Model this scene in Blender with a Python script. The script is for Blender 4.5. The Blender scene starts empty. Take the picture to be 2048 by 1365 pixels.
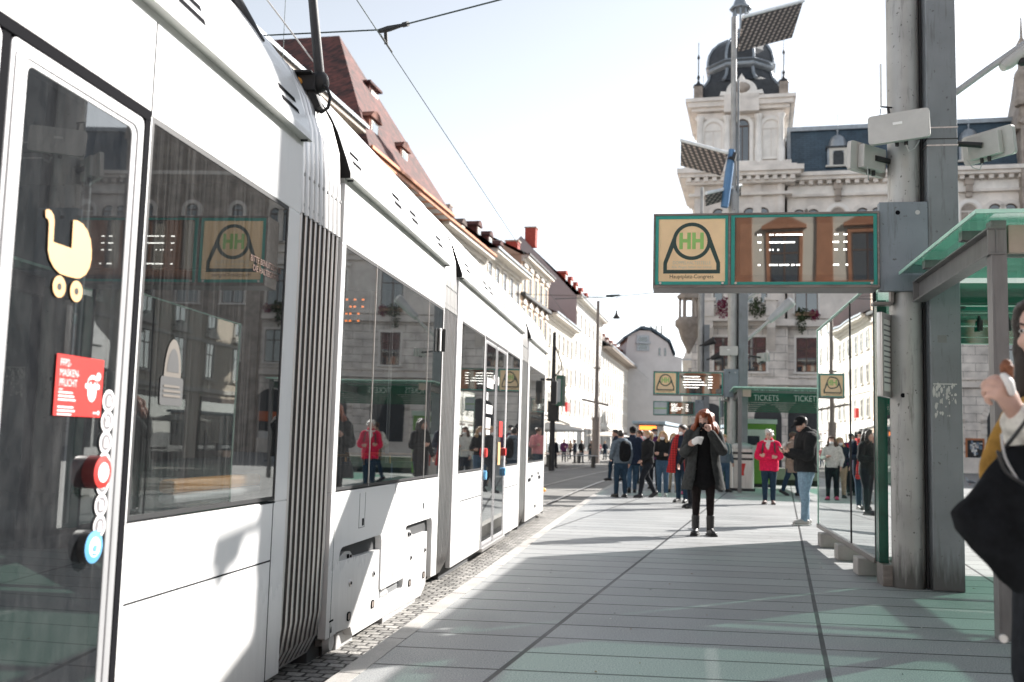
import bpy, math, random
from mathutils import Vector, Matrix, noise, geometry
R = math.radians
SC = bpy.context.scene
COL = SC.collection
random.seed(7)
V = Vector

# ---------------------------------------------------------------- mesh builder
class MB:
    def __init__(s):
        s.v = []; s.f = []; s.m = []; s.sm = []; s.X = None
    def add(s, vs, fs, m=0, smooth=False):
        o = len(s.v)
        if s.X is not None: vs = [s.X @ V(v) for v in vs]
        s.v += [tuple(v) for v in vs]
        s.f += [[i + o for i in f] for f in fs]
        s.m += [m] * len(fs); s.sm += [smooth] * len(fs)
    def box(s, x0, x1, y0, y1, z0, z1, m=0):
        x0, x1 = min(x0, x1), max(x0, x1); y0, y1 = min(y0, y1), max(y0, y1); z0, z1 = min(z0, z1), max(z0, z1)
        vs = [(x0,y0,z0),(x1,y0,z0),(x1,y1,z0),(x0,y1,z0),(x0,y0,z1),(x1,y0,z1),(x1,y1,z1),(x0,y1,z1)]
        s.add(vs, [(0,3,2,1),(4,5,6,7),(0,1,5,4),(1,2,6,5),(2,3,7,6),(3,0,4,7)], m)
    def obox(s, c, half, rot=None, m=0):
        M = rot or Matrix.Identity(3); c = V(c)
        vs = [c + M @ V((sx*half[0], sy*half[1], sz*half[2])) for sz in (-1,1) for sx, sy in ((-1,-1),(1,-1),(1,1),(-1,1))]
        s.add(vs, [(0,3,2,1),(4,5,6,7),(0,1,5,4),(1,2,6,5),(2,3,7,6),(3,0,4,7)], m)
    def prism(s, poly, a0, a1, ax='z', m=0, cap=True, m2=None):
        # poly: 2D outline; ax: extrusion axis. 'z':(x,y) 'y':(x,z) 'x':(y,z)
        n = len(poly)
        ar = sum(poly[i][0]*poly[(i+1)%n][1]-poly[(i+1)%n][0]*poly[i][1] for i in range(n))
        if ar < 0: poly = poly[::-1]
        def P(p, a):
            return (p[0],p[1],a) if ax=='z' else ((p[0],a,p[1]) if ax=='y' else (a,p[0],p[1]))
        flip = (ax == 'y')
        lo, hi = min(a0,a1), max(a0,a1)
        vs = [P(p,lo) for p in poly] + [P(p,hi) for p in poly]
        fs = []
        for i in range(n):
            j = (i+1) % n
            q = (i, j, n+j, n+i)
            fs.append(q[::-1] if flip else q)
        s.add(vs, fs, m if m2 is None else m2)
        if cap:
            tr = geometry.tessellate_polygon([[V((p[0],p[1],0)) for p in poly]])
            caps = []
            for t in tr:
                a = poly[t[0]]; b = poly[t[1]]; c = poly[t[2]]
                ccw = (b[0]-a[0])*(c[1]-a[1])-(c[0]-a[0])*(b[1]-a[1]) > 0
                t = tuple(t) if ccw else tuple(t[::-1])
                if flip: t = t[::-1]
                caps.append(t[::-1]); caps.append(tuple(n+i for i in t))
            s.add(vs, caps, m)
    def tube(s, path, r, n=8, m=0, smooth=True, caps=True, up=None):
        path = [V(p) for p in path]; k = len(path)
        rs = r if isinstance(r, (list, tuple)) else [r]*k
        rings = []; prev = None
        for i, p in enumerate(path):
            t = (path[min(i+1,k-1)] - path[max(i-1,0)])
            if t.length < 1e-9: t = V((0,0,1))
            t.normalize()
            if prev is None:
                ref = V(up) if up else (V((0,0,1)) if abs(t.z) < .9 else V((1,0,0)))
                a = ref.cross(t); 
                if a.length < 1e-6: a = V((1,0,0)).cross(t)
                a.normalize()
            else:
                a = prev - t * prev.dot(t)
                a.normalize()
            prev = a; b = t.cross(a)
            rr = rs[i]; ra, rb = rr if isinstance(rr, (list, tuple)) else (rr, rr)
            rings.append([p + a*(ra*math.cos(2*math.pi*j/n)) + b*(rb*math.sin(2*math.pi*j/n)) for j in range(n)])
        s.loft(rings, m, smooth, caps)
    def loft(s, rings, m=0, smooth=True, caps=True, closed=True):
        n = len(rings[0]); vs = [v for rg in rings for v in rg]; fs = []
        for i in range(len(rings)-1):
            for j in range(n if closed else n-1):
                j2 = (j+1) % n
                fs.append((i*n+j, i*n+j2, (i+1)*n+j2, (i+1)*n+j))
        s.add(vs, fs, m, smooth)
        if caps and closed:
            s.add(rings[0], [tuple(range(n))[::-1]], m); s.add(rings[-1], [tuple(range(n))], m)
    def lathe(s, prof, n=16, c=(0,0,0), m=0, smooth=True, ph=0.0):
        rings = [[V((c[0]+r*math.cos(2*math.pi*j/n+ph), c[1]+r*math.sin(2*math.pi*j/n+ph), c[2]+z)) for j in range(n)] for r, z in prof]
        s.loft(rings, m, smooth, True)
    def ell(s, c, r, rot=None, n=14, k=9, m=0):
        c = V(c); M = rot or Matrix.Identity(3); rings = []
        for i in range(k+1):
            th = math.pi*(0.02 + 0.96*i/k) - math.pi/2
            rings.append([c + M @ V((r[0]*math.cos(th)*math.cos(2*math.pi*j/n), r[1]*math.cos(th)*math.sin(2*math.pi*j/n), r[2]*math.sin(th))) for j in range(n)])
        s.loft(rings, m, True, True)
    def limb(s, path, r, n=12, m=0, up=None, flat=False):
        # rounded-end smooth tube (Catmull-Rom through the joints)
        P = [V(p) for p in path]
        rs = [(x if isinstance(x,(tuple,list)) else (x,x)) for x in r]
        pts = []; rad = []
        k = len(P)
        for i in range(k-1):
            p0 = P[max(i-1,0)]; p1 = P[i]; p2 = P[i+1]; p3 = P[min(i+2,k-1)]
            for q in range(4):
                t = q/4
                pts.append(.5*((2*p1)+(p2-p0)*t+(2*p0-5*p1+4*p2-p3)*t*t+(3*p1-p0-3*p2+p3)*t**3))
                rad.append((rs[i][0]*(1-t)+rs[i+1][0]*t, rs[i][1]*(1-t)+rs[i+1][1]*t))
        pts.append(P[-1]); rad.append(rs[-1])
        d0 = (pts[0]-pts[1]).normalized(); d1 = (pts[-1]-pts[-2]).normalized()
        a0 = min(rad[0]); a1 = min(rad[-1])
        pre = [(pts[0]+d0*a0*math.sin(a), (rad[0][0]*math.cos(a), rad[0][1]*math.cos(a))) for a in (1.45,1.0,.5)]
        post = [(pts[-1]+d1*a1*math.sin(a), (rad[-1][0]*math.cos(a), rad[-1][1]*math.cos(a))) for a in (.5,1.0,1.45)]
        allp = ([] if flat else pre) + list(zip(pts, rad)) + post
        s.tube([p for p,_ in allp], [q for _,q in allp], n, m, True, True, up)
    def mesh(s, name):
        me = bpy.data.meshes.new(name)
        me.from_pydata(s.v, [], s.f)
        me.polygons.foreach_set('material_index', s.m)
        me.polygons.foreach_set('use_smooth', s.sm)
        me.update()
        return me
    def build(s, name, mats, parent=None, bev=0, loc=None, rz=0):
        me = s.mesh(name)
        for m in (mats if isinstance(mats,(list,tuple)) else [mats]): me.materials.append(m)
        o = bpy.data.objects.new(name, me); COL.objects.link(o)
        if parent is not None: o.parent = parent
        if loc is not None: o.location = loc
        if rz: o.rotation_euler.z = rz
        if bev:
            b = o.modifiers.new('bevel', 'BEVEL'); b.width = bev; b.segments = 2; b.limit_method = 'ANGLE'; b.angle_limit = R(40)
        return o

def tag(o, label=None, cat=None, group=None, kind=None):
    if label: o['label'] = label
    if cat: o['category'] = cat
    if group: o['group'] = group
    if kind: o['kind'] = kind
    return o
def empty(name, loc=(0,0,0), rz=0, label=None, cat=None, group=None):
    o = bpy.data.objects.new(name, None); COL.objects.link(o)
    o.empty_display_size = .2
    o.location = loc; o.rotation_euler.z = rz
    return tag(o, label, cat, group)
def copy_tree(o, parent=None):
    c = o.copy(); COL.objects.link(c); c.parent = parent
    for ch in list(o.children): copy_tree(ch, c)
    return c
def stamp(mesh_obj, parent, loc, rz=None):
    c = mesh_obj.copy(); COL.objects.link(c); c.parent = parent; c.location = loc
    if rz is not None: c.rotation_euler.z = rz
    for g in list(mesh_obj.children):
        d = g.copy(); COL.objects.link(d); d.parent = c
    return c

_tc = {}
def text_geo(body, size, align='CENTER'):
    k = (body, size, align)
    if k in _tc: return _tc[k]
    cu = bpy.data.curves.new('lettering', 'FONT'); cu.body = body; cu.size = size; cu.align_x = align; cu.resolution_u = 3
    ob = bpy.data.objects.new('lettering', cu); COL.objects.link(ob)
    dg = bpy.context.evaluated_depsgraph_get(); dg.update()
    ev = ob.evaluated_get(dg); me = ev.to_mesh()
    vs = [v.co.copy() for v in me.vertices]; fs = [tuple(p.vertices) for p in me.polygons]
    ev.to_mesh_clear(); bpy.data.objects.remove(ob); bpy.data.curves.remove(cu)
    _tc[k] = (vs, fs)
    return _tc[k]
def put_text(mb, body, size, f, m, align='CENTER', sx=1.0):
    vs, fs = text_geo(body, size, align)
    pv = [V(f(v.x*sx, v.y)) for v in vs]
    mb.add(pv, fs, m)

# ---------------------------------------------------------------- camera model (f, pitch, roll, height measured from the photograph)
F = 1991.0; CH = 1.27; ROLL = .027; PITCH = math.atan(200/F)
cf = V((0, math.cos(PITCH), math.sin(PITCH))); r0 = V((1,0,0)); u0 = r0.cross(cf)
cr = math.cos(ROLL)*r0 + math.sin(ROLL)*u0; cu_ = -math.sin(ROLL)*r0 + math.cos(ROLL)*u0
CP = V((0,0,CH))
def ray(x, y): return cf*F + cr*(x-1024) - cu_*(y-682.5)
def G(x, y, z=0.0):
    d = ray(x,y); return CP + d*((z-CH)/d.z)
def Yp(x, y, Y):
    d = ray(x,y); return CP + d*(Y/d.y)
camd = bpy.data.cameras.new('camera'); cam = bpy.data.objects.new('camera', camd); COL.objects.link(cam)
M = Matrix.Identity(4)
for i in range(3):
    M[i][0] = cr[i]; M[i][1] = cu_[i]; M[i][2] = -cf[i]; M[i][3] = CP[i]
cam.matrix_world = M
camd.sensor_width = 36; camd.lens = F/2048*36; camd.clip_end = 3000; camd.clip_start = .05
camd.dof.use_dof = True; camd.dof.focus_distance = 7.6; camd.dof.aperture_fstop = 2.5
SC.camera = cam

# ---------------------------------------------------------------- materials
def nd(nt, typ, **kw):
    n = nt.nodes.new(typ)
    for k, v in kw.items():
        if k in n.inputs: n.inputs[k].default_value = v
        else: setattr(n, k, v)
    return n
def math_(nt, op, a=None, b=None, c=None):
    n = nd(nt,'ShaderNodeMath', operation=op)
    for i, x in enumerate((a,b,c)):
        if x is None: continue
        if hasattr(x,'is_linked'): nt.links.new(x, n.inputs[i])
        else: n.inputs[i].default_value = x
    return n.outputs[0]
def base(name):
    m = bpy.data.materials.new(name); m.use_nodes = True
    nt = m.node_tree; nt.nodes.clear()
    out = nt.nodes.new('ShaderNodeOutputMaterial'); b = nt.nodes.new('ShaderNodeBsdfPrincipled')
    nt.links.new(b.outputs[0], out.inputs[0])
    return m, nt, b, out
def rgb(c): return (c[0], c[1], c[2], 1)
def mat(name, col, rough=.6, metal=0, var=.10, scale=3.0, bump=0, bscale=60, spec=.5, stretch=(1,1,1), col2=None, lo=.35, hi=.65, fine=.0):
    m, nt, b, out = base(name); L = nt.links.new
    tc = nd(nt,'ShaderNodeTexCoord'); mp = nd(nt,'ShaderNodeMapping'); mp.inputs['Scale'].default_value = stretch
    L(tc.outputs['Object'], mp.inputs[0])
    n1 = nd(nt,'ShaderNodeTexNoise', Scale=scale, Detail=6.0, Roughness=.62); L(mp.outputs[0], n1.inputs['Vector'])
    rp = nd(nt,'ShaderNodeValToRGB'); rp.color_ramp.elements[0].position = lo; rp.color_ramp.elements[1].position = hi
    a = col if col2 is None else col2
    rp.color_ramp.elements[0].color = rgb([max(0,c*(1-var)) for c in a]) if col2 is None else rgb(a)
    rp.color_ramp.elements[1].color = rgb([min(1,c*(1+var)) for c in col]) if col2 is None else rgb(col)
    L(n1.outputs[0], rp.inputs[0]); src = rp.outputs[0]
    if fine:
        n3 = nd(nt,'ShaderNodeTexNoise', Scale=220.0, Detail=2.0); L(tc.outputs['Object'], n3.inputs['Vector'])
        mr = nd(nt,'ShaderNodeMapRange'); mr.inputs[1].default_value=.3; mr.inputs[2].default_value=.7; mr.inputs[3].default_value=1-fine; mr.inputs[4].default_value=1+fine
        L(n3.outputs[0], mr.inputs[0])
        mx = nd(nt,'ShaderNodeVectorMath', operation='MULTIPLY'); L(src, mx.inputs[0]); L(mr.outputs[0], mx.inputs[1]); src = mx.outputs[0]
    L(src, b.inputs['Base Color'])
    b.inputs['Roughness'].default_value = rough; b.inputs['Metallic'].default_value = metal; b.inputs['Specular IOR Level'].default_value = spec
    if bump:
        n2 = nd(nt,'ShaderNodeTexNoise', Scale=bscale, Detail=4.0); L(tc.outputs['Object'], n2.inputs['Vector'])
        bp = nd(nt,'ShaderNodeBump', Strength=bump, Distance=.01); L(n2.outputs[0], bp.inputs['Height']); L(bp.outputs[0], b.inputs['Normal'])
    return m
def emit(name, col, st):
    m, nt, b, out = base(name)
    b.inputs['Base Color'].default_value = (0,0,0,1); b.inputs['Emission Color'].default_value = rgb(col); b.inputs['Emission Strength'].default_value = st
    return m
def glassy(name, tint, refl=.1, transp=.5, dirt=0.0, body=(.02,.022,.025), power=4.0, rough=.015, dirtcol=(.5,.5,.48), streak=(14,14,.5), transl=0, lo=.42, hi=.80):
    # thin pane: reflection by Fresnel over (tinted see-through + dark body), with optional dusty rain streaks
    m, nt, b, out = base(name); L = nt.links.new
    nt.nodes.remove(b)
    lw = nd(nt,'ShaderNodeLayerWeight', Blend=.5)
    fr = math_(nt,'POWER', lw.outputs['Facing'], power)
    fac = math_(nt,'MULTIPLY_ADD', fr, 1-refl, refl)
    tr = nd(nt,'ShaderNodeBsdfTransparent'); tr.inputs[0].default_value = rgb(tint)
    df = nd(nt,'ShaderNodeBsdfDiffuse'); df.inputs[0].default_value = rgb(body)
    if transl:
        tl = nd(nt,'ShaderNodeBsdfTranslucent'); tl.inputs[0].default_value = rgb(body); ml = nd(nt,'ShaderNodeMixShader'); ml.inputs[0].default_value = transl
        L(df.outputs[0], ml.inputs[1]); L(tl.outputs[0], ml.inputs[2]); df = ml
    mx = nd(nt,'ShaderNodeMixShader'); mx.inputs[0].default_value = transp; L(df.outputs[0], mx.inputs[1]); L(tr.outputs[0], mx.inputs[2])
    cur = mx.outputs[0]
    tc = nd(nt,'ShaderNodeTexCoord')
    if dirt:
        mp = nd(nt,'ShaderNodeMapping'); mp.inputs['Scale'].default_value = streak; L(tc.outputs['Object'], mp.inputs[0])
        n1 = nd(nt,'ShaderNodeTexNoise', Scale=2.2, Detail=8.0, Roughness=.75); L(mp.outputs[0], n1.inputs['Vector'])
        mr = nd(nt,'ShaderNodeMapRange'); mr.inputs[1].default_value=lo; mr.inputs[2].default_value=hi; mr.inputs[3].default_value=.01; mr.inputs[4].default_value=dirt
        L(n1.outputs[0], mr.inputs[0])
        dd = nd(nt,'ShaderNodeBsdfDiffuse'); dd.inputs[0].default_value = rgb(dirtcol)
        m2 = nd(nt,'ShaderNodeMixShader'); L(mr.outputs[0], m2.inputs[0]); L(cur, m2.inputs[1]); L(dd.outputs[0], m2.inputs[2]); cur = m2.outputs[0]
    gl = nd(nt,'ShaderNodeBsdfGlossy'); gl.inputs['Color'].default_value = (.95,.97,.96,1); gl.inputs['Roughness'].default_value = rough
    nz = nd(nt,'ShaderNodeTexNoise', Scale=.9, Detail=1.0); L(tc.outputs['Object'], nz.inputs['Vector'])
    bp = nd(nt,'ShaderNodeBump', Strength=.05, Distance=.02); L(nz.outputs[0], bp.inputs['Height']); L(bp.outputs[0], gl.inputs['Normal'])
    m3 = nd(nt,'ShaderNodeMixShader'); L(fac, m3.inputs[0]); L(cur, m3.inputs[1]); L(gl.outputs[0], m3.inputs[2])
    L(m3.outputs[0], out.inputs[0])
    return m
def brickmat(name, c1, c2, mortar, bw, bh, ms=.02, axes='xz', rough=.8, bump=.4, scale=1.0, var=.25):
    m, nt, b, out = base(name); L = nt.links.new
    tc = nd(nt,'ShaderNodeTexCoord'); sp = nd(nt,'ShaderNodeSeparateXYZ'); cb = nd(nt,'ShaderNodeCombineXYZ'); L(tc.outputs['Object'], sp.inputs[0])
    L(sp.outputs['XYZ'.index(axes[0].upper())], cb.inputs[0]); L(sp.outputs['XYZ'.index(axes[1].upper())], cb.inputs[1])
    br = nd(nt,'ShaderNodeTexBrick'); L(cb.outputs[0], br.inputs['Vector'])
    br.inputs['Color1'].default_value = rgb(c1); br.inputs['Color2'].default_value = rgb(c2); br.inputs['Mortar'].default_value = rgb(mortar)
    br.inputs['Scale'].default_value = scale; br.inputs['Mortar Size'].default_value = ms; br.inputs['Brick Width'].default_value = bw; br.inputs['Row Height'].default_value = bh; br.inputs['Mortar Smooth'].default_value = .2
    n1 = nd(nt,'ShaderNodeTexNoise', Scale=1.2, Detail=6.0); L(tc.outputs['Object'], n1.inputs['Vector'])
    mr = nd(nt,'ShaderNodeMapRange'); mr.inputs[1].default_value=.3; mr.inputs[2].default_value=.7; mr.inputs[3].default_value=1-var; mr.inputs[4].default_value=1+var; L(n1.outputs[0], mr.inputs[0])
    mx = nd(nt,'ShaderNodeVectorMath', operation='MULTIPLY'); L(br.outputs[0], mx.inputs[0]); L(mr.outputs[0], mx.inputs[1])
    L(mx.outputs[0], b.inputs['Base Color']); b.inputs['Roughness'].default_value = rough
    bp = nd(nt,'ShaderNodeBump', Strength=bump, Distance=.03); iv = math_(nt,'SUBTRACT',1.0,br.outputs['Fac']); L(iv, bp.inputs['Height']); L(bp.outputs[0], b.inputs['Normal'])
    return m

def tram_paint():
    m, nt, b, out = base('tram_white_paint'); L = nt.links.new
    tc = nd(nt,'ShaderNodeTexCoord'); sp = nd(nt,'ShaderNodeSeparateXYZ'); L(tc.outputs['Object'], sp.inputs[0])
    mp = nd(nt,'ShaderNodeMapping'); mp.inputs['Scale'].default_value=(1,7,.8); L(tc.outputs['Object'], mp.inputs[0])
    n1 = nd(nt,'ShaderNodeTexNoise', Scale=1.6, Detail=8.0, Roughness=.7); L(mp.outputs[0], n1.inputs['Vector'])
    n2 = nd(nt,'ShaderNodeTexNoise', Scale=55.0, Detail=3.0); L(tc.outputs['Object'], n2.inputs['Vector'])
    hz = nd(nt,'ShaderNodeMapRange'); L(math_(nt,'ADD', sp.outputs[2], math_(nt,'MULTIPLY', n1.outputs[0], -.55)), hz.inputs[0]); hz.inputs[1].default_value=.25; hz.inputs[2].default_value=-.38; hz.inputs[3].default_value=0; hz.inputs[4].default_value=.55
    st = nd(nt,'ShaderNodeMapRange'); L(n1.outputs[0], st.inputs[0]); st.inputs[1].default_value=.56; st.inputs[2].default_value=.80; st.inputs[3].default_value=0; st.inputs[4].default_value=.16
    sk = nd(nt,'ShaderNodeMapRange'); L(n2.outputs[0], sk.inputs[0]); sk.inputs[1].default_value=.70; sk.inputs[2].default_value=.76; sk.inputs[3].default_value=0; sk.inputs[4].default_value=.30
    f = math_(nt,'MAXIMUM', math_(nt,'MAXIMUM', hz.outputs[0], st.outputs[0]), sk.outputs[0])
    mx = nd(nt,'ShaderNodeMix', data_type='RGBA'); L(f, mx.inputs[0]); mx.inputs[6].default_value=(.80,.80,.80,1); mx.inputs[7].default_value=(.30,.29,.275,1)
    L(mx.outputs[2], b.inputs['Base Color']); rr = nd(nt,'ShaderNodeMapRange'); L(f, rr.inputs[0]); rr.inputs[3].default_value=.24; rr.inputs[4].default_value=.6; L(rr.outputs[0], b.inputs['Roughness'])
    return m
M_white = tram_paint()
M_steel = mat('shelter_steel', (.19,.185,.185), .45, .3, var=.12, scale=4, stretch=(3,3,.6))
M_gap = mat('dark_gap', (.010,.010,.012), .9, spec=.05)
M_doorgrey = mat('door_frame_grey', (.40,.40,.41), .42, .3, var=.10, scale=5, stretch=(6,6,.4))
M_rubber = mat('black_rubber', (.018,.018,.02), .55)
M_alu = mat('brushed_aluminium', (.62,.61,.60), .34, .85, var=.12, scale=5, stretch=(6,6,.4))
M_alu2 = mat('grey_painted_metal', (.44,.44,.44), .45, .25, var=.10, scale=3, stretch=(3,3,.5))
M_guttershade = mat('gutter_shade_grey', (.50,.51,.48), .5, .1, var=.15, scale=9, stretch=(1,.3,1))  # grey carries the shade under the roof fairing
M_dark = mat('underframe_dark', (.03,.03,.032), .6, var=.3)
M_fold = mat('bellows_fabric', (.055,.048,.045), .75, var=.35, scale=20, stretch=(1,1,.3))
M_inter = mat('tram_interior_grey', (.16,.165,.17), .7)
M_interd = mat('tram_interior_dark', (.05,.052,.055), .8)
M_twin = glassy('tram_window_glass', (.56,.59,.60), .08, .66, dirt=.42, power=3.0, body=(.010,.011,.013), dirtcol=(.17,.17,.17), streak=(48,48,.30), lo=.46, hi=.80)
M_tdoor = glassy('tram_door_glass', (.32,.35,.37), .075, .55, dirt=.08, power=3.0, body=(.02,.022,.026), dirtcol=(.4,.4,.4), streak=(5,5,2))
M_green = glassy('green_glass', (.42,.78,.63), .08, .93, dirt=.04, power=3.2, body=(.06,.20,.15), rough=.01, dirtcol=(.5,.6,.55), streak=(3,3,1))
M_mirror = glassy('mirror_green_glass', (.27,.50,.42), .60, .30, dirt=.02, power=1.5, body=(.012,.05,.04), rough=.003)
M_greenlite = mat('pale_green_glass_edge', (.50,.80,.66), .3, var=.1)  # edges of lit glass, their brightness put into the pale colour
M_greendark = mat('dark_green_enamel', (.012,.10,.065), .25, var=.2, scale=4)
M_teal = mat('teal_frame', (.015,.28,.235), .35, var=.08)
M_tan = mat('sign_tan', (.84,.61,.36), .35, var=.10, scale=2)
M_signdark = mat('sign_dark_green', (.018,.05,.045), .45)
M_signgreen = mat('sign_light_green', (.27,.50,.14), .45)
M_signgrey = mat('sign_pale_text', (.50,.50,.42), .5)
M_black = mat('black_matte', (.012,.012,.013), .55)
M_framebrown = mat('sign_box_metal', (.20,.18,.17), .4, .5, var=.25, scale=8, stretch=(.4,3,3))
M_led = emit('led_white', (1,.98,.92), 2.2)
M_ledo = emit('led_orange', (1,.22,.03), 1.6)
M_orange = mat('orange_vinyl', (.90,.40,.08), .45, var=.15)
M_offw = mat('offwhite_plastic', (.80,.79,.77), .45, var=.05)
M_red = mat('signal_red', (.62,.035,.03), .4, var=.1)
M_blue = mat('button_blue', (.12,.36,.62), .4, var=.08)
M_peach = mat('sticker_peach', (.70,.42,.19), .5, var=.03)
M_stw = mat('sticker_white', (.74,.72,.72), .5, var=.04)
M_stg = mat('sticker_grey', (.20,.19,.20), .5, var=.1)
M_seat = mat('seat_blue_fabric', (.03,.10,.20), .85, var=.2)
M_ant = mat('antenna_plastic', (.48,.465,.445), .45, var=.06, scale=6)
M_stone = mat('limestone', (.80,.745,.69), .85, var=.16, scale=.7, bump=.25, bscale=12)
M_stonel = mat('limestone_light', (.86,.825,.78), .85, var=.12, scale=.9, bump=.2, bscale=12)
M_stoned = mat('weathered_stone', (.36,.31,.27), .9, var=.3, scale=1.3, bump=.4, bscale=9)
M_rust = brickmat('rusticated_stone', (.79,.74,.685), (.74,.69,.64), (.40,.37,.345), 1.5, .55, .022, 'xz', .85, .7)
M_slate = brickmat('slate_blue_roof', (.045,.075,.105), (.055,.09,.125), (.03,.05,.07), .5, .16, .02, 'xz', .55, .3)
M_zinc = mat('zinc_sheet', (.30,.33,.36), .4, .5, var=.15)
M_domed = mat('dome_slate', (.03,.034,.04), .5, var=.3, scale=3)
M_winglass = glassy('house_window_glass', (.2,.25,.3), .14, .15, power=2.0, body=(.03,.04,.05))
M_winframe = mat('window_frame_brown', (.10,.065,.05), .6)
M_winwhite = mat('window_frame_white', (.62,.60,.57), .6)
M_brick = mat('red_chimney_brick', (.30,.05,.035), .85, var=.3, scale=5)
M_leaf = mat('window_box_leaves', (.05,.075,.03), .7, var=.5, scale=12)
M_flower = mat('window_box_flowers', (.22,.02,.07), .7, var=.5, scale=14)
M_wire = mat('wire_grey', (.05,.07,.07), .5, .4)
M_skin = mat('skin', (.56,.335,.26), .5, var=.10, scale=9, spec=.35)
M_skinp = mat('skin_pale', (.58,.37,.30), .5, var=.10, scale=9, spec=.35)
M_lip = mat('lips', (.42,.10,.11), .4)
M_eyew = mat('eye_white', (.7,.68,.66), .2)
M_eyed = mat('eye_iris', (.03,.02,.015), .15)
M_paper = mat('white_paper', (.78,.77,.75), .7, var=.04)
M_mask = mat('white_mask', (.76,.76,.76), .8, var=.05)
M_wood = mat('wood_board', (.33,.22,.14), .7, var=.2)

def cloth(name, col, var=.22, rough=.9, sc=25, bump=.25): return mat(name, col, rough, var=var, scale=sc, bump=bump, bscale=180, spec=.2)
CL = {k: cloth(k, c) for k, c in dict(coat_charcoal=(.045,.048,.048), black_knit=(.008,.008,.009), tights=(.016,.012,.012), navy=(.018,.026,.045), jeans=(.055,.10,.155), jeans_light=(.19,.28,.36),
    jeans_dark=(.02,.04,.065), red_jacket=(.62,.015,.07), red_wool=(.56,.03,.03), beige_coat=(.27,.20,.16), grey_jacket=(.13,.16,.19), dark_trousers=(.015,.017,.022), khaki=(.40,.31,.22),
    pink=(.60,.22,.24), black_puffer=(.018,.018,.019), cream=(.62,.60,.55), mustard=(.40,.23,.06), white_sleeve=(.70,.68,.63), grey_wool=(.07,.072,.075), purple=(.10,.03,.09)).items()}
HR = {k: mat('hair_'+k, c, .5, var=.45, scale=30, stretch=(1,1,.15), bump=.4, bscale=90) for k, c in dict(red=(.21,.048,.014), brown=(.07,.035,.02), dark=(.02,.014,.011), blond=(.42,.27,.14), grey=(.50,.45,.38), black=(.012,.012,.012), white=(.6,.58,.55)).items()}
M_leather = mat('black_leather', (.014,.014,.015), .35, var=.25, scale=12)
M_shoe = mat('grey_sneaker', (.42,.40,.38), .6, var=.12)
M_shoed = mat('dark_shoe', (.02,.02,.022), .5)
M_sole = mat('white_sole', (.65,.64,.62), .6)
# ---------------------------------------------------------------- light and sky
SUN_AZ, SUN_EL = R(53.5), R(30.0)
sv = V((math.sin(SUN_AZ)*math.cos(SUN_EL), math.cos(SUN_AZ)*math.cos(SUN_EL), math.sin(SUN_EL)))
sl = bpy.data.lights.new('sun', 'SUN'); sl.energy = 5.0; sl.angle = R(.55); sl.color = (1, .955, .90)
so = bpy.data.objects.new('sun', sl); COL.objects.link(so); so.rotation_euler = (-sv).to_track_quat('-Z','Y').to_euler(); so.location = (20,20,40)
w = bpy.data.worlds.new('World'); SC.world = w; w.use_nodes = True
nt = w.node_tree; nt.nodes.clear()
wo = nt.nodes.new('ShaderNodeOutputWorld'); bg = nt.nodes.new('ShaderNodeBackground'); sk = nt.nodes.new('ShaderNodeTexSky')
sk.sky_type = 'NISHITA'; sk.sun_disc = False; sk.sun_elevation = SUN_EL; sk.sun_rotation = SUN_AZ; sk.altitude = 350; sk.air_density = 1.0; sk.dust_density = .5; sk.ozone_density = 1.0
bg.inputs[1].default_value = .108
bwn = nt.nodes.new('ShaderNodeRGBToBW'); nt.links.new(sk.outputs[0], bwn.inputs[0])
tn_ = nt.nodes.new('ShaderNodeVectorMath'); tn_.operation = 'MULTIPLY'; nt.links.new(bwn.outputs[0], tn_.inputs[0]); tn_.inputs[1].default_value = (.975,1.0,1.02)
mxs = nt.nodes.new('ShaderNodeMix'); mxs.data_type = 'RGBA'; mxs.inputs[0].default_value = .78; nt.links.new(sk.outputs[0], mxs.inputs[6]); nt.links.new(tn_.outputs[0], mxs.inputs[7])
hzs = nt.nodes.new('ShaderNodeVectorMath'); hzs.operation = 'ADD'; nt.links.new(mxs.outputs[2], hzs.inputs[0]); hzs.inputs[1].default_value = (.42,.43,.44); nt.links.new(hzs.outputs[0], bg.inputs[0]); nt.links.new(bg.outputs[0], wo.inputs[0])
vs_ = SC.view_settings; vs_.view_transform = 'Standard'; vs_.look = 'None'; vs_.gamma = 1; vs_.exposure = 1.36
SC.cycles.use_denoising = True; SC.cycles.max_bounces = 8; SC.cycles.transparent_max_bounces = 24; SC.cycles.caustics_reflective = False; SC.cycles.caustics_refractive = False
SC.cycles.sample_clamp_indirect = 6

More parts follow.
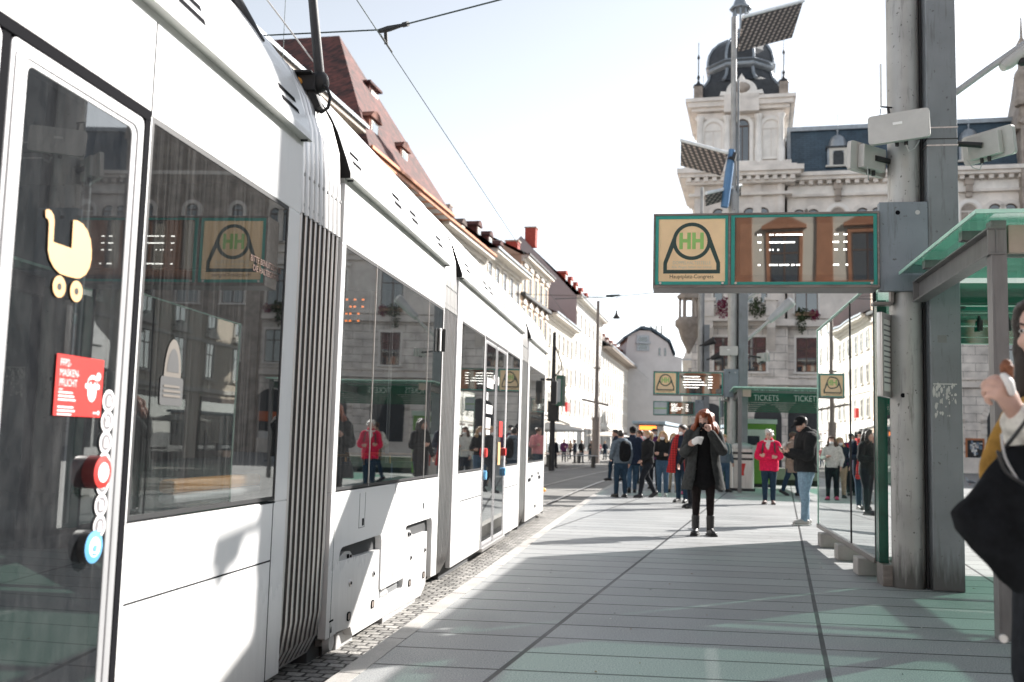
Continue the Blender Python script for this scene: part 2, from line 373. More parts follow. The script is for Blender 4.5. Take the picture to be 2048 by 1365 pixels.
# ---------------------------------------------------------------- ground
def slab_material():
    m, nt, b, out = base('granite_slabs'); L = nt.links.new
    tc = nd(nt,'ShaderNodeTexCoord')
    def coord(nx, ny, period, off):
        dp = nd(nt,'ShaderNodeVectorMath', operation='DOT_PRODUCT'); L(tc.outputs['Object'], dp.inputs[0]); dp.inputs[1].default_value = (nx, ny, 0)
        q = math_(nt,'DIVIDE', math_(nt,'SUBTRACT', dp.outputs['Value'], off), period)
        return q
    a = coord(.9646, -.2639, 1.767, .25); r = coord(.0837, .9965, .487, 5.69)
    def line(q, wid, per):
        fr = math_(nt,'FRACT', q); d = math_(nt,'ABSOLUTE', math_(nt,'SUBTRACT', fr, .5)); e = math_(nt,'MULTIPLY', math_(nt,'SUBTRACT', .5, d), per)
        mr = nd(nt,'ShaderNodeMapRange'); L(e, mr.inputs[0]); mr.inputs[1].default_value = wid*.78; mr.inputs[2].default_value = wid; mr.inputs[3].default_value = 1; mr.inputs[4].default_value = 0
        return mr.outputs[0]
    ln = math_(nt,'MAXIMUM', line(a, .018, 1.767), math_(nt,'MULTIPLY', line(r, .0145, .487), .95))
    cell = nd(nt,'ShaderNodeCombineXYZ'); L(math_(nt,'FLOOR', a), cell.inputs[0]); L(math_(nt,'FLOOR', r), cell.inputs[1])
    wn = nd(nt,'ShaderNodeTexWhiteNoise', noise_dimensions='2D'); L(cell.outputs[0], wn.inputs['Vector'])
    n1 = nd(nt,'ShaderNodeTexNoise', Scale=105.0, Detail=4.0, Roughness=.75); L(tc.outputs['Object'], n1.inputs['Vector'])
    n2 = nd(nt,'ShaderNodeTexNoise', Scale=.8, Detail=7.0, Roughness=.65); L(tc.outputs['Object'], n2.inputs['Vector'])
    rp = nd(nt,'ShaderNodeValToRGB'); L(n1.outputs[0], rp.inputs[0])
    e = rp.color_ramp.elements; e[0].position=.36; e[1].position=.66; e[0].color=(.125,.136,.145,1); e[1].color=(.41,.412,.405,1)
    v = math_(nt,'ADD', math_(nt,'MULTIPLY', wn.outputs[0], .17), math_(nt,'MULTIPLY', n2.outputs[0], .55)); v = math_(nt,'ADD', v, .66)
    mx = nd(nt,'ShaderNodeVectorMath', operation='MULTIPLY'); L(rp.outputs[0], mx.inputs[0]); L(v, mx.inputs[1])
    # scattered chewing-gum spots and stains
    vo = nd(nt,'ShaderNodeTexVoronoi', Scale=1.7); L(tc.outputs['Object'], vo.inputs['Vector'])
    sp = nd(nt,'ShaderNodeMapRange'); L(vo.outputs['Distance'], sp.inputs[0]); sp.inputs[1].default_value=.02; sp.inputs[2].default_value=.035; sp.inputs[3].default_value=.22; sp.inputs[4].default_value=0
    mA = nd(nt,'ShaderNodeMix', data_type='RGBA'); L(sp.outputs[0], mA.inputs[0]); L(mx.outputs[0], mA.inputs[6]); mA.inputs[7].default_value=(.5,.5,.49,1)
    mB = nd(nt,'ShaderNodeMix', data_type='RGBA'); L(ln, mB.inputs[0]); L(mA.outputs[2], mB.inputs[6]); mB.inputs[7].default_value=(.010,.011,.012,1)
    L(mB.outputs[2], b.inputs['Base Color'])
    mr = nd(nt,'ShaderNodeMapRange'); L(n2.outputs[0], mr.inputs[0]); mr.inputs[1].default_value=.3; mr.inputs[2].default_value=.7; mr.inputs[3].default_value=.42; mr.inputs[4].default_value=.66
    L(mr.outputs[0], b.inputs['Roughness']); b.inputs['Specular IOR Level'].default_value = .35
    hh = math_(nt,'SUBTRACT', math_(nt,'MULTIPLY', n1.outputs[0], .12), math_(nt,'MULTIPLY', ln, 1.0))
    bp = nd(nt,'ShaderNodeBump', Strength=.5, Distance=.006); L(hh, bp.inputs['Height']); L(bp.outputs[0], b.inputs['Normal'])
    return m
M_slab = slab_material()
def cobble_material():
    m, nt, b, out = base('cobble_setts'); L = nt.links.new
    tc = nd(nt,'ShaderNodeTexCoord'); mp = nd(nt,'ShaderNodeMapping'); mp.inputs['Rotation'].default_value=(0,0,R(8)); L(tc.outputs['Object'], mp.inputs[0])
    wn = nd(nt,'ShaderNodeTexNoise', Scale=6.0, Detail=3.0); L(mp.outputs[0], wn.inputs['Vector'])
    wv = nd(nt,'ShaderNodeVectorMath', operation='MULTIPLY_ADD'); L(wn.outputs['Color'], wv.inputs[0]); wv.inputs[1].default_value=(.05,.05,0); L(mp.outputs[0], wv.inputs[2])
    br = nd(nt,'ShaderNodeTexBrick'); L(wv.outputs[0], br.inputs['Vector']); br.inputs['Scale'].default_value=1; br.inputs['Brick Width'].default_value=.115; br.inputs['Row Height'].default_value=.095; br.inputs['Mortar Size'].default_value=.011; br.inputs['Mortar Smooth'].default_value=.6
    br.inputs['Color1'].default_value=(.17,.165,.155,1); br.inputs['Color2'].default_value=(.40,.385,.36,1); br.inputs['Mortar'].default_value=(.035,.032,.03,1)
    n = nd(nt,'ShaderNodeTexNoise', Scale=45.0, Detail=5.0); L(tc.outputs['Object'], n.inputs['Vector'])
    mr = nd(nt,'ShaderNodeMapRange'); L(n.outputs[0], mr.inputs[0]); mr.inputs[1].default_value=.3; mr.inputs[2].default_value=.7; mr.inputs[3].default_value=.6; mr.inputs[4].default_value=1.3
    mx = nd(nt,'ShaderNodeVectorMath', operation='MULTIPLY'); L(br.outputs[0], mx.inputs[0]); L(mr.outputs[0], mx.inputs[1])
    L(mx.outputs[0], b.inputs['Base Color']); b.inputs['Roughness'].default_value=.7
    hh = math_(nt,'ADD', math_(nt,'SUBTRACT', 1.0, br.outputs['Fac']), math_(nt,'MULTIPLY', n.outputs[0], .35))
    bp = nd(nt,'ShaderNodeBump', Strength=1.0, Distance=.025); L(hh, bp.inputs['Height']); L(bp.outputs[0], b.inputs['Normal'])
    return m
M_cob = cobble_material()
M_asph = mat('street_asphalt', (.11,.11,.112), .8, var=.22, scale=1.2, bump=.3, bscale=150, fine=.25)
M_pave = mat('far_pavement', (.20,.195,.185), .8, var=.15, scale=.6, fine=.15)
M_rail = mat('steel_rail', (.42,.41,.40), .3, .8, var=.2)
M_kerb = mat('kerb_granite', (.36,.345,.325), .6, var=.14, scale=3, bump=.3, bscale=120, fine=.25)

mb = MB(); mb.add([(-700,-700,-.215),(700,-700,-.215),(700,900,-.215),(-700,900,-.215)], [(0,1,2,3)])
tag(mb.build('street', M_asph), kind='structure')
TA = R(8.03)
td = V((math.sin(TA), math.cos(TA), 0)); tn = V((math.cos(TA), -math.sin(TA), 0))
def trk(off, s, z=0): p = tn*off + td*s; return (p.x, p.y, z)
# kerb line measured on the photo
K0, K1 = V((-3.1,-9.0,0)), V((.51,14.74,0)); kd = (K1-K0).normalized(); kn = V((kd.y,-kd.x,0))
kpts = [K0, K1, V((2.35,26.5,0)), V((4.9,41,0)), V((8.6,60,0)), V((12.5,78,0))]
kin = [p + kn*.12 for p in kpts]
mb = MB(); poly = [(p.x,p.y) for p in kin] + [(120,78),(120,-60),(-3.0,-60)]
mb.prism(poly, -.22, 0.0, 'z', 0)
tag(mb.build('platform', M_slab), kind='structure')
mb = MB(); mb.prism([(p.x,p.y) for p in kpts] + [(p.x,p.y) for p in kin][::-1], -.22, .003, 'z', 0)
for i in range(90):   # open joints between the kerb stones
    t = i*.98; p = K0 + kd*t
    if t < 24: mb.obox(p+kn*.06+V((0,0,-.05)), (.064,.0035,.0545), Matrix.Rotation(math.atan2(kd.y,kd.x)-math.pi/2,3,'Z'), 1)
tag(mb.build('kerb', [M_kerb, M_gap], bev=.008), kind='structure')
# track bed with setts between kerb and rails, rails embedded
mb = MB()
def strip(mb, o0, o1, s0, s1, z, m=0, n=24):
    rg = []
    for i in range(n+1):
        s = s0+(s1-s0)*i/n
        rg.append([trk(o0,s,z), trk(o1,s,z)])
    vs = [q for r_ in rg for q in r_]
    mb.add(vs, [(2*i,2*i+1,2*i+3,2*i+2) for i in range(n)], m)
strip(mb, -5.2, -1.2, -12, 23, -.155)
tag(mb.build('track_bed', M_cob), kind='structure')
def bend(s, o):   # the track straightens, then swings right beyond the tram
    return o + max(0, s-22)**1.6*.006
for o in (-2.43, -3.87, -6.2, -7.64):
    mb = MB()
    for dx, wdt, zz, mi in ((0,.065,-.145,0),(.075,.045,-.150,1)):
        pts = [(bend(s,o)+dx, s) for s in [-12,0,10,20]+list(range(22,110,4))]
        vs = [trk(a+q*wdt/2, s, zz-(0 if s<22 else min(.055,(s-22)*.03))) for a,s in pts for q in (-1,1)]
        mb.add(vs, [(2*i,2*i+1,2*i+3,2*i+2) for i in range(len(pts)-1)], mi)
    tag(mb.build('rail', [M_rail, M_gap]), kind='structure')
mb = MB(); mb.add([(-22,-30,-.205),(-9.5,-30,-.205),(-9.5+27,100,-.205),(-22+27,100,-.205)], [(0,1,2,3)])
mb.add([(5,100,-.205),(17.5,100,-.205),(60,300,-.205),(48,300,-.205)], [(0,1,2,3)])
tag(mb.build('pavement', M_pave), kind='structure')

mb = MB(); random.seed(11)
for i in range(130):
    x_, y_ = random.uniform(-.3,5.5), random.uniform(5.2,16); s_ = random.uniform(.004,.014); a_ = random.random()*6.3
    if x_ < .16*y_-1.6: continue
    mb.add([(x_+s_*math.cos(a_+q*1.57)*(1,.5,.9,.6)[q], y_+s_*1.6*math.sin(a_+q*1.57), .002+.004*(q%2)) for q in range(4)],[(0,1,2,3)], i%3)
tag(mb.build('litter', [mat('scrap_white',(.6,.59,.57)), mat('scrap_leaf',(.22,.13,.05)), mat('scrap_grey',(.08,.08,.08))]), 'tiny scraps, leaves and cigarette ends scattered on the slabs', 'litter', kind='stuff')

# ---------------------------------------------------------------- tram (local x: out towards the platform, y: along, z: up; side plane x = 0)
TR = empty('tram', tn*-2.0, -TA, 'long white low-floor tram standing along the platform edge', 'tram')
W = -2.30
FAIR = [(.05,2.955),(.05,2.99),(.02,3.08),(-.01,3.16),(-.05,3.27),(-.10,3.37),(-.16,3.46),(-.24,3.56),(-.34,3.66),(-.46,3.76),(-.60,3.83),(-.80,3.87),(-1.15,3.89)]
def mirror(p): return p + [(W-x, z) for x, z in p[::-1][1:]]
def sweep(mb, prof, ys, m=0, closed=False, smooth=True):
    rings = [[(x,y,z) for x,z in (prof(i) if callable(prof) else prof)] for i,y in enumerate(ys)]
    mb.loft(rings, m, smooth, False, closed)
def quadx(mb, x, y0, y1, z0, z1, m=0): mb.add([(x,y0,z0),(x,y1,z0),(x,y1,z1),(x,y0,z1)], [(0,1,2,3)], m)
def rrect(y0, y1, z0, z1, r, n=5):
    pts = []
    for cy, cz, a0 in ((y1-r,z0+r,-90),(y1-r,z1-r,0),(y0+r,z1-r,90),(y0+r,z0+r,180)):
        for i in range(n+1):
            a = R(a0+90*i/n); pts.append((cy+r*math.cos(a), cz+r*math.sin(a)))
    return pts
def ringx(mb, outer, inner, x0, x1, m=0):
    n = len(outer); vs = [(x1,)+p for p in outer]+[(x1,)+p for p in inner]+[(x0,)+p for p in outer]+[(x0,)+p for p in inner]
    fs = []
    for i in range(n):
        j = (i+1)%n
        fs += [(i,j,n+j,n+i),(2*n+i,i+0,j,2*n+j)[::-1],(n+i,n+j,3*n+j,3*n+i)]
    mb.add(vs, fs, m)
# shared body shell
def body(name, y0, y1, opens, lower=None, fy=None, label=None):
    b = MB(); ops = sorted(opens)
    b.box(-.05,0,y0,y1,2.53,2.925,0)                       # cantrail
    cur = y0
    for o in ops:
        if o[0] > cur: b.box(-.05,0,cur,o[0],.91,2.53,0)
        cur = o[1]
    if cur < y1: b.box(-.05,0,cur,y1,.91,2.53,0)
    if lower is None:
        cur = y0
        for o in [q for q in ops if q[2]=='door']:
            b.box(-.05,0,cur,o[0],-.03,.91,0); cur = o[1]
        b.box(-.05,0,cur,y1,-.03,.91,0)
    else: b.prism(lower, -.05, 0, 'x', 0)
    b.box(W,W+.05,y0,y1,-.03,.91,0); b.box(W,W+.05,y0,y1,2.53,2.925,0)
    yy = y0
    while yy < y1: b.box(W,W+.05,yy,min(yy+.12,y1),.91,2.53,0); yy += 1.5
    b.box(W+.05,-.05,y0,y0+.06,2.2,2.92,2); b.box(W+.05,-.05,y1-.06,y1,2.2,2.92,2)
    b.box(W+.05,-.05,y0,y1,.02,.08,1); b.box(W+.05,-.06,y0,y1,2.70,2.80,1)          # floor and ceiling
    b.box(W+.05,-.052,y0,y1,.08,.90,2)
    b.box(W+.12,-.12,y0+.02,y1-.02,-.20,.0,2)  # underframe as a dark box, put in for the shadow beneath the floor
    o = b.build(name, [M_white, M_inter, M_interd], TR, bev=.006)
    if label: o['label'] = label
    g = MB(); g.box(-.10,-.004,y0,y1,2.925,2.955,0); g.build('gutter', M_guttershade, TR)
    f = MB(); fy = fy or (y0,y1); ys = [fy[0], fy[0]+.03, (fy[0]+fy[1])/2, fy[1]-.03, fy[1]]
    def pr(i):
        sc = .985 if i in (0,4) else 1
        return [((x+1.15)*sc-1.15, 2.955+(z-2.955)*sc) for x,z in mirror(FAIR)]
    sweep(f, pr, ys, 0)
    for yy in (fy[0]+.05, fy[1]-.05): f.add([(x-.012 if x>-1.15 else x+.012,yy,z-.012) for x,z in mirror(FAIR)], [tuple(range(2*len(FAIR)-1))], 1)
    f.add([(FAIR[0][0],fy[0],2.955),(FAIR[0][0],fy[1],2.955),(-.10,fy[1],2.956),(-.10,fy[0],2.956)], [(0,1,2,3)], 2)  # fairing underside, its shade put into the grey colour
    f.build('roof_fairing', [M_white, M_dark, M_guttershade], TR)
    return o
def window(y0, y1, z0=.92, z1=2.53, split=(), gm=None):
    w_ = MB(); quadx(w_, -.006, y0+.012, y1-.012, z0+.012, z1-.012, 0)
    ringx(w_, [(y0,z0),(y1,z0),(y1,z1),(y0,z1)], [(y0+.02,z0+.02),(y1-.02,z0+.02),(y1-.02,z1-.02),(y0+.02,z1-.02)], -.05, -.003, 1)
    for s in split: w_.box(-.012,-.002,s-.004,s+.004,z0,z1,2)
    w_.build('window', [gm or M_twin, M_rubber, M_alu], TR)
    q = MB(); quadx(q, W+.006, y0, y1, z0, z1, 0); o = q.build('window', [gm or M_twin], TR); o['label']='tram window on the street side'
def groove(pts):
    for y0,y1,z0,z1 in pts:
        g = MB(); g.box(-.01,.0012,y0,y1,z0,z1,0); g.build('panel_joint', M_gap, TR)
def vent(y0, y1, zc):
    v = MB()
    for zz in (zc+.045, zc-.02):
        xs = [fx(zz), fx(zz+.028)]
        v.add([(xs[0]+.004,y0,zz),(xs[0]+.004,y1,zz),(xs[1]+.004,y1,zz+.028),(xs[1]+.004,y0,zz+.028)], [(0,1,2,3)])
    v.build('vent', M_gap, TR)
def fx(z):
    for (xa,za),(xb,zb) in zip(FAIR, FAIR[1:]):
        if za <= z <= zb: return xa+(xb-xa)*(z-za)/(zb-za+1e-9)
    return 0
def seat(y, x, face=1):
    s_ = MB(); s_.box(x-.22,x+.22,y-.21,y+.21,.42,.50,0); yb = y-face*.22
    s_.box(x-.22,x+.22,yb-.03,yb+.03,.48,1.05,0); s_.box(x-.03,x+.03,y-.1,y+.1,.08,.42,1); s_.tube([(x+.2,yb,1.0),(x+.2,yb,1.12),(x-.2,yb,1.12),(x-.2,yb,1.0)],.014,6,2)
    s_.build('seat', [M_seat, M_dark, M_orange], TR, bev=.01)
def pole(y, x):
    p = MB(); p.tube([(x,y,.08),(x,y,2.70)],.016,8,0); p.build('grab_pole', M_alu, TR)
    
body('body_section', -7.0, 5.38, [(-6.6,-4.4,'w'),(-4.2,-2.2,'w'),(-2.0,1.80,'w'),(1.85,3.635,'door'),(3.66,5.20,'w')])
window(-6.6,-4.4); window(-4.2,-2.2); window(-2.0,1.8); window(3.66,5.20)
groove([(3.642,3.650,2.53,2.92),(3.67,5.18,.597,.605),(5.172,5.180,-.03,.91),(5.0,5.2,.905,.912)])
for y in (4.95, 3.76, 1.2, -1.5): vent(y, y+.25, 3.08)
# double-leaf door
def door_leaf(y0, y1, fr=.09, z0=-.01, z1=2.50):
    d = MB(); ringx(d, rrect(y0,y1,z0,z1,.03), rrect(y0+fr,y1-fr,z0+fr,z1-fr*.75,.03), -.04, .001, 0)
    ringx(d, rrect(y0+.02,y1-.02,z0+.02,z1-.02,.04), rrect(y0+fr*.6,y1-fr*.6,z0+fr*.6,z1-fr*.55,.04), .001, .006, 0)
    o = d.build('door', [M_doorgrey], TR, bev=.005)
    g = MB(); quadx(g, -.002, y0+fr-.02, y1-fr+.02, z0+fr-.02, z1-fr*.85+.02); g.build('door_glass', M_tdoor, o)
    return o
dl = door_leaf(1.90, 2.72); dr = door_leaf(2.765, 3.598)
sm = MB(); sm.box(-.05,-.002,2.722,2.763,-.01,2.52); sm.box(-.05,.004,1.85,3.64,2.502,2.545); sm.box(-.05,.003,3.600,3.640,-.01,2.50); sm.box(-.05,.002,1.85,1.898,-.01,2.51)
sm.build('door_seal', M_gap, TR)
sl_ = MB(); sl_.box(-.05,.03,1.85,3.64,-.06,-.015); sl_.build('door_step', M_alu, TR, bev=.006)
XS = .004
def disc(mb, y, z, r, m, x=XS, n=20, sy=1): mb.add([(x, y+sy*r*math.cos(2*math.pi*i/n), z+r*math.sin(2*math.pi*i/n)) for i in range(n)], [tuple(range(n))], m)
def polyx(mb, pts, m, x=XS):
    tr = geometry.tessellate_polygon([[V((0,)+tuple(p)) for p in pts]])
    fs = []
    for t in tr:
        a,b_,c = (pts[i] for i in t)
        fs.append(tuple(t) if (b_[0]-a[0])*(c[1]-a[1])-(c[0]-a[0])*(b_[1]-a[1])>0 else tuple(t[::-1]))
    mb.add([(x,)+tuple(p) for p in pts], fs, m)
# pram symbol
p = MB(); arc_ = [(3.20+.085*math.cos(R(a)), 1.955+.19*math.sin(R(a))-.05) for a in range(-175, 91, 9)]
def TP(px, py):   # a point of the photo carried on to the tram's side plane
    d = ray(px,py); t = -2.0/(d.dot(tn)); q_ = CP + d*t; return (q_.dot(td), q_.z)
PR = [(295,133),(312,128),(330,138),(346,165),(353,205),(345,345),(467,388),(478,200),(505,203),(540,225),(572,270),(592,330),(599,400),(597,460),(585,515),(560,560),(525,583),(495,585),(440,572),(390,555),(350,515),(322,460),(310,400),(314,300),(318,225),(312,195),(295,180)]
PRM = lambda a,b_: TP(a/3.303, 380+b_/3.303)
polyx(p, [PRM(*q) for q in PR], 0)
for a,b_ in ((385,640),(498,671)):
    (yy,zz) = PRM(a,b_); disc(p, yy, zz, .0375, 0); disc(p, yy, zz, .0125, 1, XS+.001)
o = p.build('pram_sticker', [M_peach, M_black], dr)
# red mask notice
p = MB(); quadx(p, XS, 3.12, 3.415, 1.315, 1.525, 0)
fm = lambda u,v: (XS+.0015, u, v)
for i, tx in enumerate(('FFP2-','MASKEN-','PFLICHT')): put_text(p, tx, .036, lambda u,v,i=i: fm(3.14+u, 1.485-.034*i+v), 1, 'LEFT', .8)
for i in range(7):
    if i == 3: continue
    quadx(p, XS+.0015, 3.14, 3.14+.085+.02*((i*37)%3)/2, 1.392-.0125*i, 1.398-.0125*i, 1)
quadx(p, XS+.0015, 3.14, 3.165, 1.404, 1.407, 1)
disc(p, 3.345, 1.43, .036, 1, XS+.0015, 20, .95); disc(p, 3.345, 1.405, .036, 1, XS+.0016, 20, .8); disc(p, 3.382,1.462,.015,1,XS+.0016); disc(p, 3.308,1.425,.010,1,XS+.0016); disc(p, 3.384,1.425,.010,1,XS+.0016)
polyx(p, [(3.317,1.432),(3.374,1.432),(3.372,1.446),(3.345,1.452),(3.319,1.446)], 0, XS+.002)
for dy in (-.013,.013): disc(p, 3.345+dy, 1.436, .005, 1, XS+.0024, 10)
quadx(p, XS+.0015, 3.36, 3.385, 1.327, 1.333, 1); disc(p, 3.395,1.331,.008,1,XS+.0015,10)
p.build('mask_notice', [M_red, M_stw], dr)['label'] = 'red sticker reading FFP2-MASKEN-PFLICHT with a masked head'
for i in range(7):
    y, z = 3.464-.001*i, 1.378-.0765*i
    p = MB(); disc(p, y, z, .042, 0); disc(p, y, z, .030, 1, XS+.001); disc(p, y, z+.006, .012, 0, XS+.002); quadx(p, XS+.002, y-.014, y+.014, z-.018, z-.002+.004*(i%3), 0)
    if i % 2: p.add([(XS+.003,y-.024,z+.018),(XS+.003,y-.018,z+.024),(XS+.003,y+.024,z-.018),(XS+.003,y+.018,z-.024)], [(3,2,1,0)], 0)
    p.build('round_sticker', [M_stw, M_stg], dr)
def button(y, z, r, mm, deep, mi):
    p = MB(); n = 24
    def ring(rr, x): return [(x, y+rr*math.cos(2*math.pi*i/n), z+rr*math.sin(2*math.pi*i/n)) for i in range(n)]
    p.loft([ring(r*1.02,-.002), ring(r*1.02,deep*.5), ring(r,deep)], 0, True, False)
    p.loft([ring(r,deep), ring(r*.62,deep+.004)], 1, True, False); p.add(ring(r*.62,deep+.004), [tuple(range(n))], 2)
    if mi == 0:
        for s in (-1,1): p.add([(deep+.006,y+s*.004,z+.012),(deep+.006,y+s*.013,z),(deep+.006,y+s*.004,z-.012),(deep+.006,y+s*.008,z)], [(0,1,2,3) if s<0 else (3,2,1,0)], 3)
    else: disc(p, y, z-.004, .012, 3, deep+.006); disc(p, y+.004,z-.026,.005,3,deep+.006,10); disc(p, y-.010,z-.024,.005,3,deep+.006,10)
    p.build('door_button', [M_rubber if mi else mat('button_housing',(.12,.02,.02),.3), mm, M_stw, M_blue if mi else M_stg], dr)
button(3.385, 1.118, .058, M_red, .045, 0); button(3.385, .852, .058, M_blue, .03, 1)
# inside section one
q = MB(); q.box(-.14,-.062,4.16,5.15,1.0,1.06,0); q.box(-.14,-.058,4.16,5.15,.955,.998,1); q.box(-.12,-.08,4.3,5.1,.10,.955,2)
q.build('leaning_rail', [M_orange, M_offw, M_green], TR, bev=.018)
q = MB(); polyx(q, rrect(3.86,4.06,1.38,1.50,.015), 0, -.002); q.add([(-.002,3.96+.075*math.cos(R(a)),1.50+.16*math.sin(R(a))) for a in range(0,181,12)], [tuple(range(16))], 1); q.add([(-.001,3.96+.052*math.cos(R(a)),1.52+.10*math.sin(R(a))) for a in range(0,181,12)], [tuple(range(16))], 0)  # reflection of a round emblem, put on the pane as flat colour
for zz in (1.415,1.435,1.455): quadx(q, .0005, 3.885, 4.035-.01*(zz>1.44), zz, zz+.010, 1)
q.build('painted_sign_reflection', [mat('reflection_dark',(.05,.05,.052),.6), mat('reflection_beige',(.115,.10,.085),.6)], TR)
q = MB(); put_text(q, 'BITTE BENÜTZEN SIE\nDIE HALTEGRIFFE', .045, lambda u,v: (-.002, 4.92+u, 2.14+v), 0)
q.build('window_lettering', [mat('brown_lettering',(.10,.045,.03),.7)], TR)
for y in (0.4, 4.5, 4.9): seat(y, -1.8)
seat(-.6,-.5); seat(-1.4,-.5)
for y, x in ((1.75,-.3),(3.72,-.3),(4.3,-1.15),(2.7,-1.15)): pole(y, x)
q = MB(); q.box(-1.75,-1.35,4.5,4.7,.1,1.5,0); q.box(-1.4,-1.34,4.52,4.68,.9,1.4,1); q.build('ticket_machine', [mat('machine_blue',(.08,.26,.40),.5), M_red], TR, bev=.01)

# bogie section two
def arcpts(cy, cz, r, a0, a1, n=5): return [(cy+r*math.cos(R(a0+(a1-a0)*i/n)), cz+r*math.sin(R(a0+(a1-a0)*i/n))) for i in range(n+1)]
low2 = [(6.17,.91),(6.17,-.0),(6.385,.0),(6.385,.44)] + arcpts(6.46,.47,.075,180,90) + arcpts(7.36,.475,.07,90,0) + [(7.435,.15)] + [(7.46,.125),(8.12,.125),(8.145,.15)] + arcpts(8.22,.47,.075,180,90) + arcpts(9.12,.475,.07,90,0) + [(9.195,.0),(9.43,-.01),(9.43,.91)]
body('body_section', 6.17, 9.43, [(6.25,9.40,'w')], low2)
window(6.25,9.40, split=(7.02,8.78))
cov = [(6.39,.455),(6.39,-.0),(6.74,-.02),(6.80,-.09),(7.77,-.10),(8.87,-.12),(9.045,-.04),(9.04,.43),(8.19,.43),(8.19,.12)] + arcpts(8.13,.10,.06,0,-90) + [(7.56,.04)] + arcpts(7.50,.10,.06,-90,-180) + [(7.42,.43)]
c_ = MB(); c_.prism(cov, -.09, -.012, 'x', 0); cv = c_.build('bogie_cover', M_white, TR, bev=.014)
for y,z in ((7.27,.27),(6.69,.28),(8.96,.27),(8.43,.26)):
    q = MB(); q.tube([(-.013,y,z),(-.004,y,z)],[.026,.022],12,0); q.tube([(-.004,y,z),(.001,y,z)],[.011,.011],6,1); q.build('bolt', [M_alu, M_gap], cv)
for y,z in ((7.27,.05),(6.68,.06),(8.41,.05),(8.94,.05)):
    q = MB(); q.prism(rrect(y-.03,y+.03,z-.026,z+.026,.015),-.013,-.006,'x',0); ringx(q, rrect(y-.033,y+.033,z-.029,z+.029,.017), rrect(y-.026,y+.026,z-.022,z+.022,.013), -.012,-.004,1); q.build('reflector', [mat('reflector_brown',(.28,.23,.20),.5), M_gap], cv)
q = MB(); q.box(-.5,-.10,6.36,9.22,-.02,.60,0); q.build('wheel_arch', M_gap, TR)
for y in (6.62, 8.35):   # axle-box castings seen above the covers
    q = MB(); q.prism([(y-.22,.435),(y-.17,.47),(y-.02,.50),(y+.10,.49),(y+.17,.45),(y+.24,.435)],-.085,-.03,'x',0); q.box(-.03,-.024,y+.03,y+.07,.44,.475,1); q.box(-.03,-.024,y+.10,y+.13,.44,.465,1); q.build('axle_casting', [M_alu2, M_gap], TR, bev=.008)
q = MB(); q.tube([(-.10,7.5,.08),(-.07,7.62,.10),(-.06,7.78,.085)],[.03,.035,.02],10,0); q.tube([(-.10,7.5,.055),(-.05,7.75,.06)],[.02,.03],8,0); q.build('damper', M_alu2, TR)
for y in (6.95, 8.65):
    q = MB(); q.tube([(-.42,y,.02),(-.30,y,.02)],.30,28,0,False); q.tube([(-.30,y,.02),(-.26,y,.02)],[.30,.24],28,1,False); q.tube([(-.26,y,.02),(-.22,y,.02)],.10,14,1); q.build('wheel', [M_dark, M_alu2], TR)
q = MB(); q.tube([(-.06,6.36,-.05),(-.02,6.36,-.05)],[.07,.055],14,0); q.tube([(-.2,6.36,-.06),(-.06,6.36,-.05)],.03,8,0); q.box(-.3,-.10,6.42,6.62,-.16,-.01,1); q.box(-.2,-.07,6.62,7.0,-.17,-.05,2); q.box(-.35,-.12,7.0,8.9,-.17,-.08,1); q.box(-.1,-.03,7.65,8.75,-.165,-.115,2)
q.build('undercarriage', [M_alu2, M_dark, M_alu2], TR, bev=.006)
groove([(7.785,7.792,.13,.91),(6.80,6.803,.64,.88),(6.94,6.943,.64,.88),(6.80,6.94,.638,.641),(8.70,8.703,.64,.88),(8.82,8.823,.64,.88),(8.70,8.82,.638,.641),(6.252,6.256,-.0,.90)])
for y in (6.90, 8.80):
    q = MB(); q.box(-.01,.002,y-.02,y+.02,.65,.70,0); q.build('latch', M_gap, TR)
q = MB(); q.box(-.01,.0015,6.235,6.315,.093,.105,0); q.add([(.002,6.262,.025),(.002,6.288,.025),(.002,6.276,.075)],[(0,1,2)],0)
q.build('panel_marking', M_gap, TR)
for y in (6.24, 7.35, 7.92, 8.94): vent(y, y+.20, 3.09)
q = MB(); q.box(.0,.05,9.27,9.30,2.10,2.32,0); q.box(.0,.018,9.20,9.26,2.10,2.32,1); q.build('grab_handle', [M_black, M_offw], TR, bev=.006)
for y in (6.6,7.4,8.2,9.0): seat(y, -1.85, 1); seat(y+.1, -.45, -1)
for y,x in ((6.4,-.7),(7.0,-.25),(8.6,-.3)): pole(y,x)
q = MB(); q.box(-1.0,-.35,8.05,8.12,2.15,2.5,0)
for i in range(14):
    for z in (2.42,2.36,2.30,2.24):
        if (i*7+int(z*100))%5 < 3: q.box(-.40-.035*i,-.42-.035*i,8.042,8.05,z-.008,z+.008,1)
q.build('passenger_display', [M_black, M_ledo], TR)

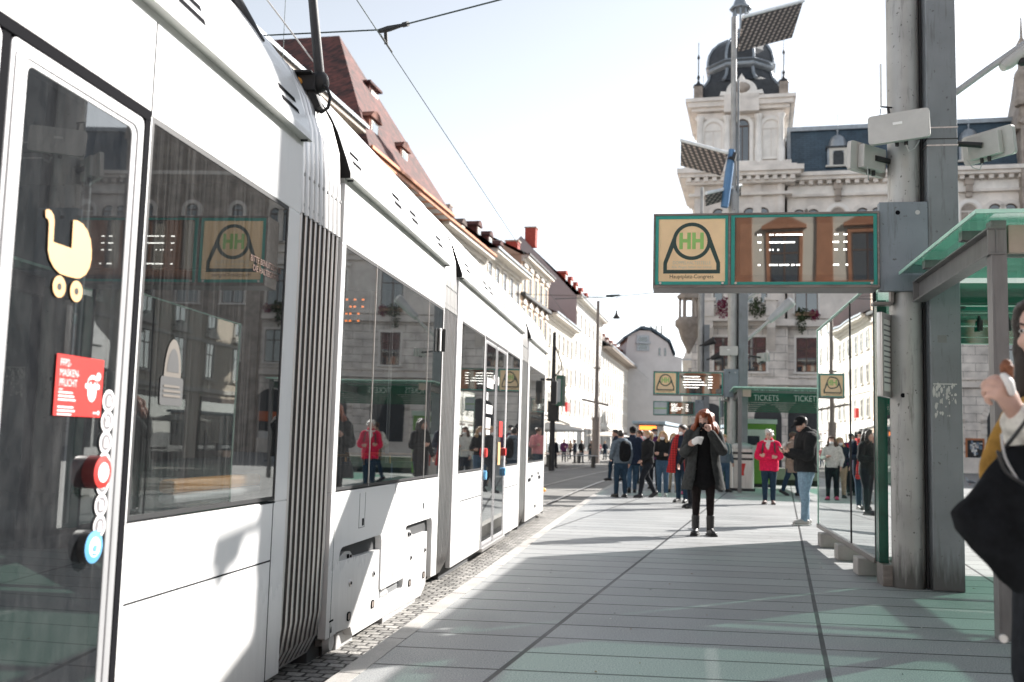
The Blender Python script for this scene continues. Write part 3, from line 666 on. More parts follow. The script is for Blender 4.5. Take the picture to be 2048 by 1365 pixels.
# section three with the second double door
body('body_section', 10.10, 15.40, [(10.37,11.86,'w'),(11.90,13.76,'door'),(13.82,15.16,'w')])
window(10.37,11.86); window(13.82,15.16)
d3 = [door_leaf(11.93,12.80,.06), door_leaf(12.84,13.73,.06)]
q = MB(); q.box(-.05,.004,11.90,13.76,2.502,2.535); q.box(-.05,.0,12.802,12.838,-.01,2.5); q.build('door_seal', M_rubber, TR)
q = MB(); q.box(-.05,.03,11.9,13.76,-.06,-.015); q.build('door_step', M_alu, TR, bev=.006)
for i,(y0,z,wd,h) in enumerate(((12.05,1.92,.5,.12),(12.05,1.76,.12,.1),(12.05,1.60,.48,.11),(12.05,1.42,.35,.13),(12.08,1.34,.3,.06))):
    q = MB(); quadx(q, XS, y0, y0+wd, z, z+h, 0); q.build('door_notice', M_stw, d3[0])
for z,mm,r in ((2.05,M_stw,.06),): 
    for dd,yy in ((d3[0],12.62),(d3[1],12.98)):
        q = MB(); disc(q, yy, z, r, 0); disc(q, yy, z, r*.5, 1, XS+.001); q.build('round_sticker', [mm, M_stg], dd)
for dd,yy in ((d3[0],12.02),(d3[1],13.62)):
    for z,mm in ((1.12,M_red),(.85,M_blue)):
        q = MB(); q.tube([(-.002,yy,z),(.035,yy,z)],[.058,.055],18,0); q.build('door_button', mm, dd)
q = MB(); quadx(q, XS, 13.15, 13.45, 1.32, 1.53, 0); q.build('mask_notice', M_red, d3[1])
q = MB(); quadx(q, XS, 13.1, 13.3, .95, 1.25, 0); q.build('door_notice', M_peach, d3[1])
groove([(10.52,11.86,.612,.622),(13.82,15.2,.612,.622),(11.86,11.87,-.03,.91),(13.78,13.79,-.03,.91),(12.5,12.508,2.54,2.92)])
for y in (10.4,11.6,12.0): vent(y, y+.22, 3.10)
q = MB()
for i in range(9):
    for j in range(3): q.tube([(fx(3.05+.06*j),13.0+.14*i,3.05+.06*j),(fx(3.05+.06*j)+.006,13.0+.14*i,3.05+.06*j)],.016,8,0)
q.build('vent_grille', M_gap, TR)
for y in (10.6,11.3,14.2,14.9): seat(y,-1.8); seat(y,-.45)
pole(11.88,-.3); pole(13.78,-.3)

# cab section four, nose curving in plan
body('body_section', 16.20, 18.95, [(16.40,18.85,'w')])
window(16.40,18.85)
groove([(16.5,16.9,.60,.66),(18.0,18.4,.60,.66)])
q = MB()
for y,z in ((16.95,.66),(17.9,.68),(17.5,.12)): q.box(-.02,.002,y,y+.22,z,z+.05)
q.build('vent', M_gap, TR)
def nose(i, w0=0): return 0
cx = [(0,18.95),(-.03,19.25),(-.12,19.55),(-.30,19.85),(-.60,20.05),(-1.15,20.12)]
cx = cx + [(W-x,y) for x,y in cx[::-1][1:]]
b = MB(); b.loft([[(x,y,z) for x,y in cx] for z in (-.10,.3,.92)], 0, True, False, False); b.loft([[(x,y,z) for x,y in cx] for z in (2.53,2.9,3.1)], 0, True, False, False)
b.loft([[(x,y,3.1) for x,y in cx], [((x+1.15)*.75-1.15,18.95+(y-18.95)*.6,3.5) for x,y in cx], [((x+1.15)*.4-1.15,18.95+(y-18.95)*.2,3.7) for x,y in cx]], 0, True, False, False)
b.build('cab_nose', M_white, TR)
b = MB(); b.loft([[(x+.0,y-.004,z) for x,y in cx] for z in (.92,2.53)], 0, True, False, False); b.build('windscreen', M_twin, TR)
q = MB(); q.box(-.02,.12,19.15,19.22,2.45,2.5,0); q.box(.08,.2,19.1,19.3,2.0,2.45,0); q.build('wing_mirror', M_black, TR, bev=.02)
q = MB(); q.ell((-.02,19.3,.35),(.04,.06,.04)); q.build('indicator_lamp', M_orange, TR)

# bellows
BP = [(-1.15,-.16),(-.42,-.155),(-.22,-.13),(-.10,-.06),(-.045,.05),(-.025,.2),(-.02,.6),(-.02,1.5),(-.02,2.55),(-.03,2.85),(-.05,3.10),(-.11,3.30),(-.22,3.50),(-.42,3.66),(-1.15,3.74)]
BPf = BP[:-1] + [(W-x,z) for x,z in BP[::-1]][0:1] + [(W-x,z) for x,z in BP[::-1][1:]]
def inset(p, d):
    out = []
    for i in range(len(p)):
        a = V(p[max(i-1,0)]); b_ = V(p[min(i+1,len(p)-1)]); t = (b_-a).normalized(); n_ = V((-t.y, t.x))
        out.append((p[i][0]+n_.x*d, p[i][1]+n_.y*d))
    return out
def bellow(y0, y1, n):
    b = MB(); pitch = (y1-y0)/n; ys = []; pr = []
    inn = inset(BPf, .075)
    for i in range(n):
        for f_, q_ in ((.0,1),(.30,0),(.70,0)): ys.append(y0+pitch*(i+f_)); pr.append(inn if q_ else BPf)
    ys.append(y1); pr.append(inn)
    b.loft([[(x,ys[k],z) for x,z in pr[k]] for k in range(len(ys))], 0, True, False, False)
    root = b.build('bellows', M_fold, TR)
    out1 = inset(BPf, -.010); up = [i for i,(x,z) in enumerate(BPf) if z > 2.5]
    lo = list(range(len(BPf)))
    for i in range(n):
        yc = y0+pitch*(i+.5); r_ = MB()
        hw = pitch*.17
        r_.loft([[(x,yc-hw,z) for x,z in BPf], [(x,yc-hw*.8,z) for x,z in out1],[(x,yc-hw*.35,z) for x,z in out1],[(x,yc-hw*.1,z) for x,z in BPf]], 0, True, False, False)
        hw = pitch*.40; U = BPf[8:-8]; U1 = inset(BPf,-.016)[8:-8]
        r_.loft([[(x,yc-hw,z) for x,z in U], [(x,yc-hw*.6,z) for x,z in U1],[(x,yc+hw*.6,z) for x,z in U1],[(x,yc+hw,z) for x,z in U]], 0, True, False, False)
        for z in (2.60, 2.78, 2.94):
            k = (-.02 if z<2.6 else (-.026 if z<2.8 else -.045))
            r_.tube([(k+.012,yc,z),(k+.022,yc,z)],[.013,.010],8,1)
        r_.build('bellows_rib', [M_alu, M_alu2], root)
    e = MB()
    for yy in (y0-.012, y1+.004): e.prism([(x,z) for x,z in inset(BPf,.01)], yy, yy+.008, 'y', 0)
    e.build('end_frame', M_rubber, root)
bellow(5.40, 6.15, 9); bellow(9.46, 10.08, 9); bellow(15.43, 16.17, 9)
# pantograph on the roof behind the first section
pa = MB(); pa.box(-.75,-.085,5.74,5.86,3.40,3.50,0); pa.box(-.62,-.10,5.70,5.90,3.50,3.515,0); pa.prism([(-.40,3.42),(-.10,3.42),(-.05,3.30),(-.22,3.22),(-.36,3.28)],5.76,5.84,'y',0); pa.tube([(-.19,5.735,3.45),(-.19,5.72,3.45)],.026,10,2)
pa.ell((-.075,5.80,3.47),(.06,.06,.07),None,12,8,1)
pa.tube([(-.06,5.78,3.45),(-.015,5.76,3.42),(.012,5.76,3.36),(.0,5.76,3.29),(-.04,5.76,3.26),(-.08,5.77,3.28)],.011,8,1)
pa.build('pantograph_base', [M_dark, M_black, M_orange], TR, bev=.004)
pa = MB(); pa.tube([(-.07,5.80,3.45),(-.15,5.79,4.05),(-.26,5.76,4.9)],[.033,.029,.026],12,0); pa.tube([(-.085,5.84,3.5),(-.17,5.82,4.05),(-.28,5.79,4.9)],.008,6,1); pa.tube([(-.26,5.76,4.9),(-1.15,4.6,5.80)],.022,10,0)
pa.tube([(-.14,5.0,3.40),(-.33,5.0,3.72),(-.75,4.9,4.45)],[.030,.028,.026],10,0); pa.tube([(-.19,5.02,3.42),(-.40,5.0,3.76),(-.8,4.9,4.45)],.008,6,1); pa.tube([(-.08,5.80,3.55),(-.45,5.78,4.02),(-.9,5.76,4.6)],.006,6,2)
pa.tube([(-1.9,4.6,5.83),(-.4,4.6,5.83)],.03,8,0)
pa.build('pantograph_arm', [M_dark, M_alu, M_offw], TR)
# ---------------------------------------------------------------- tram stops: pillars, signs, shelters (local frame at the round column foot)
SO = V((3.80, 9.55, 0)); SR = R(-10); STEP = V((3.05, 21.2, 0))
def streakmat(name, col, dirt, seed, rough=.5, metal=.35):
    m, nt, b, out = base(name); L = nt.links.new
    tc = nd(nt,'ShaderNodeTexCoord'); mp = nd(nt,'ShaderNodeMapping'); mp.inputs['Scale'].default_value=(9,9,.9); mp.inputs['Location'].default_value=(seed,seed,0); L(tc.outputs['Object'], mp.inputs[0])
    n1 = nd(nt,'ShaderNodeTexNoise', Scale=1.6, Detail=9.0, Roughness=.72); L(mp.outputs[0], n1.inputs['Vector'])
    n2 = nd(nt,'ShaderNodeTexNoise', Scale=2.1, Detail=5.0); L(tc.outputs['Object'], n2.inputs['Vector'])
    n3 = nd(nt,'ShaderNodeTexNoise', Scale=26.0, Detail=3.0); L(tc.outputs['Object'], n3.inputs['Vector'])
    a = nd(nt,'ShaderNodeMapRange'); L(n1.outputs[0], a.inputs[0]); a.inputs[1].default_value=.54; a.inputs[2].default_value=.74; a.inputs[3].default_value=0; a.inputs[4].default_value=.8
    d = nd(nt,'ShaderNodeMapRange'); L(n3.outputs[0], d.inputs[0]); d.inputs[1].default_value=.66; d.inputs[2].default_value=.72; d.inputs[3].default_value=0; d.inputs[4].default_value=.75
    sp = nd(nt,'ShaderNodeSeparateXYZ'); L(tc.outputs['Object'], sp.inputs[0])
    low = nd(nt,'ShaderNodeMapRange'); L(math_(nt,'ADD', sp.outputs[2], math_(nt,'MULTIPLY', n1.outputs[0], -.9)), low.inputs[0]); low.inputs[1].default_value=-.05; low.inputs[2].default_value=-.35; low.inputs[3].default_value=0; low.inputs[4].default_value=.85
    f = math_(nt,'MAXIMUM', math_(nt,'MAXIMUM', a.outputs[0], d.outputs[0]), low.outputs[0])
    mr = nd(nt,'ShaderNodeMapRange'); L(n2.outputs[0], mr.inputs[0]); mr.inputs[1].default_value=.3; mr.inputs[2].default_value=.7; mr.inputs[3].default_value=.82; mr.inputs[4].default_value=1.15
    mv = nd(nt,'ShaderNodeVectorMath', operation='MULTIPLY'); mv.inputs[0].default_value = col; L(mr.outputs[0], mv.inputs[1])
    mx = nd(nt,'ShaderNodeMix', data_type='RGBA'); L(f, mx.inputs[0]); L(mv.outputs[0], mx.inputs[6]); mx.inputs[7].default_value = rgb(dirt)
    L(mx.outputs[2], b.inputs['Base Color']); b.inputs['Roughness'].default_value=rough; b.inputs['Metallic'].default_value=metal
    return m
M_col = streakmat('galvanised_column', (.40,.395,.385), (.05,.048,.045), 3.1)
M_box = streakmat('painted_steel_column', (.22,.235,.25), (.07,.068,.066), 7.7, .55, .2)
M_plate = streakmat('painted_steel_plate', (.22,.25,.28), (.08,.08,.08), 1.3, .55, .2)
M_scrape = mat('torn_paper_residue', (.55,.54,.52), .8)

def make_pillar(label, k, full=True):
    o = empty('stop_pillar', SO+STEP*k, SR, label, 'pillar', 'twin columns of the tram stops')
    b = MB(); b.tube([(0,0,0),(0,0,9.2)],.150,32,0); b.tube([(0,0,9.2),(0,0,15.0)],.088,24,0); b.tube([(0,0,9.15),(0,0,9.3)],[.155,.107],24,0); b.build('round_column', M_col, o)
    b = MB(); b.box(.175,.455,-.19,.14,.0,7.6,0); b.box(.112,.175,-.06,.06,7.0,12.9,0); b.build('square_column', M_box, o, bev=.012)
    b = MB(); b.box(-.27,.1735,-.198,-.105,2.79,3.655,0); q = b.build('mounting_plate', M_plate, o, bev=.006)
    for x,z in ((-.10,3.55),(.08,3.55)):
        c = MB(); c.tube([(x,-.2005,z),(x,-.190,z)],.022,12,0); c.build('bolt_hole', M_gap if x<0 else M_alu2, q)
    b = MB(); b.box(.152,.172,-.04,.09,0,9,0); b.build('gap_shade_strip', M_dark, o)  # dark strip put in for the shade between the two columns
    b = MB(); b.box(-.165,-.135,-.16,-.06,2.68,2.80,0); b.box(-.33,-.15,-.17,-.06,2.66,2.69,0); b.build('bracket', M_framebrown, o, bev=.004)
    if full:
        b = MB(); random.seed(5)
        for i in range(46):
            x = .20+random.random()*.20; z = 1.60+random.random()*.32; s_ = .004+random.random()*.012; h = s_*(1+2.4*random.random())
            n_ = 7; pts = [(x+s_*math.cos(2*math.pi*j/n_)*(.5+random.random()*.7), z+h*math.sin(2*math.pi*j/n_)*(.5+random.random()*.7)) for j in range(n_)]
            b.add([(p[0],-.1925,p[1]) for p in pts],[tuple(range(n_))[::-1] if False else tuple(range(n_))],0)
        b.box(.20,.41,-.1925,-.1905,1.905,1.915,0)
        b.build('torn_sticker', M_scrape, o)
        b = MB(); b.box(.245,.325,-.1918,-.1905,2.30,2.37,0); b.build('tape_mark', mat('tape_grey',(.20,.20,.20),.6), o)
        b = MB(); b.tube([(-.06,-.142,1.80),(-.06,-.136,1.80)],.022,12,0); b.build('bolt_hole', M_gap, o)
    return o
make_pillar('nearest twin column, round and square, carrying the large HH stop sign', 0)
make_pillar('twin column with three tilted reflector panels high above, beside the waste bin', 1, False)
make_pillar('farthest pair of thin grey columns behind the red-haired woman', 2, False)

# --- sign box
def sx(px): return -2.42 + (px-1312)/443*2.14
def sz(py): return 3.56 - (py-418)/150*.745
FY = -.235
def make_sign(label, k, blank=False, seed=1):
    o = empty('stop_sign', SO+STEP*k, SR, label, 'sign', 'hanging stop signs')
    b = MB(); x0,x1,z0,z1 = sx(1312), sx(1756), sz(568), sz(418)
    b.box(x0,x1,-.215,.13,z0,z1,0)
    b.box(x0,x1,FY,-.215,z1-.022,z1,0); b.box(x0,x1,FY,-.215,z0,z0+.03,0); b.box(x0,x0+.018,FY,-.215,z0+.03,z1-.022,0); b.box(x1-.018,x1,FY,-.215,z0+.03,z1-.022,0)
    b.box(sx(1463.5),sx(1467.5),FY,-.215,z0+.03,z1-.022,0)
    b.build('housing', M_framebrown, o, bev=.004)
    def fr(a,c,d,e,a2,c2,d2,e2,nm):
        q = MB(); P = lambda u,v: (u,v)
        out = [(sx(a),sz(e)),(sx(c),sz(e)),(sx(c),sz(d)),(sx(a),sz(d))]; inn = [(sx(a2),sz(e2)),(sx(c2),sz(e2)),(sx(c2),sz(d2)),(sx(a2),sz(d2))]
        vs = [(u,-.226,v) for u,v in out]+[(u,-.226,v) for u,v in inn]
        q.add(vs,[(i,(i+1)%4,4+(i+1)%4,4+i) for i in range(4)],0)
        vs2 = [(u,-.226,v) for u,v in inn]+[(u,-.2175,v) for u,v in inn]
        q.add(vs2,[((i+1)%4,i,4+i,4+(i+1)%4) for i in range(4)],0)
        return q.build(nm, M_teal, o)
    f1 = fr(1316.5,1462.5,422.5,561.5,1323,1457,429,555,'panel_frame'); f2 = fr(1468.5,1751.5,422.5,561.5,1476,1745,427,556,'panel_frame')
    for px in ((1327,558.5),(1452,558.5)): 
        q = MB(); q.tube([(sx(px[0]),-.227,sz(px[1])),(sx(px[0]),-.232,sz(px[1]))],[.014,.010],12,0); q.build('screw', M_alu, f1)
    for px in ((1478,558.5),(1741,558.5)):
        q = MB(); q.tube([(sx(px[0]),-.227,sz(px[1])),(sx(px[0]),-.232,sz(px[1]))],[.014,.010],12,0); q.build('screw', M_alu, f2)
    y = -.219
    q = MB(); q.add([(sx(1323),y,sz(555)),(sx(1457),y,sz(555)),(sx(1457),y,sz(429)),(sx(1323),y,sz(429))],[(0,1,2,3)],0)
    s = 2.14/443
    if not blank:
        cx_, cz_ = sx(1390), sz(474)
        n = 40; ro, ri = 39*s, 31.5*s; e = y-.0012
        vs = [(cx_+ro*math.cos(2*math.pi*i/n),e,cz_+ro*math.sin(2*math.pi*i/n)) for i in range(n)]+[(cx_+ri*math.cos(2*math.pi*i/n),e,cz_+ri*math.sin(2*math.pi*i/n)) for i in range(n)]
        q.add(vs,[(i,(i+1)%n,n+(i+1)%n,n+i) for i in range(n)],1)
        def stroke(pts, e=y-.0014):
            q.add([(sx(a),e,sz(b_)) for a,b_ in pts],[tuple(range(len(pts)))],1)
        stroke([(1333,539),(1333,517),(1340.5,519),(1340.5,531.5)]); stroke([(1333,517),(1352,465),(1356.5,479),(1340.5,519)])
        stroke([(1447,539),(1447,517),(1439.5,519),(1439.5,531.5)][::-1]); stroke([(1447,517),(1428,465),(1423.5,479),(1439.5,519)][::-1])
        stroke([(1333,539),(1447,539),(1447,531.5),(1333,531.5)], y-.0013)
        for a in (1365,1391):
            for x0_,x1_,y0_,y1_ in ((a,a+7,490,456.5),(a+16,a+23,490,456.5),(a+7,a+16,476.5,469.5)):
                q.add([(sx(x0_),y-.0016,sz(y0_)),(sx(x1_),y-.0016,sz(y0_)),(sx(x1_),y-.0016,sz(y1_)),(sx(x0_),y-.0016,sz(y1_))],[(0,1,2,3)],2)
        put_text(q,'DOPPELHALTESTELLE',.048,lambda u,v: (cx_+u, y-.0016, sz(520.5)+v),3,'CENTER',.80)
        put_text(q,'Alle Wagen halten nur einmal',.040,lambda u,v: (cx_+u, y-.0016, sz(528.5)+v),3,'CENTER',.80)
        put_text(q,'Hauptplatz-Congress',.054,lambda u,v: (cx_+u, y-.0016, sz(548.5)+v),4,'CENTER',.93)
        q.build('stop_panel', [M_tan, M_signdark, M_signgreen, M_signgrey, M_black], o)
    else:
        q.add([(sx(1323),y-.001,sz(500)),(sx(1457),y-.001,sz(500)),(sx(1457),y-.001,sz(488)),(sx(1323),y-.001,sz(488))],[(0,1,2,3)],1)
        q.build('stop_panel', [mat('pale_panel',(.5,.55,.57),.4), M_signgreen], o)
    q = MB(); q.add([(sx(1476),y,sz(556)),(sx(1745),y,sz(556)),(sx(1745),y,sz(427)),(sx(1476),y,sz(427))],[(0,1,2,3)],0)
    q.add([(sx(1487),y-.001,sz(542)),(sx(1731),y-.001,sz(542)),(sx(1731),y-.001,sz(440)),(sx(1487),y-.001,sz(440))],[(0,1,2,3)],1)
    q.build('display', [M_dispdark, M_display], o)
    q = MB(); random.seed(seed)
    rows = [(462.5,[(1521,1529),(1544,1553),(1557,1609)],[(1670,1678),(1688,1695)]),(477.5,[(1521,1528),(1544,1594)],[(1667,1679),(1688,1695)]),(492.5,[(1525,1528),(1544,1547),(1550,1553),(1560,1563)],[(1670,1677),(1688,1694)]),(522.5,[(1522,1527),(1544,1561),(1564,1583),(1587,1594),(1597,1604)],[(1668,1679),(1692,1696)])]
    if k: rows = [(450+i*17, [(1500+12*random.random(),1560+90*random.random())], [(1660,1690-10*random.random())]) for i in range(5)]
    for py,a,c in rows:
        for x0_,x1_ in a+c:
            x = x0_
            while x < x1_:
                wd = min(1.2+1.6*random.random(), x1_-x)
                h0 = 1.9*(.6+.4*random.random())
                q.add([(sx(x),y-.003,sz(py+h0)),(sx(x+wd),y-.003,sz(py+h0)),(sx(x+wd),y-.003,sz(py-1.6)),(sx(x),y-.003,sz(py-1.6))],[(0,1,2,3)],0)
                x += wd+.7
    q.build('lettering', M_led, o)
    return o
M_dispdark = glassy('display_border_glass', (.0,.0,.0), .16, 0.0, power=3, body=(.008,.008,.012), rough=.02)
M_display = glassy('display_glass', (.0,.0,.0), .17, 0.0, power=3, body=(.03,.022,.018), rough=.012, dirt=.03, streak=(20,20,20))
make_sign('large near HH stop sign reading Hauptplatz-Congress, hung on the near columns', 0)
make_sign('smaller distant tan HH stop sign above the red-haired woman', 1, False, 3)
make_sign('farthest hanging stop sign with pale left panel, lowest in view', 2, True, 4)

# --- antennas on the near columns
def rbox(b, hx, hy, hz, r=.03, m=0):
    pts = rrect(-hx,hx,-hz,hz,r); b.prism(pts, -hy, hy, 'y', m)
def antenna(wpos, yaw, tilt, label, k=0, arm=None, hx=.275, hz=.142, roll=0):
    o = empty('panel_antenna', V(wpos)+STEP*k, 0, label, 'antenna', 'white panel antennas strapped to stop columns')
    Mx = Matrix.Rotation(yaw,4,'Z') @ Matrix.Rotation(tilt,4,'X') @ Matrix.Rotation(roll,4,'Y')
    b = MB(); b.X = Mx; rbox(b, hx, .022, hz, .035); b.build('radome', M_ant, o, bev=.01)
    b = MB(); b.X = Mx; b.box(-hx*.62,hx*.62,.024,.095,-hz*.8,hz*.8); b.build('rear_housing', M_ant, o, bev=.008)
    b = MB(); b.X = Mx; b.box(-.05,.035,-.0245,-.022,.02,.045,0); b.build('name_plate', M_offw, o)
    for x in (-.03,.05):
        b = MB(); b.X = Mx; b.tube([(x,.06,-hz*.8),(x,.06,-hz*.8-.05)],.018,10,0); b.build('cable_gland', M_black, o)
    b = MB(); b.X = Mx; b.tube([(.05,.06,-hz-.02),(.07,.08,-hz-.08),(.12,.11,-hz-.05),(.16,.13,-hz+.03)],.006,6,0); b.build('cable', M_alu2, o)
    if arm:
        b = MB(); a = V(arm)-V(wpos); c = Mx @ V((0,.10,0)); d = (a-c)
        b.tube([c, c+d*.92],.028,8,0); b.tube([c+d*.92,a],.05,8,1); b.build('arm', [M_black, M_alu2], o)
    return o
for k,lab in ((0,'near'),(1,'distant')):
    if k == 0:
        antenna((3.60,9.15,4.32), R(-30), R(-4), 'largest white antenna facing us, in front of the near round column', 0, (3.75,9.40,4.30), roll=R(-2))
        antenna((3.42,9.50,4.10), R(-146), R(-3), 'white antenna seen from its side left of the near round column', 0, (3.68,9.55,4.10))
        antenna((4.58,9.42,4.25), R(118), R(-8), 'white antenna on a black arm right of the near square column', 0, (4.24,9.48,4.28))
    else:
        antenna((3.60,9.17,4.2), R(-14), 0, 'small white antenna box on the distant columns, above the TICKETS shelter', 1, (3.75,9.40,4.2))
        antenna((4.72,9.42,4.05), R(115), R(-6), 'small distant white antenna on an arm right of the columns', 1, (4.24,9.48,4.1))
for k in (0,):
    b = MB(); b.tube([(3.545,9.45,4.62),(3.545,9.45,5.05)],.011,8,0); b.tube([(3.545,9.45,4.62),(3.66,9.47,4.62)],.008,6,1); b.tube([(3.545,9.45,4.6),(3.53,9.45,4.5),(3.56,9.46,4.44),(3.64,9.48,4.45)],.004,6,1); b.tube([(3.62,9.46,4.61),(3.66,9.47,4.42)],.012,6,2)
    tag(b.build('rod_antenna', [M_offw, M_black, M_black]), 'thin whip antenna left of the near round column', 'antenna')
b = MB(); b.tube([(4.17,9.49,4.70),(4.60,9.48,5.03),(5.05,9.46,5.36)],.032,12,0); b.tube([(4.74,9.45,5.05),(4.80,9.45,5.09),(5.0,9.44,5.25)],[.045,.06,.06],12,1); b.ell((4.93,9.42,5.10),(.05,.05,.04),None,10,6,2)
tag(b.build('lamp_arm', [M_alu2, M_ant, M_black]), 'slanted grey lamp arm rising right from the near square column', 'street lamp')
for z in (4.33,4.20,4.27):
    pass
b = MB()
for z,hh,mi in ((4.375,.006,0),(4.265,.005,1),(4.20,.006,0)):
    b.X = Matrix.Translation(SO) @ Matrix.Rotation(SR,4,'Z')
    for y in (-.194,.142): b.box(.172,.458,y,y+.003,z,z+.012 if mi==0 else z+.008,mi)
    for x in (.171,.4565): b.box(x,x+.003,-.194,.145,z,z+.012,mi)
b.X = None
tag(b.build('steel_strap', [M_alu, M_black]), 'bright steel straps around the near square column', 'strap')

# --- lighting reflectors on the distant mast
def dot_material():
    m, nt, b, out = base('perforated_panel'); L = nt.links.new
    tc = nd(nt,'ShaderNodeTexCoord'); sp = nd(nt,'ShaderNodeSeparateXYZ'); L(tc.outputs['UV'] if False else tc.outputs['Object'], sp.inputs[0])
    def fr(i, per): return math_(nt,'ABSOLUTE', math_(nt,'SUBTRACT', math_(nt,'FRACT', math_(nt,'DIVIDE', sp.outputs[i], per)), .5))
    a = fr(0,.29); c = fr(1,.12)
    d = math_(nt,'MAXIMUM', math_(nt,'MULTIPLY', a, 1.3), math_(nt,'MULTIPLY', c, .9))
    mr = nd(nt,'ShaderNodeMapRange'); L(d, mr.inputs[0]); mr.inputs[1].default_value=.26; mr.inputs[2].default_value=.32
    mx = nd(nt,'ShaderNodeMix', data_type='RGBA'); L(mr.outputs[0], mx.inputs[0]); mx.inputs[6].default_value=(.55,.47,.43,1); mx.inputs[7].default_value=(.07,.065,.07,1)
    L(mx.outputs[2], b.inputs['Base Color']); b.inputs['Roughness'].default_value=.5
    return m
M_perf = dot_material()
def reflector(c4, label, thick=.05):
    # c4: near-left-top, right-top, right-bottom, left-bottom as world points
    P = [V(p) for p in c4]; c = sum(P, V())/4
    ux = ((P[1]-P[0])+(P[2]-P[3])).normalized(); uy = ((P[3]-P[0])+(P[2]-P[1])); uy = (uy-ux*uy.dot(ux)).normalized(); uz = ux.cross(uy)
    o = empty('reflector_panel', c, 0, label, 'reflector', 'tilted light reflectors on the distant mast')
    Mx = Matrix((ux,uy,uz)).transposed().to_4x4(); o.matrix_world = Matrix.Translation(c) @ Mx
    hx = (P[1]-P[0]).length/2; hy = (P[3]-P[0]).length/2
    Lc = [Mx.to_3x3().inverted() @ (p-c) for p in P]; up_ = V((0,0,thick)) if uz.z > 0 else V((0,0,-thick))
    b = MB(); b.add(Lc+[p+up_ for p in Lc],[(0,1,2,3),(7,6,5,4),(0,4,5,1),(1,5,6,2),(2,6,7,3),(3,7,4,0)],0); b.build('perforated_sheet', M_perf, o)
    b = MB(); b.tube([Lc[0],Lc[1]],.055,6,0); b.build('edge_profile', mat('white_profile',(.75,.78,.8),.4), o)
    return o
mY = 30.4
reflector([Yp(1487,34,29.5),Yp(1607,2,31.2),Yp(1584,76,32.6),Yp(1478,104,30.9)], 'largest tilted reflector panel at the top of the distant mast')
reflector([Yp(1362,281,31.6),Yp(1455,306,29.9),Yp(1441,352,31.2),Yp(1361,332,32.9)], 'middle reflector panel tilted to the left of the distant mast')
reflector([Yp(1412,387,29.8),Yp(1482,371,31.0),Yp(1482,392,32.0),Yp(1412,413,30.8)], 'lowest small reflector panel just above the large near sign')
b = MB(); b.tube([Yp(1464,300,mY),Yp(1458,345,mY),Yp(1449,415,mY)],[.10,.13,.12],8,0); b.tube([Yp(1468,306,mY),Yp(1462,322,mY)],[.1,.14],8,1)
tag(b.build('floodlight_bracket', [mat('blue_bracket',(.10,.22,.40),.5), M_dark]), 'blue bracket on the distant mast below the middle reflector', 'bracket')
for a_,b_,lab in (((1494,680),(1545,636),'lower slanted lamp arm right of the distant columns'),((1494,600),(1520,578),'upper slanted lamp arm right of the distant columns, just under the near sign')):
    b = MB(); p0,p1 = Yp(*a_,30.6),Yp(*b_,30.6); b.tube([p0,p1],.05,8,0); d=(p1-p0).normalized(); b.tube([p1-d*.15,p1+d*.75],[.10,.17],10,1); b.tube([p1+d*.75,p1+d*.82],[.17,.15],10,2)
    tag(b.build('floodlight', [M_ant, M_alu2, M_offw]), lab, 'floodlight', 'floodlights on the distant columns')
for a_,lab in (((1418,686),'upper small black spotlight on the thin far column'),((1432,714),'lower small black spotlight on the thin far column')):
    b = MB(); p0 = Yp(*a_,51); b.tube([p0+V((-.25,0,-.1)),p0+V((.25,-.2,.12))],[.10,.20],10,0); b.tube([p0,p0+V((-.45,.2,-.15))],.04,6,0)
    tag(b.build('spotlight', [M_dark]), lab, 'spotlight', 'spotlights on the thin far column')

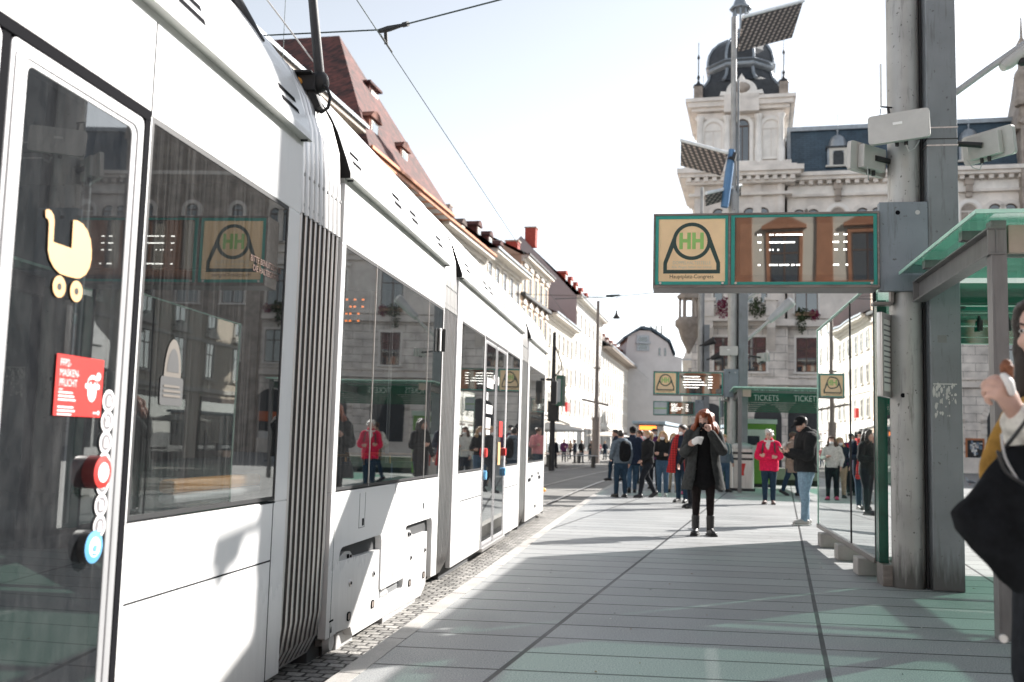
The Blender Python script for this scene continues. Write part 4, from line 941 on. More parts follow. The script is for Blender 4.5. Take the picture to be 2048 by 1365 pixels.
# --- shelters
M_tan2 = mat('beige_plate', (.42,.33,.27), .6)
def make_shelter(label, k, tickets=False):
    o = empty('tram_shelter', SO+STEP*k, SR, label, 'shelter', 'glass tram shelters')
    xl, xr, y0, y1, zr = -.09, 5.0, -2.77, 4.9, 2.955
    b = MB()   # level glass roof, notched round the columns
    for ya, yb, xa_ in ((y0,-.215,xl),(-.215,.20,.48),(.20,2.4,xl),(2.41,y1,xl)):
        for x0_,x1_ in ((xa_,1.6),(1.61,3.3),(3.31,xr)):
            b.add([(x0_,ya,zr),(x1_,ya,zr),(x1_,yb,zr),(x0_,yb,zr)],[(0,1,2,3)],0)
    b.build('roof_glass', M_roofg, o)
    b = MB(); b.box(xl-.012,xl,y0,-.215,zr-.012,zr+.016,0); b.box(xl-.012,xl,.2,y1,zr-.012,zr+.016,0); b.box(xl-.012,xr,y0-.012,y0,zr-.012,zr+.016,0)
    b.build('roof_edge', M_greenlite, o)
    def ibeam(x, ya, yb, nm='roof_beam'):
        c = MB()
        c.box(x-.06,x+.06,ya,yb,2.68,2.695,0); c.box(x-.06,x+.06,ya,yb,2.865,2.88,0); c.box(x-.006,x+.006,ya,yb,2.695,2.865,0)
        for yy in (ya+.01, yb-.03): c.box(x-.06,x+.06,yy,yy+.012,2.695,2.865,0)
        return c.build(nm, M_steel, o, bev=.003)
    ibeam(.08,-2.62,-.215); ibeam(.55,.22,4.75); ibeam(3.0,-2.62,4.75); ibeam(xr-.15,-2.62,4.75)
    for yy in (-1.4,1.2,3.0):
        c = MB(); c.box(.16 if yy<0 else .62,xr-.22,yy-.03,yy+.03,2.885,2.945,0); c.build('purlin', M_steel, o)
    for yy in (-2.1,-.9):
        c = MB(); c.box(-.03,.16,yy-.05,yy+.05,2.882,zr-.002,0); c.build('roof_clamp', M_steel, o)
    for x,y in ((.10,-2.55),(xr-.1,-2.55),(.55,4.75),(xr-.1,4.75)):
        c = MB(); c.box(x-.055,x-.040,y-.06,y+.06,0,2.68,0); c.box(x-.040,x+.05,y-.058,y-.045,0,2.93,0); c.box(x-.055,x-.040,y-.06,y+.06,2.88,2.93,0); c.build('post', M_steel, o, bev=.003)
    c = MB(); c.box(.17,.40,-2.58,-2.52,2.70,2.90,0); c.build('end_plate', M_tan2, o)
    # side wall: panes along the platform on concrete feet
    for ya, yb in ((.34,1.84),(1.85,4.70)):
        c = MB(); c.add([(-.23,ya,.23),(-.23,yb,.23),(-.23,yb,2.96),(-.23,ya,2.96)],[(0,1,2,3)],0); c.build('wall_glass', M_mirror, o)
    c = MB(); c.box(-.255,-.205,.33,4.71,.175,.228,0); c.box(-.245,-.215,.30,.335,.2,2.98,1); c.box(-.24,-.215,1.84,1.85,.228,2.96,1); c.box(-.24,-.215,4.70,4.72,.2,2.97,2); c.box(-.25,-.20,.33,4.71,2.962,2.975,2)
    c.build('wall_frame', [M_framebrown, M_rubber, M_greenlite], o, bev=.003)
    for ya in (.75,2.1,3.6):
        c = MB(); c.box(-.34,.10,ya,ya+.30,0,.174,0); c.build('foot_block', M_kerb, o, bev=.01)
    c = MB(); c.box(-.24,-.15,.14,.30,.2,2.75,0); c.build('green_edge_post', M_greendark, o, bev=.004)
    c = MB(); c.box(-.235,-.12,-.02,.30,.0,.20,0); c.build('corner_bracket', M_framebrown, o, bev=.004)
    # green slatted glass fascia at the front
    xa = .48
    if not tickets:
        for i,(za,zb) in enumerate(((2.33,2.39),(2.395,2.50),(2.505,2.63),(2.635,2.70),(2.705,2.93))):
            c = MB(); c.add([(xa,.20+.02*(i%2),za),(xr,.20+.02*(i%2),za),(xr,.20+.02*(i%2),zb),(xa,.20+.02*(i%2),zb)],[(0,1,2,3)],0)
            c.box(xa,xr,.192+.02*(i%2),.225+.02*(i%2),za-.003,za+.005,1); c.build('fascia_slat', [M_greenfascia, M_greenlite], o)
        c = MB(); c.box(xa,xr,.26,.32,2.72,2.86,0); c.build('fascia_rail', M_greendark, o)
        c = MB(); c.box(.17,xa,.205,.26,2.62,2.9,0); c.build('fascia_bracket', M_dark, o)
        for x in (.72,.98):
            c = MB(); c.tube([(x,.17,2.56),(x,.17,2.46)],.026,10,0); c.tube([(x,.17,2.56),(x,.195,2.60)],.012,6,0); c.build('downlight', M_dark, o)
    else:
        c = MB(); c.box(xa,xr,.06,.12,2.66,2.94,0); c.build('fascia_board', M_greendark, o)
        for i in range(5):
            c = MB(); c.box(xa,xr,.08,.12,2.36+.06*i,2.36+.06*i+.05,0); c.build('fascia_slat', M_greendark, o)
        c = MB()
        for x in (1.02,2.22): put_text(c,'TICKETS',.255,lambda u,v,x=x: (x+u,.055,2.715+v),0,'CENTER',.78)
        c.build('lettering', M_stw, o)
    # rear wall and bench inside
    c = MB(); c.add([(xr-.02,.4,.2),(xr-.02,4.6,.2),(xr-.02,4.6,2.3),(xr-.02,.4,2.3)],[(0,1,2,3)],0); c.build('rear_glass', M_green, o)
    return o
M_roofg = glassy('roof_green_glass', (.28,.60,.46), .06, .34, dirt=.14, power=3.5, body=(.09,.33,.23), rough=.05, dirtcol=(.40,.58,.50), streak=(2,2,2), transl=.45)
M_greenfascia = glassy('fascia_green_glass', (.02,.22,.14), .08, .40, dirt=.05, power=3, body=(.006,.13,.08), rough=.04, dirtcol=(.1,.4,.3), streak=(1,8,8))
make_shelter('near shelter with sloping green glass roof and mirroring glass wall', 0)
make_shelter('distant shelter with dark green fascia lettered TICKETS', 1, True)
# timetable case on the near round column
o = empty('timetable_case', SO, SR, 'slim aluminium timetable case on the near round column', 'display case')
b = MB(); b.X = Matrix.Translation((-.19,-.06,2.18)) @ Matrix.Rotation(R(62),4,'Z')
ringp = [(-.23,-.40),(.23,-.40),(.23,.40),(-.23,.40)]; inn = [(-.18,-.34),(.18,-.34),(.18,.34),(-.18,.34)]
b.box(-.23,.23,-.02,.02,-.40,.40,0); b.box(-.23,-.185,-.035,-.02,-.40,.40,0); b.box(.185,.23,-.035,-.02,-.40,.40,0); b.box(-.185,.185,-.035,-.02,.345,.40,0); b.box(-.185,.185,-.035,-.02,-.40,-.345,0)
b.build('case_frame', M_alu, o, bev=.006)
c = MB(); c.X = b.X; c.box(-.185,.185,-.024,-.0215,-.345,.345,0)
for i in range(12): c.box(-.15,.15-.05*(i%3),-.0255,-.0245,.28-.05*i,.295-.05*i,1)
c.build('timetable', [M_paper, M_stg], o)
# waste bin and machines by the distant columns
p = G(1484,982); o = empty('waste_bin', (p.x,p.y,0), R(-10), 'silver waste bin with black slot and red emblem by the distant columns', 'waste bin')
b = MB(); b.box(-.36,.36,-.25,.25,.0,.08,0); b.build('plinth', M_dark, o)
b = MB(); b.prism(rrect(-.33,.33,-.24,.24,.08),.08,1.22,'z',0); b.build('body', M_alu, o, bev=.01)
b = MB(); b.lathe([(.30,1.22),(.31,1.28),(.26,1.36),(.10,1.40),(.02,1.41)],18,(0,0,0),0); b.build('lid', M_alu2, o)
for z in (1.10,.93):
    b = MB(); b.tube([(-.28,-.24,z),(-.15,-.262,z),(.15,-.262,z),(.28,-.24,z)],[(.05,.03)]*4,8,0); b.build('slot', M_black, o)
b = MB(); b.add([(-.09,-.245,.80),(-.035,-.245,.55),(-.045,-.245,.45),(.045,-.245,.45),(.035,-.245,.55),(.09,-.245,.80)][::-1],[(0,1,2,3,4,5)[::-1]],0); b.build('emblem', M_red, o)
M_limegreen = mat('lime_green_panel', (.16,.36,.05), .45, var=.1)
p = G(1508,975); o = empty('ticket_machine', (p.x+.2,p.y+.6,0), R(-10), 'white and lime green ticket machine behind the waste bin', 'ticket machine')
b = MB(); b.box(-.62,.62,-.3,.3,.1,2.05,0); b.build('cabinet', M_limegreen, o, bev=.02)
b = MB(); b.box(-.50,.50,-.315,-.30,1.0,1.86,0); b.box(-.66,.66,-.33,.33,2.05,2.20,0); b.build('front_panel', M_offw, o, bev=.01)
b = MB(); b.box(-.35,.1,-.325,-.315,1.35,1.65,0); b.build('screen', M_dispdark, o)
b = MB(); b.box(-.58,.58,-.28,.28,0,.1,0); b.build('base', M_dark, o)
for k,(px,py,wd,hh,lab) in enumerate(((1548,948,1.3,1.6,'dark display cabinet under the TICKETS fascia'),)):
    p = G(px,970); o = empty('display_cabinet', (p.x,p.y+4,0), R(-10), lab, 'cabinet')
    b = MB(); b.box(-wd/2,wd/2,-.25,.25,0,2.1,0); b.build('cabinet', M_dark, o, bev=.02)
    b = MB(); b.box(-.5,.5,-.262,-.25,1.2,1.9,0); b.build('screen', mat('poster_teal',(.05,.16,.22),.4), o)
    b = MB(); b.box(-.1,.6,-.262,-.25,1.92,2.05,0); b.build('label_plate', M_offw, o)
p = G(1580,975); b = MB(); b.box(-2.6,2.6,-.25,.25,.18,.52,0); b.box(-2.6,2.6,-.27,.27,.52,.58,0); b.box(-2.6,2.6,-.2,.2,0,.18,1)
tag(b.build('bench', [M_kerb, M_dark], None, .01, (p.x+.6,p.y+2.0,0), R(-10)), 'long pale stone bench behind the woman in red', 'bench')
# ---------------------------------------------------------------- buildings: shared pieces
def arch_pts(hw, z0, zs, n=10): return [(-hw,z0),(hw,z0)] + [(hw*math.cos(R(180*i/n)), zs+hw*math.sin(R(180*i/n))) for i in range(n+1)]
def wmesh(nm, w_, h, frame, pane, trim, sill=True, pediment=False, d=.16, mull=(1,2)):
    # window object: stone surround standing proud, frame, glass, mullions; origin bottom centre, outward = -y
    b = MB(); hw = w_/2
    b.box(-hw-.14,-hw,-.07,.0,0,h,2); b.box(hw,hw+.14,-.07,0,0,h,2); b.box(-hw-.14,hw+.14,-.08,0,h,h+.18,2)
    if sill: b.box(-hw-.2,hw+.2,-.16,0,-.12,0,2)
    if pediment:
        b.box(-hw-.3,hw+.3,-.25,0,h+.30,h+.44,2); b.prism([(-hw-.3,h+.44),(hw+.3,h+.44),(0,h+.95)],-.22,0,'y',2)
    b.add([(-hw,-.012,0),(hw,-.012,0),(hw,-.012,h),(-hw,-.012,h)],[(0,1,2,3)],1)
    f = .06
    b.box(-hw,-hw+f,-.035,-.005,0,h,0); b.box(hw-f,hw,-.035,-.005,0,h,0); b.box(-hw+f,hw-f,-.035,-.005,0,f,0); b.box(-hw+f,hw-f,-.035,-.005,h-f,h,0)
    b.box(-.035,.035,-.038,-.005,f,h-f,0); b.box(-hw+f,hw-f,-.036,-.005,h*.66,h*.66+.06,0)
    me = b.mesh('window')
    for m in (frame,pane,trim): me.materials.append(m)
    return me
def place(me, name, parent, loc, rz=0):
    o = bpy.data.objects.new(name, me); COL.objects.link(o); o.parent = parent; o.location = loc; o.rotation_euler.z = rz
    return o
def tile_mat(name, c1, c2):
    m, nt, b, out = base(name); L = nt.links.new
    tc = nd(nt,'ShaderNodeTexCoord')
    sp = nd(nt,'ShaderNodeSeparateXYZ'); L(tc.outputs['Object'], sp.inputs[0])
    r_ = math_(nt,'MULTIPLY', math_(nt,'ADD', sp.outputs[2], math_(nt,'MULTIPLY', sp.outputs[1], .0)), 5.5)
    a = math_(nt,'MULTIPLY', math_(nt,'ADD', sp.outputs[0], sp.outputs[1]), 5.0)
    rf = math_(nt,'FRACT', r_); cb = nd(nt,'ShaderNodeCombineXYZ'); L(math_(nt,'FLOOR', math_(nt,'ADD', a, math_(nt,'MULTIPLY', math_(nt,'FLOOR', r_), .5))), cb.inputs[0]); L(math_(nt,'FLOOR', r_), cb.inputs[1])
    wn = nd(nt,'ShaderNodeTexWhiteNoise', noise_dimensions='2D'); L(cb.outputs[0], wn.inputs['Vector'])
    n = nd(nt,'ShaderNodeTexNoise', Scale=.8, Detail=5.0); L(tc.outputs['Object'], n.inputs['Vector'])
    t = math_(nt,'ADD', math_(nt,'MULTIPLY', wn.outputs[0], .55), math_(nt,'MULTIPLY', math_(nt,'SUBTRACT', n.outputs[0], .3), 1.1))
    rp = nd(nt,'ShaderNodeValToRGB'); L(t, rp.inputs[0]); e = rp.color_ramp.elements; e[0].position=.15; e[1].position=.9; e[0].color=rgb(c1); e[1].color=rgb(c2)
    L(rp.outputs[0], b.inputs['Base Color']); b.inputs['Roughness'].default_value=.85
    bp = nd(nt,'ShaderNodeBump', Strength=.9, Distance=.05); L(rf, bp.inputs['Height']); L(bp.outputs[0], b.inputs['Normal'])
    return m
M_tile = tile_mat('red_roof_tiles', (.09,.04,.032), (.36,.15,.105)); M_tiled = tile_mat('dark_roof_tiles', (.03,.02,.02), (.17,.06,.05)); M_tileb = tile_mat('brown_roof_tiles', (.06,.045,.04), (.22,.16,.14))
M_copper = mat('copper_gutter', (.42,.16,.07), .5, .3, var=.2)
M_soffit = mat('beige_soffit', (.42,.36,.31), .8, var=.08)
M_pl = {k: mat('plaster_'+k, c, .9, var=.06, scale=.5) for k,c in dict(cream=(.58,.53,.45), white=(.62,.60,.57), peach=(.56,.40,.29), ivory=(.60,.56,.49), sand=(.60,.52,.43), grey=(.52,.515,.525), mauve=(.30,.265,.27), ochre=(.55,.42,.26), rose=(.52,.36,.30)).items()}
M_trim = mat('stucco_trim', (.62,.59,.54), .85, var=.06)
W_std = wmesh('window', 1.05, 1.9, M_winwhite, M_winglass, M_trim)
W_ped = wmesh('window', 1.15, 2.1, M_winframe, M_winglass, M_trim, True, True)
W_small = wmesh('window', .8, 1.2, M_winframe, M_winglass, M_trim)
M_otrim = mat('orange_stucco_trim', (.38,.18,.105), .85, var=.12)
W_orange = wmesh('window', 1.3, 2.4, M_winframe, M_winglass, M_otrim, True, True)

def dormer(parent, x, y, z, w_=1.3, h=1.5, d=2.2, wall=None, roof=None, kind='gable'):
    b = MB(); b.box(x-w_/2,x+w_/2,y,y+d,z,z+h,0); o = b.build('dormer', wall or M_tiled, parent)
    q = MB(); q.prism([(x-w_/2-.15,z+h),(x+w_/2+.15,z+h),(x+w_*.3,z+h+.38),(x,z+h+.5),(x-w_*.3,z+h+.38)], y-.15, y+d, 'y', 0); q.build('dormer_roof', roof or M_tile, o)
    q = MB(); q.box(x-w_*.36,x+w_*.36,y-.05,y-.0,z+.2,z+h-.12,0); q.box(x-w_*.26,x+w_*.26,y-.07,y-.05,z+.3,z+h-.22,1); q.build('dormer_window', [M_trim, M_winglass], o)
    return o
def house(o, w_, eave, depth, ridge, wall, roof, floors, cols, win=W_std, soff=.6, base_z=-.215, gutter=None, soffit=None, hip=0, x0=0, wtop=None, gable_wall=None, ground=3.9, attic=True):
    # facade along local x (0..w), outward -y
    b = MB(); b.box(x0,x0+w_,0,depth,base_z,eave,0); 
    wl = b.build('wall', wall, o)
    b = MB(); rz_ = ridge
    if hip == 'cross':   # ridge at right angles to the street, hipped end towards it
        vs = [(x0-.3,-soff,eave),(x0+w_+.3,-soff,eave),(x0+w_+.3,depth+soff,eave),(x0-.3,depth+soff,eave),(x0+w_*.64,5.2,rz_),(x0+w_*.64,depth-2,rz_)]
        b.add(vs,[(0,1,4),(1,2,5,4),(2,3,5),(3,0,4,5),(3,2,1,0)],0)
    elif hip:
        vs = [(x0-.3,-soff,eave),(x0+w_+.3,-soff,eave),(x0+w_+.3,depth+soff,eave),(x0-.3,depth+soff,eave),(x0+hip,depth/2,rz_),(x0+w_-hip,depth/2,rz_)]
        b.add(vs,[(0,1,5,4),(1,2,5),(2,3,4,5),(3,0,4),(3,2,1,0)],0)
    else:
        b.add([(x0-.1,-soff,eave),(x0+w_+.1,-soff,eave),(x0+w_+.1,depth/2,rz_),(x0-.1,depth/2,rz_),(x0-.1,depth+soff,eave),(x0+w_+.1,depth+soff,eave)],[(0,1,2,3),(3,2,5,4),(0,4,5,1)],0)
        b.add([(x0-.08,0,eave),(x0-.08,depth,eave),(x0-.08,depth/2,rz_-.1)],[(0,2,1)],1); b.add([(x0+w_+.08,0,eave),(x0+w_+.08,depth,eave),(x0+w_+.08,depth/2,rz_-.1)],[(0,1,2)],1)
    rf = b.build('roof', [roof, gable_wall or wall], o)
    b = MB(); b.box(x0-.15,x0+w_+.15,-soff-.12,-soff,eave-.05,eave+.12,0); b.build('gutter', gutter or M_zinc, rf)
    b = MB(); b.box(x0,x0+w_,-soff+.02,-.001,eave-.30,eave-.004,0); b.box(x0,x0+w_,-.22,-.002,eave-.62,eave-.302,0); b.build('cornice', soffit or M_trim, o)
    fh = (eave-.7-ground)/max(1,floors)
    b = MB(); b.box(x0,x0+w_,-.14,-.001,ground-.25,ground,0)
    if floors>1: b.box(x0,x0+w_,-.10,-.001,ground+fh-.12,ground+fh+.06,0)
    b.build('string_course', M_trim, o)
    for f_ in range(floors):
        for c in range(cols):
            place(win if f_ < floors-1 or win is W_small else (wtop or win), 'window', o, (x0+w_*(c+.5)/cols, -.002, ground+fh*f_+max(.3,fh*.22)))
    for c in range(max(1,cols//2)):   # shop fronts
        xa = x0+w_*(c+.12)/max(1,cols//2); xb = x0+w_*(c+.88)/max(1,cols//2)
        q = MB(); q.box(xa,xb,-.06,-.003,base_z,ground-.5,0); q.box(xa+.15,xb-.15,-.075,-.06,base_z+.4,ground-.8,1); q.build('shop_front', [M_winframe, M_winglass], o)
    return wl, rf
def chimney(o, x, y, z, h=1.6, w_=.8):
    b = MB(); b.box(x-w_/2,x+w_/2,y-w_/2,y+w_/2,z,z+h,0); b.box(x-w_/2-.1,x+w_/2+.1,y-w_/2-.1,y+w_/2+.1,z+h,z+h+.15,1); b.build('chimney', [M_brick, M_stoned], o)

# ---------------------------------------------------------------- row of town houses on the left (x along the street, facade plane 18 m to the left)
LA = R(12.35); lfd = V((math.sin(LA),math.cos(LA),0)); lfn = V((math.cos(LA),-math.sin(LA),0)); LRZ = R(90-12.35)
def left_house(s0, s1, label, off=-.8, name='town_house'):
    return empty(name, lfn*(-18+off)+lfd*s0, LRZ, label, 'building', 'town houses along the left side of the street'), s1-s0
o,wd = left_house(14, 46.6, 'nearest left house with wide beige soffit and shallow tiled roof', -1.6)
house(o, wd, 16.95, 12, 19.0, M_pl['cream'], M_tile, 4, 9, W_std, 1.5, soffit=M_soffit)
o,wd = left_house(46.7, 62.0, 'tall dark red hipped roof house with two arched dormers')
house(o, wd, 15.9, 14, 26.3, M_pl['sand'], M_tiled, 4, 4, W_ped, 1.0, gutter=M_copper, soffit=M_copper, hip='cross')
b = MB()   # grey coffers under the copper eave
for i in range(9): b.box(.5+i*1.65,1.6+i*1.65,-.9,-.15,15.585,15.60,0)
b.build('soffit_panel', M_pl['grey'], o)['kind'] = 'stuff'
dormer(o, 3.4, .2, 16.9, 1.5, 1.6, 2.5, M_tile, M_tile); dormer(o, 8.6, .2, 16.9, 1.4, 1.5, 2.5, M_tile, M_tile)
b = MB(); b.box(9.6,11.2,3.0,5.2,21.6,23.0,0); b.box(9.8,11.0,2.9,3.0,21.9,22.7,1); b.box(9.3,11.5,2.8,5.2,23.0,23.15,0); b.build('roof_hatch', [M_tiled, M_trim], o)
o,wd = left_house(62.1, 75.2, 'white house with brown tiled roof and copper gutter')
house(o, wd, 15.7, 13, 19.6, M_pl['white'], M_tileb, 4, 5, W_std, .8, gutter=M_copper)
for x in (2.5,6.5,10.5): dormer(o, x, 1.2, 16.6, 1.2, 1.1, 2, M_tileb, M_tileb)
chimney(o, 8, 6.5, 19, 1.6)
o,wd = left_house(75.3, 88.9, 'white stuccoed house under a dark red roof with a bracketed cornice')
house(o, wd, 16.4, 13, 21.5, M_pl['ivory'], M_tiled, 4, 5, W_ped, 1.0)
for x in (3,7,11): dormer(o, x, 1.4, 17.6, 1.3, 1.2, 2, M_tiled, M_tiled)
chimney(o, 9, 6, 20, 2.0)
o,wd = left_house(89.0, 103.2, 'peach house with tall upper storey and dark roof line')
house(o, wd, 18.5, 13, 22.0, M_pl['peach'], M_tile, 4, 5, W_ped, .7, gutter=M_dark)
b = MB(); b.box(0,wd,-.5,0,14.7,15.0,0); b.build('cornice', M_dark, o)
chimney(o, 12.0, 3.5, 19.5, 2.6, 1.3)
o,wd = left_house(103.3, 121.5, 'low white house below a bare mauve firewall')
house(o, wd, 15.0, 12, 18.0, M_pl['ivory'], M_tile, 3, 6, W_std, 1.0)
o,wd = left_house(121.6, 149.8, 'tall white corner house with red dormers above a mauve gable end')
house(o, wd, 19.6, 14, 27.0, M_pl['white'], M_tile, 4, 7, W_std, .9, gable_wall=M_pl['mauve'], gutter=M_zinc)
b = MB(); b.prism([(-.3,15.5),(14.3,15.5),(14.3,19.6),(7,27.2),(-.3,19.4)],-.06,-.02,'x',0); b.build('gable_wall', M_pl['mauve'], o)
for x in (3,7.5,12,17,22): dormer(o, x, 1.6, 20.8, 1.8, 1.9, 3, M_brick, M_brick)
chimney(o, 1.5, 6, 26, 2.4, 1.4)
o,wd = left_house(150, 204, 'long white house with a row of small white dormers')
house(o, wd, 16.0, 13, 21.0, M_pl['white'], M_tile, 4, 16, W_std, 1.6, soffit=M_soffit)
for i in range(9): dormer(o, 4+i*5.6, 1.6, 17.4, 2.2, 1.7, 3, M_pl['white'], M_tile)
o,wd = left_house(204.5, 250, 'farthest house of the left row with a row of red-backed dormers')
house(o, wd, 15.0, 13, 21.0, M_pl['rose'], M_tiled, 3, 12, W_std, 1.2)
for i in range(6): dormer(o, 4+i*6.5, .4, 15.3, 3.2, 3.0, 4, M_pl['white'], M_brick)

# gabled house closing the street
o = empty('gabled_house', (0,190,0), 0, 'pale grey gabled house closing the far end of the street', 'building')
gx = lambda px,py: tuple(Yp(px,py,190)[i] for i in (0,2))
pr = [gx(1252,700),gx(1256,672),gx(1280,661),gx(1300,662),gx(1336,686),gx(1346,712),gx(1364,716),gx(1364,900),gx(1252,900)]
b = MB(); b.prism(pr, 0, 14, 'y', 0); b.build('wall', M_pl['grey'], o)
b = MB()
for (a,c) in (((1246,680),(1281,658)),((1281,658),(1304,662)),((1302,660),(1340,686)),((1340,686),(1350,712))):
    p0,p1 = gx(*a),gx(*c); b.prism([p0,p1,(p1[0],p1[1]+.5),(p0[0],p0[1]+.5)], -.6, 14.5, 'y', 0)
b.build('roof', M_slate, o)
b = MB(); p0,p1 = gx(1273,702),gx(1298,672); b.box(p0[0],p1[0],-.3,-.01,p0[1],p1[1],0); m_ = (p0[1]+p1[1])/2; b.box(p0[0]+.4,p1[0]-.4,-.36,-.3,p0[1]+.3,m_-.2,1); b.box(p0[0]+.4,p1[0]-.4,-.36,-.3,m_+.3,p1[1]-.3,1); b.box(p0[0]-.2,p1[0]+.2,-1,0,m_-.15,m_+.2,0); b.build('window', [M_zinc, M_winglass], o)
for px in (1319,1330):
    b = MB(); q0,q1 = gx(px-2,712),gx(px+2,697); b.box(q0[0],q1[0],-.1,-.01,q0[1],q1[1],0); b.build('window', M_winglass, o)
for px in (1292,1306,1317,1328):
    b = MB(); q0 = gx(px,670); b.box(q0[0]-.15,q0[0]+.15,3,3.3,q0[1],q0[1]+2.2,0); b.build('chimney', M_pl['cream'], o)
o = empty('ornate_house', (27.6,160,0), R(-20), 'sunlit cream house with a curved gable beside the town hall tower', 'building')
house(o, 9, 15.0, 12, 17.0, M_pl['ivory'], M_tile, 3, 3, W_ped, .5)
b = MB(); b.prism([(0,15),(9,15),(8.4,16.6),(6.8,17.2),(6.2,18.6),(4.5,19.4),(2.8,18.6),(2.2,17.2),(.6,16.6)],-.2,.6,'y',0); b.build('gable', M_pl['white'], o)
# houses off to the right of the square and behind the camera (they show as reflections in the glass)
for i,(y0,wd,wall,e) in enumerate(((58,16,'rose',15.5),(41.5,18,'sand',17),(23,17,'ochre',15),(5.5,20,'cream',16.5),(-15,18,'mauve',15.5))):
    o = empty('town_house', (46,y0,0), R(-90), ['rose plaster house farthest along the right edge of the square','sand coloured house second from the far end on the right edge','ochre house in the middle of the right edge of the square','cream house second nearest on the right edge of the square','mauve house nearest on the right edge of the square'][i], 'building', 'town houses along the right side of the square')
    house(o, wd-.2, e, 12, e+4.5, M_pl[wall], M_tile, 4, 6, W_std, .8, base_z=0)
o = empty('town_house', (19,-26,0), R(180), 'white stucco house with orange window pediments behind the platform', 'building')
house(o, 42, 15.5, 12, 20, M_pl['ivory'], M_tiled, 3, 12, W_orange, .8, base_z=0)
b = MB()
for i in range(13): b.box(i*3.5-.35,i*3.5+.35,-.12,-.003,4.2,14.8,0)
b.box(0,42,-.35,-.004,8.3,8.6,0)
b.build('pilaster_order', M_otrim, o)

# ---------------------------------------------------------------- town hall
TO = V((29.6,65,0)); TRZ = R(-14)
TH = empty('town_hall', TO, TRZ, 'grand limestone town hall with slate mansard roof and domed corner tower', 'building')
b = MB(); b.box(-11.1,30,0,15,0,9.7,0); b.build('ground_storeys_wall', M_rust, TH)
b = MB(); b.box(-11.1,30,.06,15,9.7,19.9,0); b.build('upper_wall', M_stone, TH)
b = MB()   # plinth, string courses, frieze and cornice
b.box(-11.1,30,-.25,-.001,0,1.0,0)
for z,h,d in ((5.55,.35,.22),(6.05,.15,.12),(9.55,.45,.38),(10.1,.12,.2),(14.0,.25,.2),(14.45,.5,.12),(18.55,.16,.28)): b.box(-11.1,30,-d,.059,z,z+h,0)
b.build('string_course', M_stone, TH)
b = MB(); b.box(-11.1,30,-.06,.059,18.75,19.35,0); b.build('frieze', M_stonel, TH)
b = MB(); b.box(-11.1,30,-.75,.059,19.62,19.85,0); b.box(-11.1,30,-.95,.059,19.85,20.12,0); b.box(-11.1,30,-.55,.2,20.12,20.25,1)
for i in range(68): b.box(-10.9+i*.6,-10.6+i*.6,-.55,.058,19.36,19.62,0)
b.build('cornice', [M_stone, M_slate], TH)
b = MB(); b.prism([(.1,20.25),(1.2,23.65),(10,23.9),(13.5,20.25)],-11.1,30,'x',0); b.build('mansard_roof', M_slate, TH)
b = MB(); b.box(-11.1,30,1.0,1.5,23.6,23.9,0); b.box(-11.1,30,-.02,.3,20.25,20.4,0)
b.build('ridge_cap', M_zinc, TH)
b = MB(); b.prism([(-.05,20.3),(.15,20.3),(1.2,23.6),(1.0,23.6)],-11.1,-10.85,'x',0); b.build('downpipe', M_zinc, TH)
def th_dormer(u):
    b = MB(); b.box(u-.72,u+.72,.12,2.0,20.75,22.05,0); o = b.build('dormer', M_zinc, TH)
    q = MB(); q.box(u-.60,u-.36,.04,.12,20.8,22.0,0); q.box(u+.36,u+.60,.04,.12,20.8,22.0,0); q.box(u-.36,u+.36,.04,.12,21.8,22.0,0); q.box(u-.85,u+.85,-.02,.3,20.66,20.78,0); q.box(u-.82,u+.82,-.03,2.0,22.0,22.12,1); q.build('dormer_surround', [M_trim, M_domed], o)
    q = MB(); q.prism([(u+x,z) for x,z in arch_pts(.36,20.8,21.5)], .07,.10,'y',0); q.build('dormer_window', M_domed, o)
    q = MB(); q.lathe([(.62,22.12),(.60,22.5),(.48,22.85),(.26,23.05),(.06,23.12),(.035,23.3),(.07,23.4),(.02,23.5),(.02,24.6)],14,(u,.75,0),0); q.build('dormer_dome', M_zinc, o)
for u in (-7.7,.75,9.2): th_dormer(u)
b = MB(); b.prism([(-.30,0),(.30,0),(.45,.75),(-.45,.75)],4.0,4.6,'y',0); b.box(-.5,.5,3.9,4.7,.75,.85,1); q = b.build('chimney', [M_brick, M_stoned], TH); q.location = (-7.7,0,23.75)
def warch(hw, zs, frame, pane, trim):
    b = MB(); n = 12
    def ap(r_): return [(-r_,0)] + [(-r_*math.cos(R(180*i/n)), zs+r_*math.sin(R(180*i/n))) for i in range(n+1)] + [(r_,0)]
    def ring(ro, ri, y0, y1, m):
        A,B = ap(ro),ap(ri); k = len(A); vs = [(x,y0,z) for x,z in A]+[(x,y0,z) for x,z in B]+[(x,y1,z) for x,z in A]+[(x,y1,z) for x,z in B]
        fs = []
        for i in range(k-1): fs += [(i,k+i,k+i+1,i+1),(i,i+1,2*k+i+1,2*k+i),(k+i,3*k+i,3*k+i+1,k+i+1)]
        b.add(vs,fs,m)
    ring(hw+.26,hw,-.14,0,2); ring(hw,hw-.07,-.06,0,0)
    P = ap(hw-.07); b.add([(x,-.02,z) for x,z in P],[tuple(range(len(P)))[::-1]],1)
    b.box(-hw+.07,hw-.07,-.05,-.021,zs-.08,zs+.02,0); b.box(-.03,.03,-.05,-.021,0,zs-.08,0); b.box(-hw-.3,hw+.3,-.22,0,-.14,0,2)
    me = b.mesh('arched_window')
    for m in (frame,pane,trim): me.materials.append(m)
    return me
W_arch = warch(.42, 2.05, M_winframe, M_winglass, M_stone)
W_niche = warch(.55, 2.0, M_stone, M_stoned, M_stonel)
W_th = wmesh('window', 1.35, 2.35, M_winframe, M_winglass, M_stonel)
W_th2 = wmesh('window', 1.5, 2.7, M_winframe, M_winglass, M_stonel, True, True)
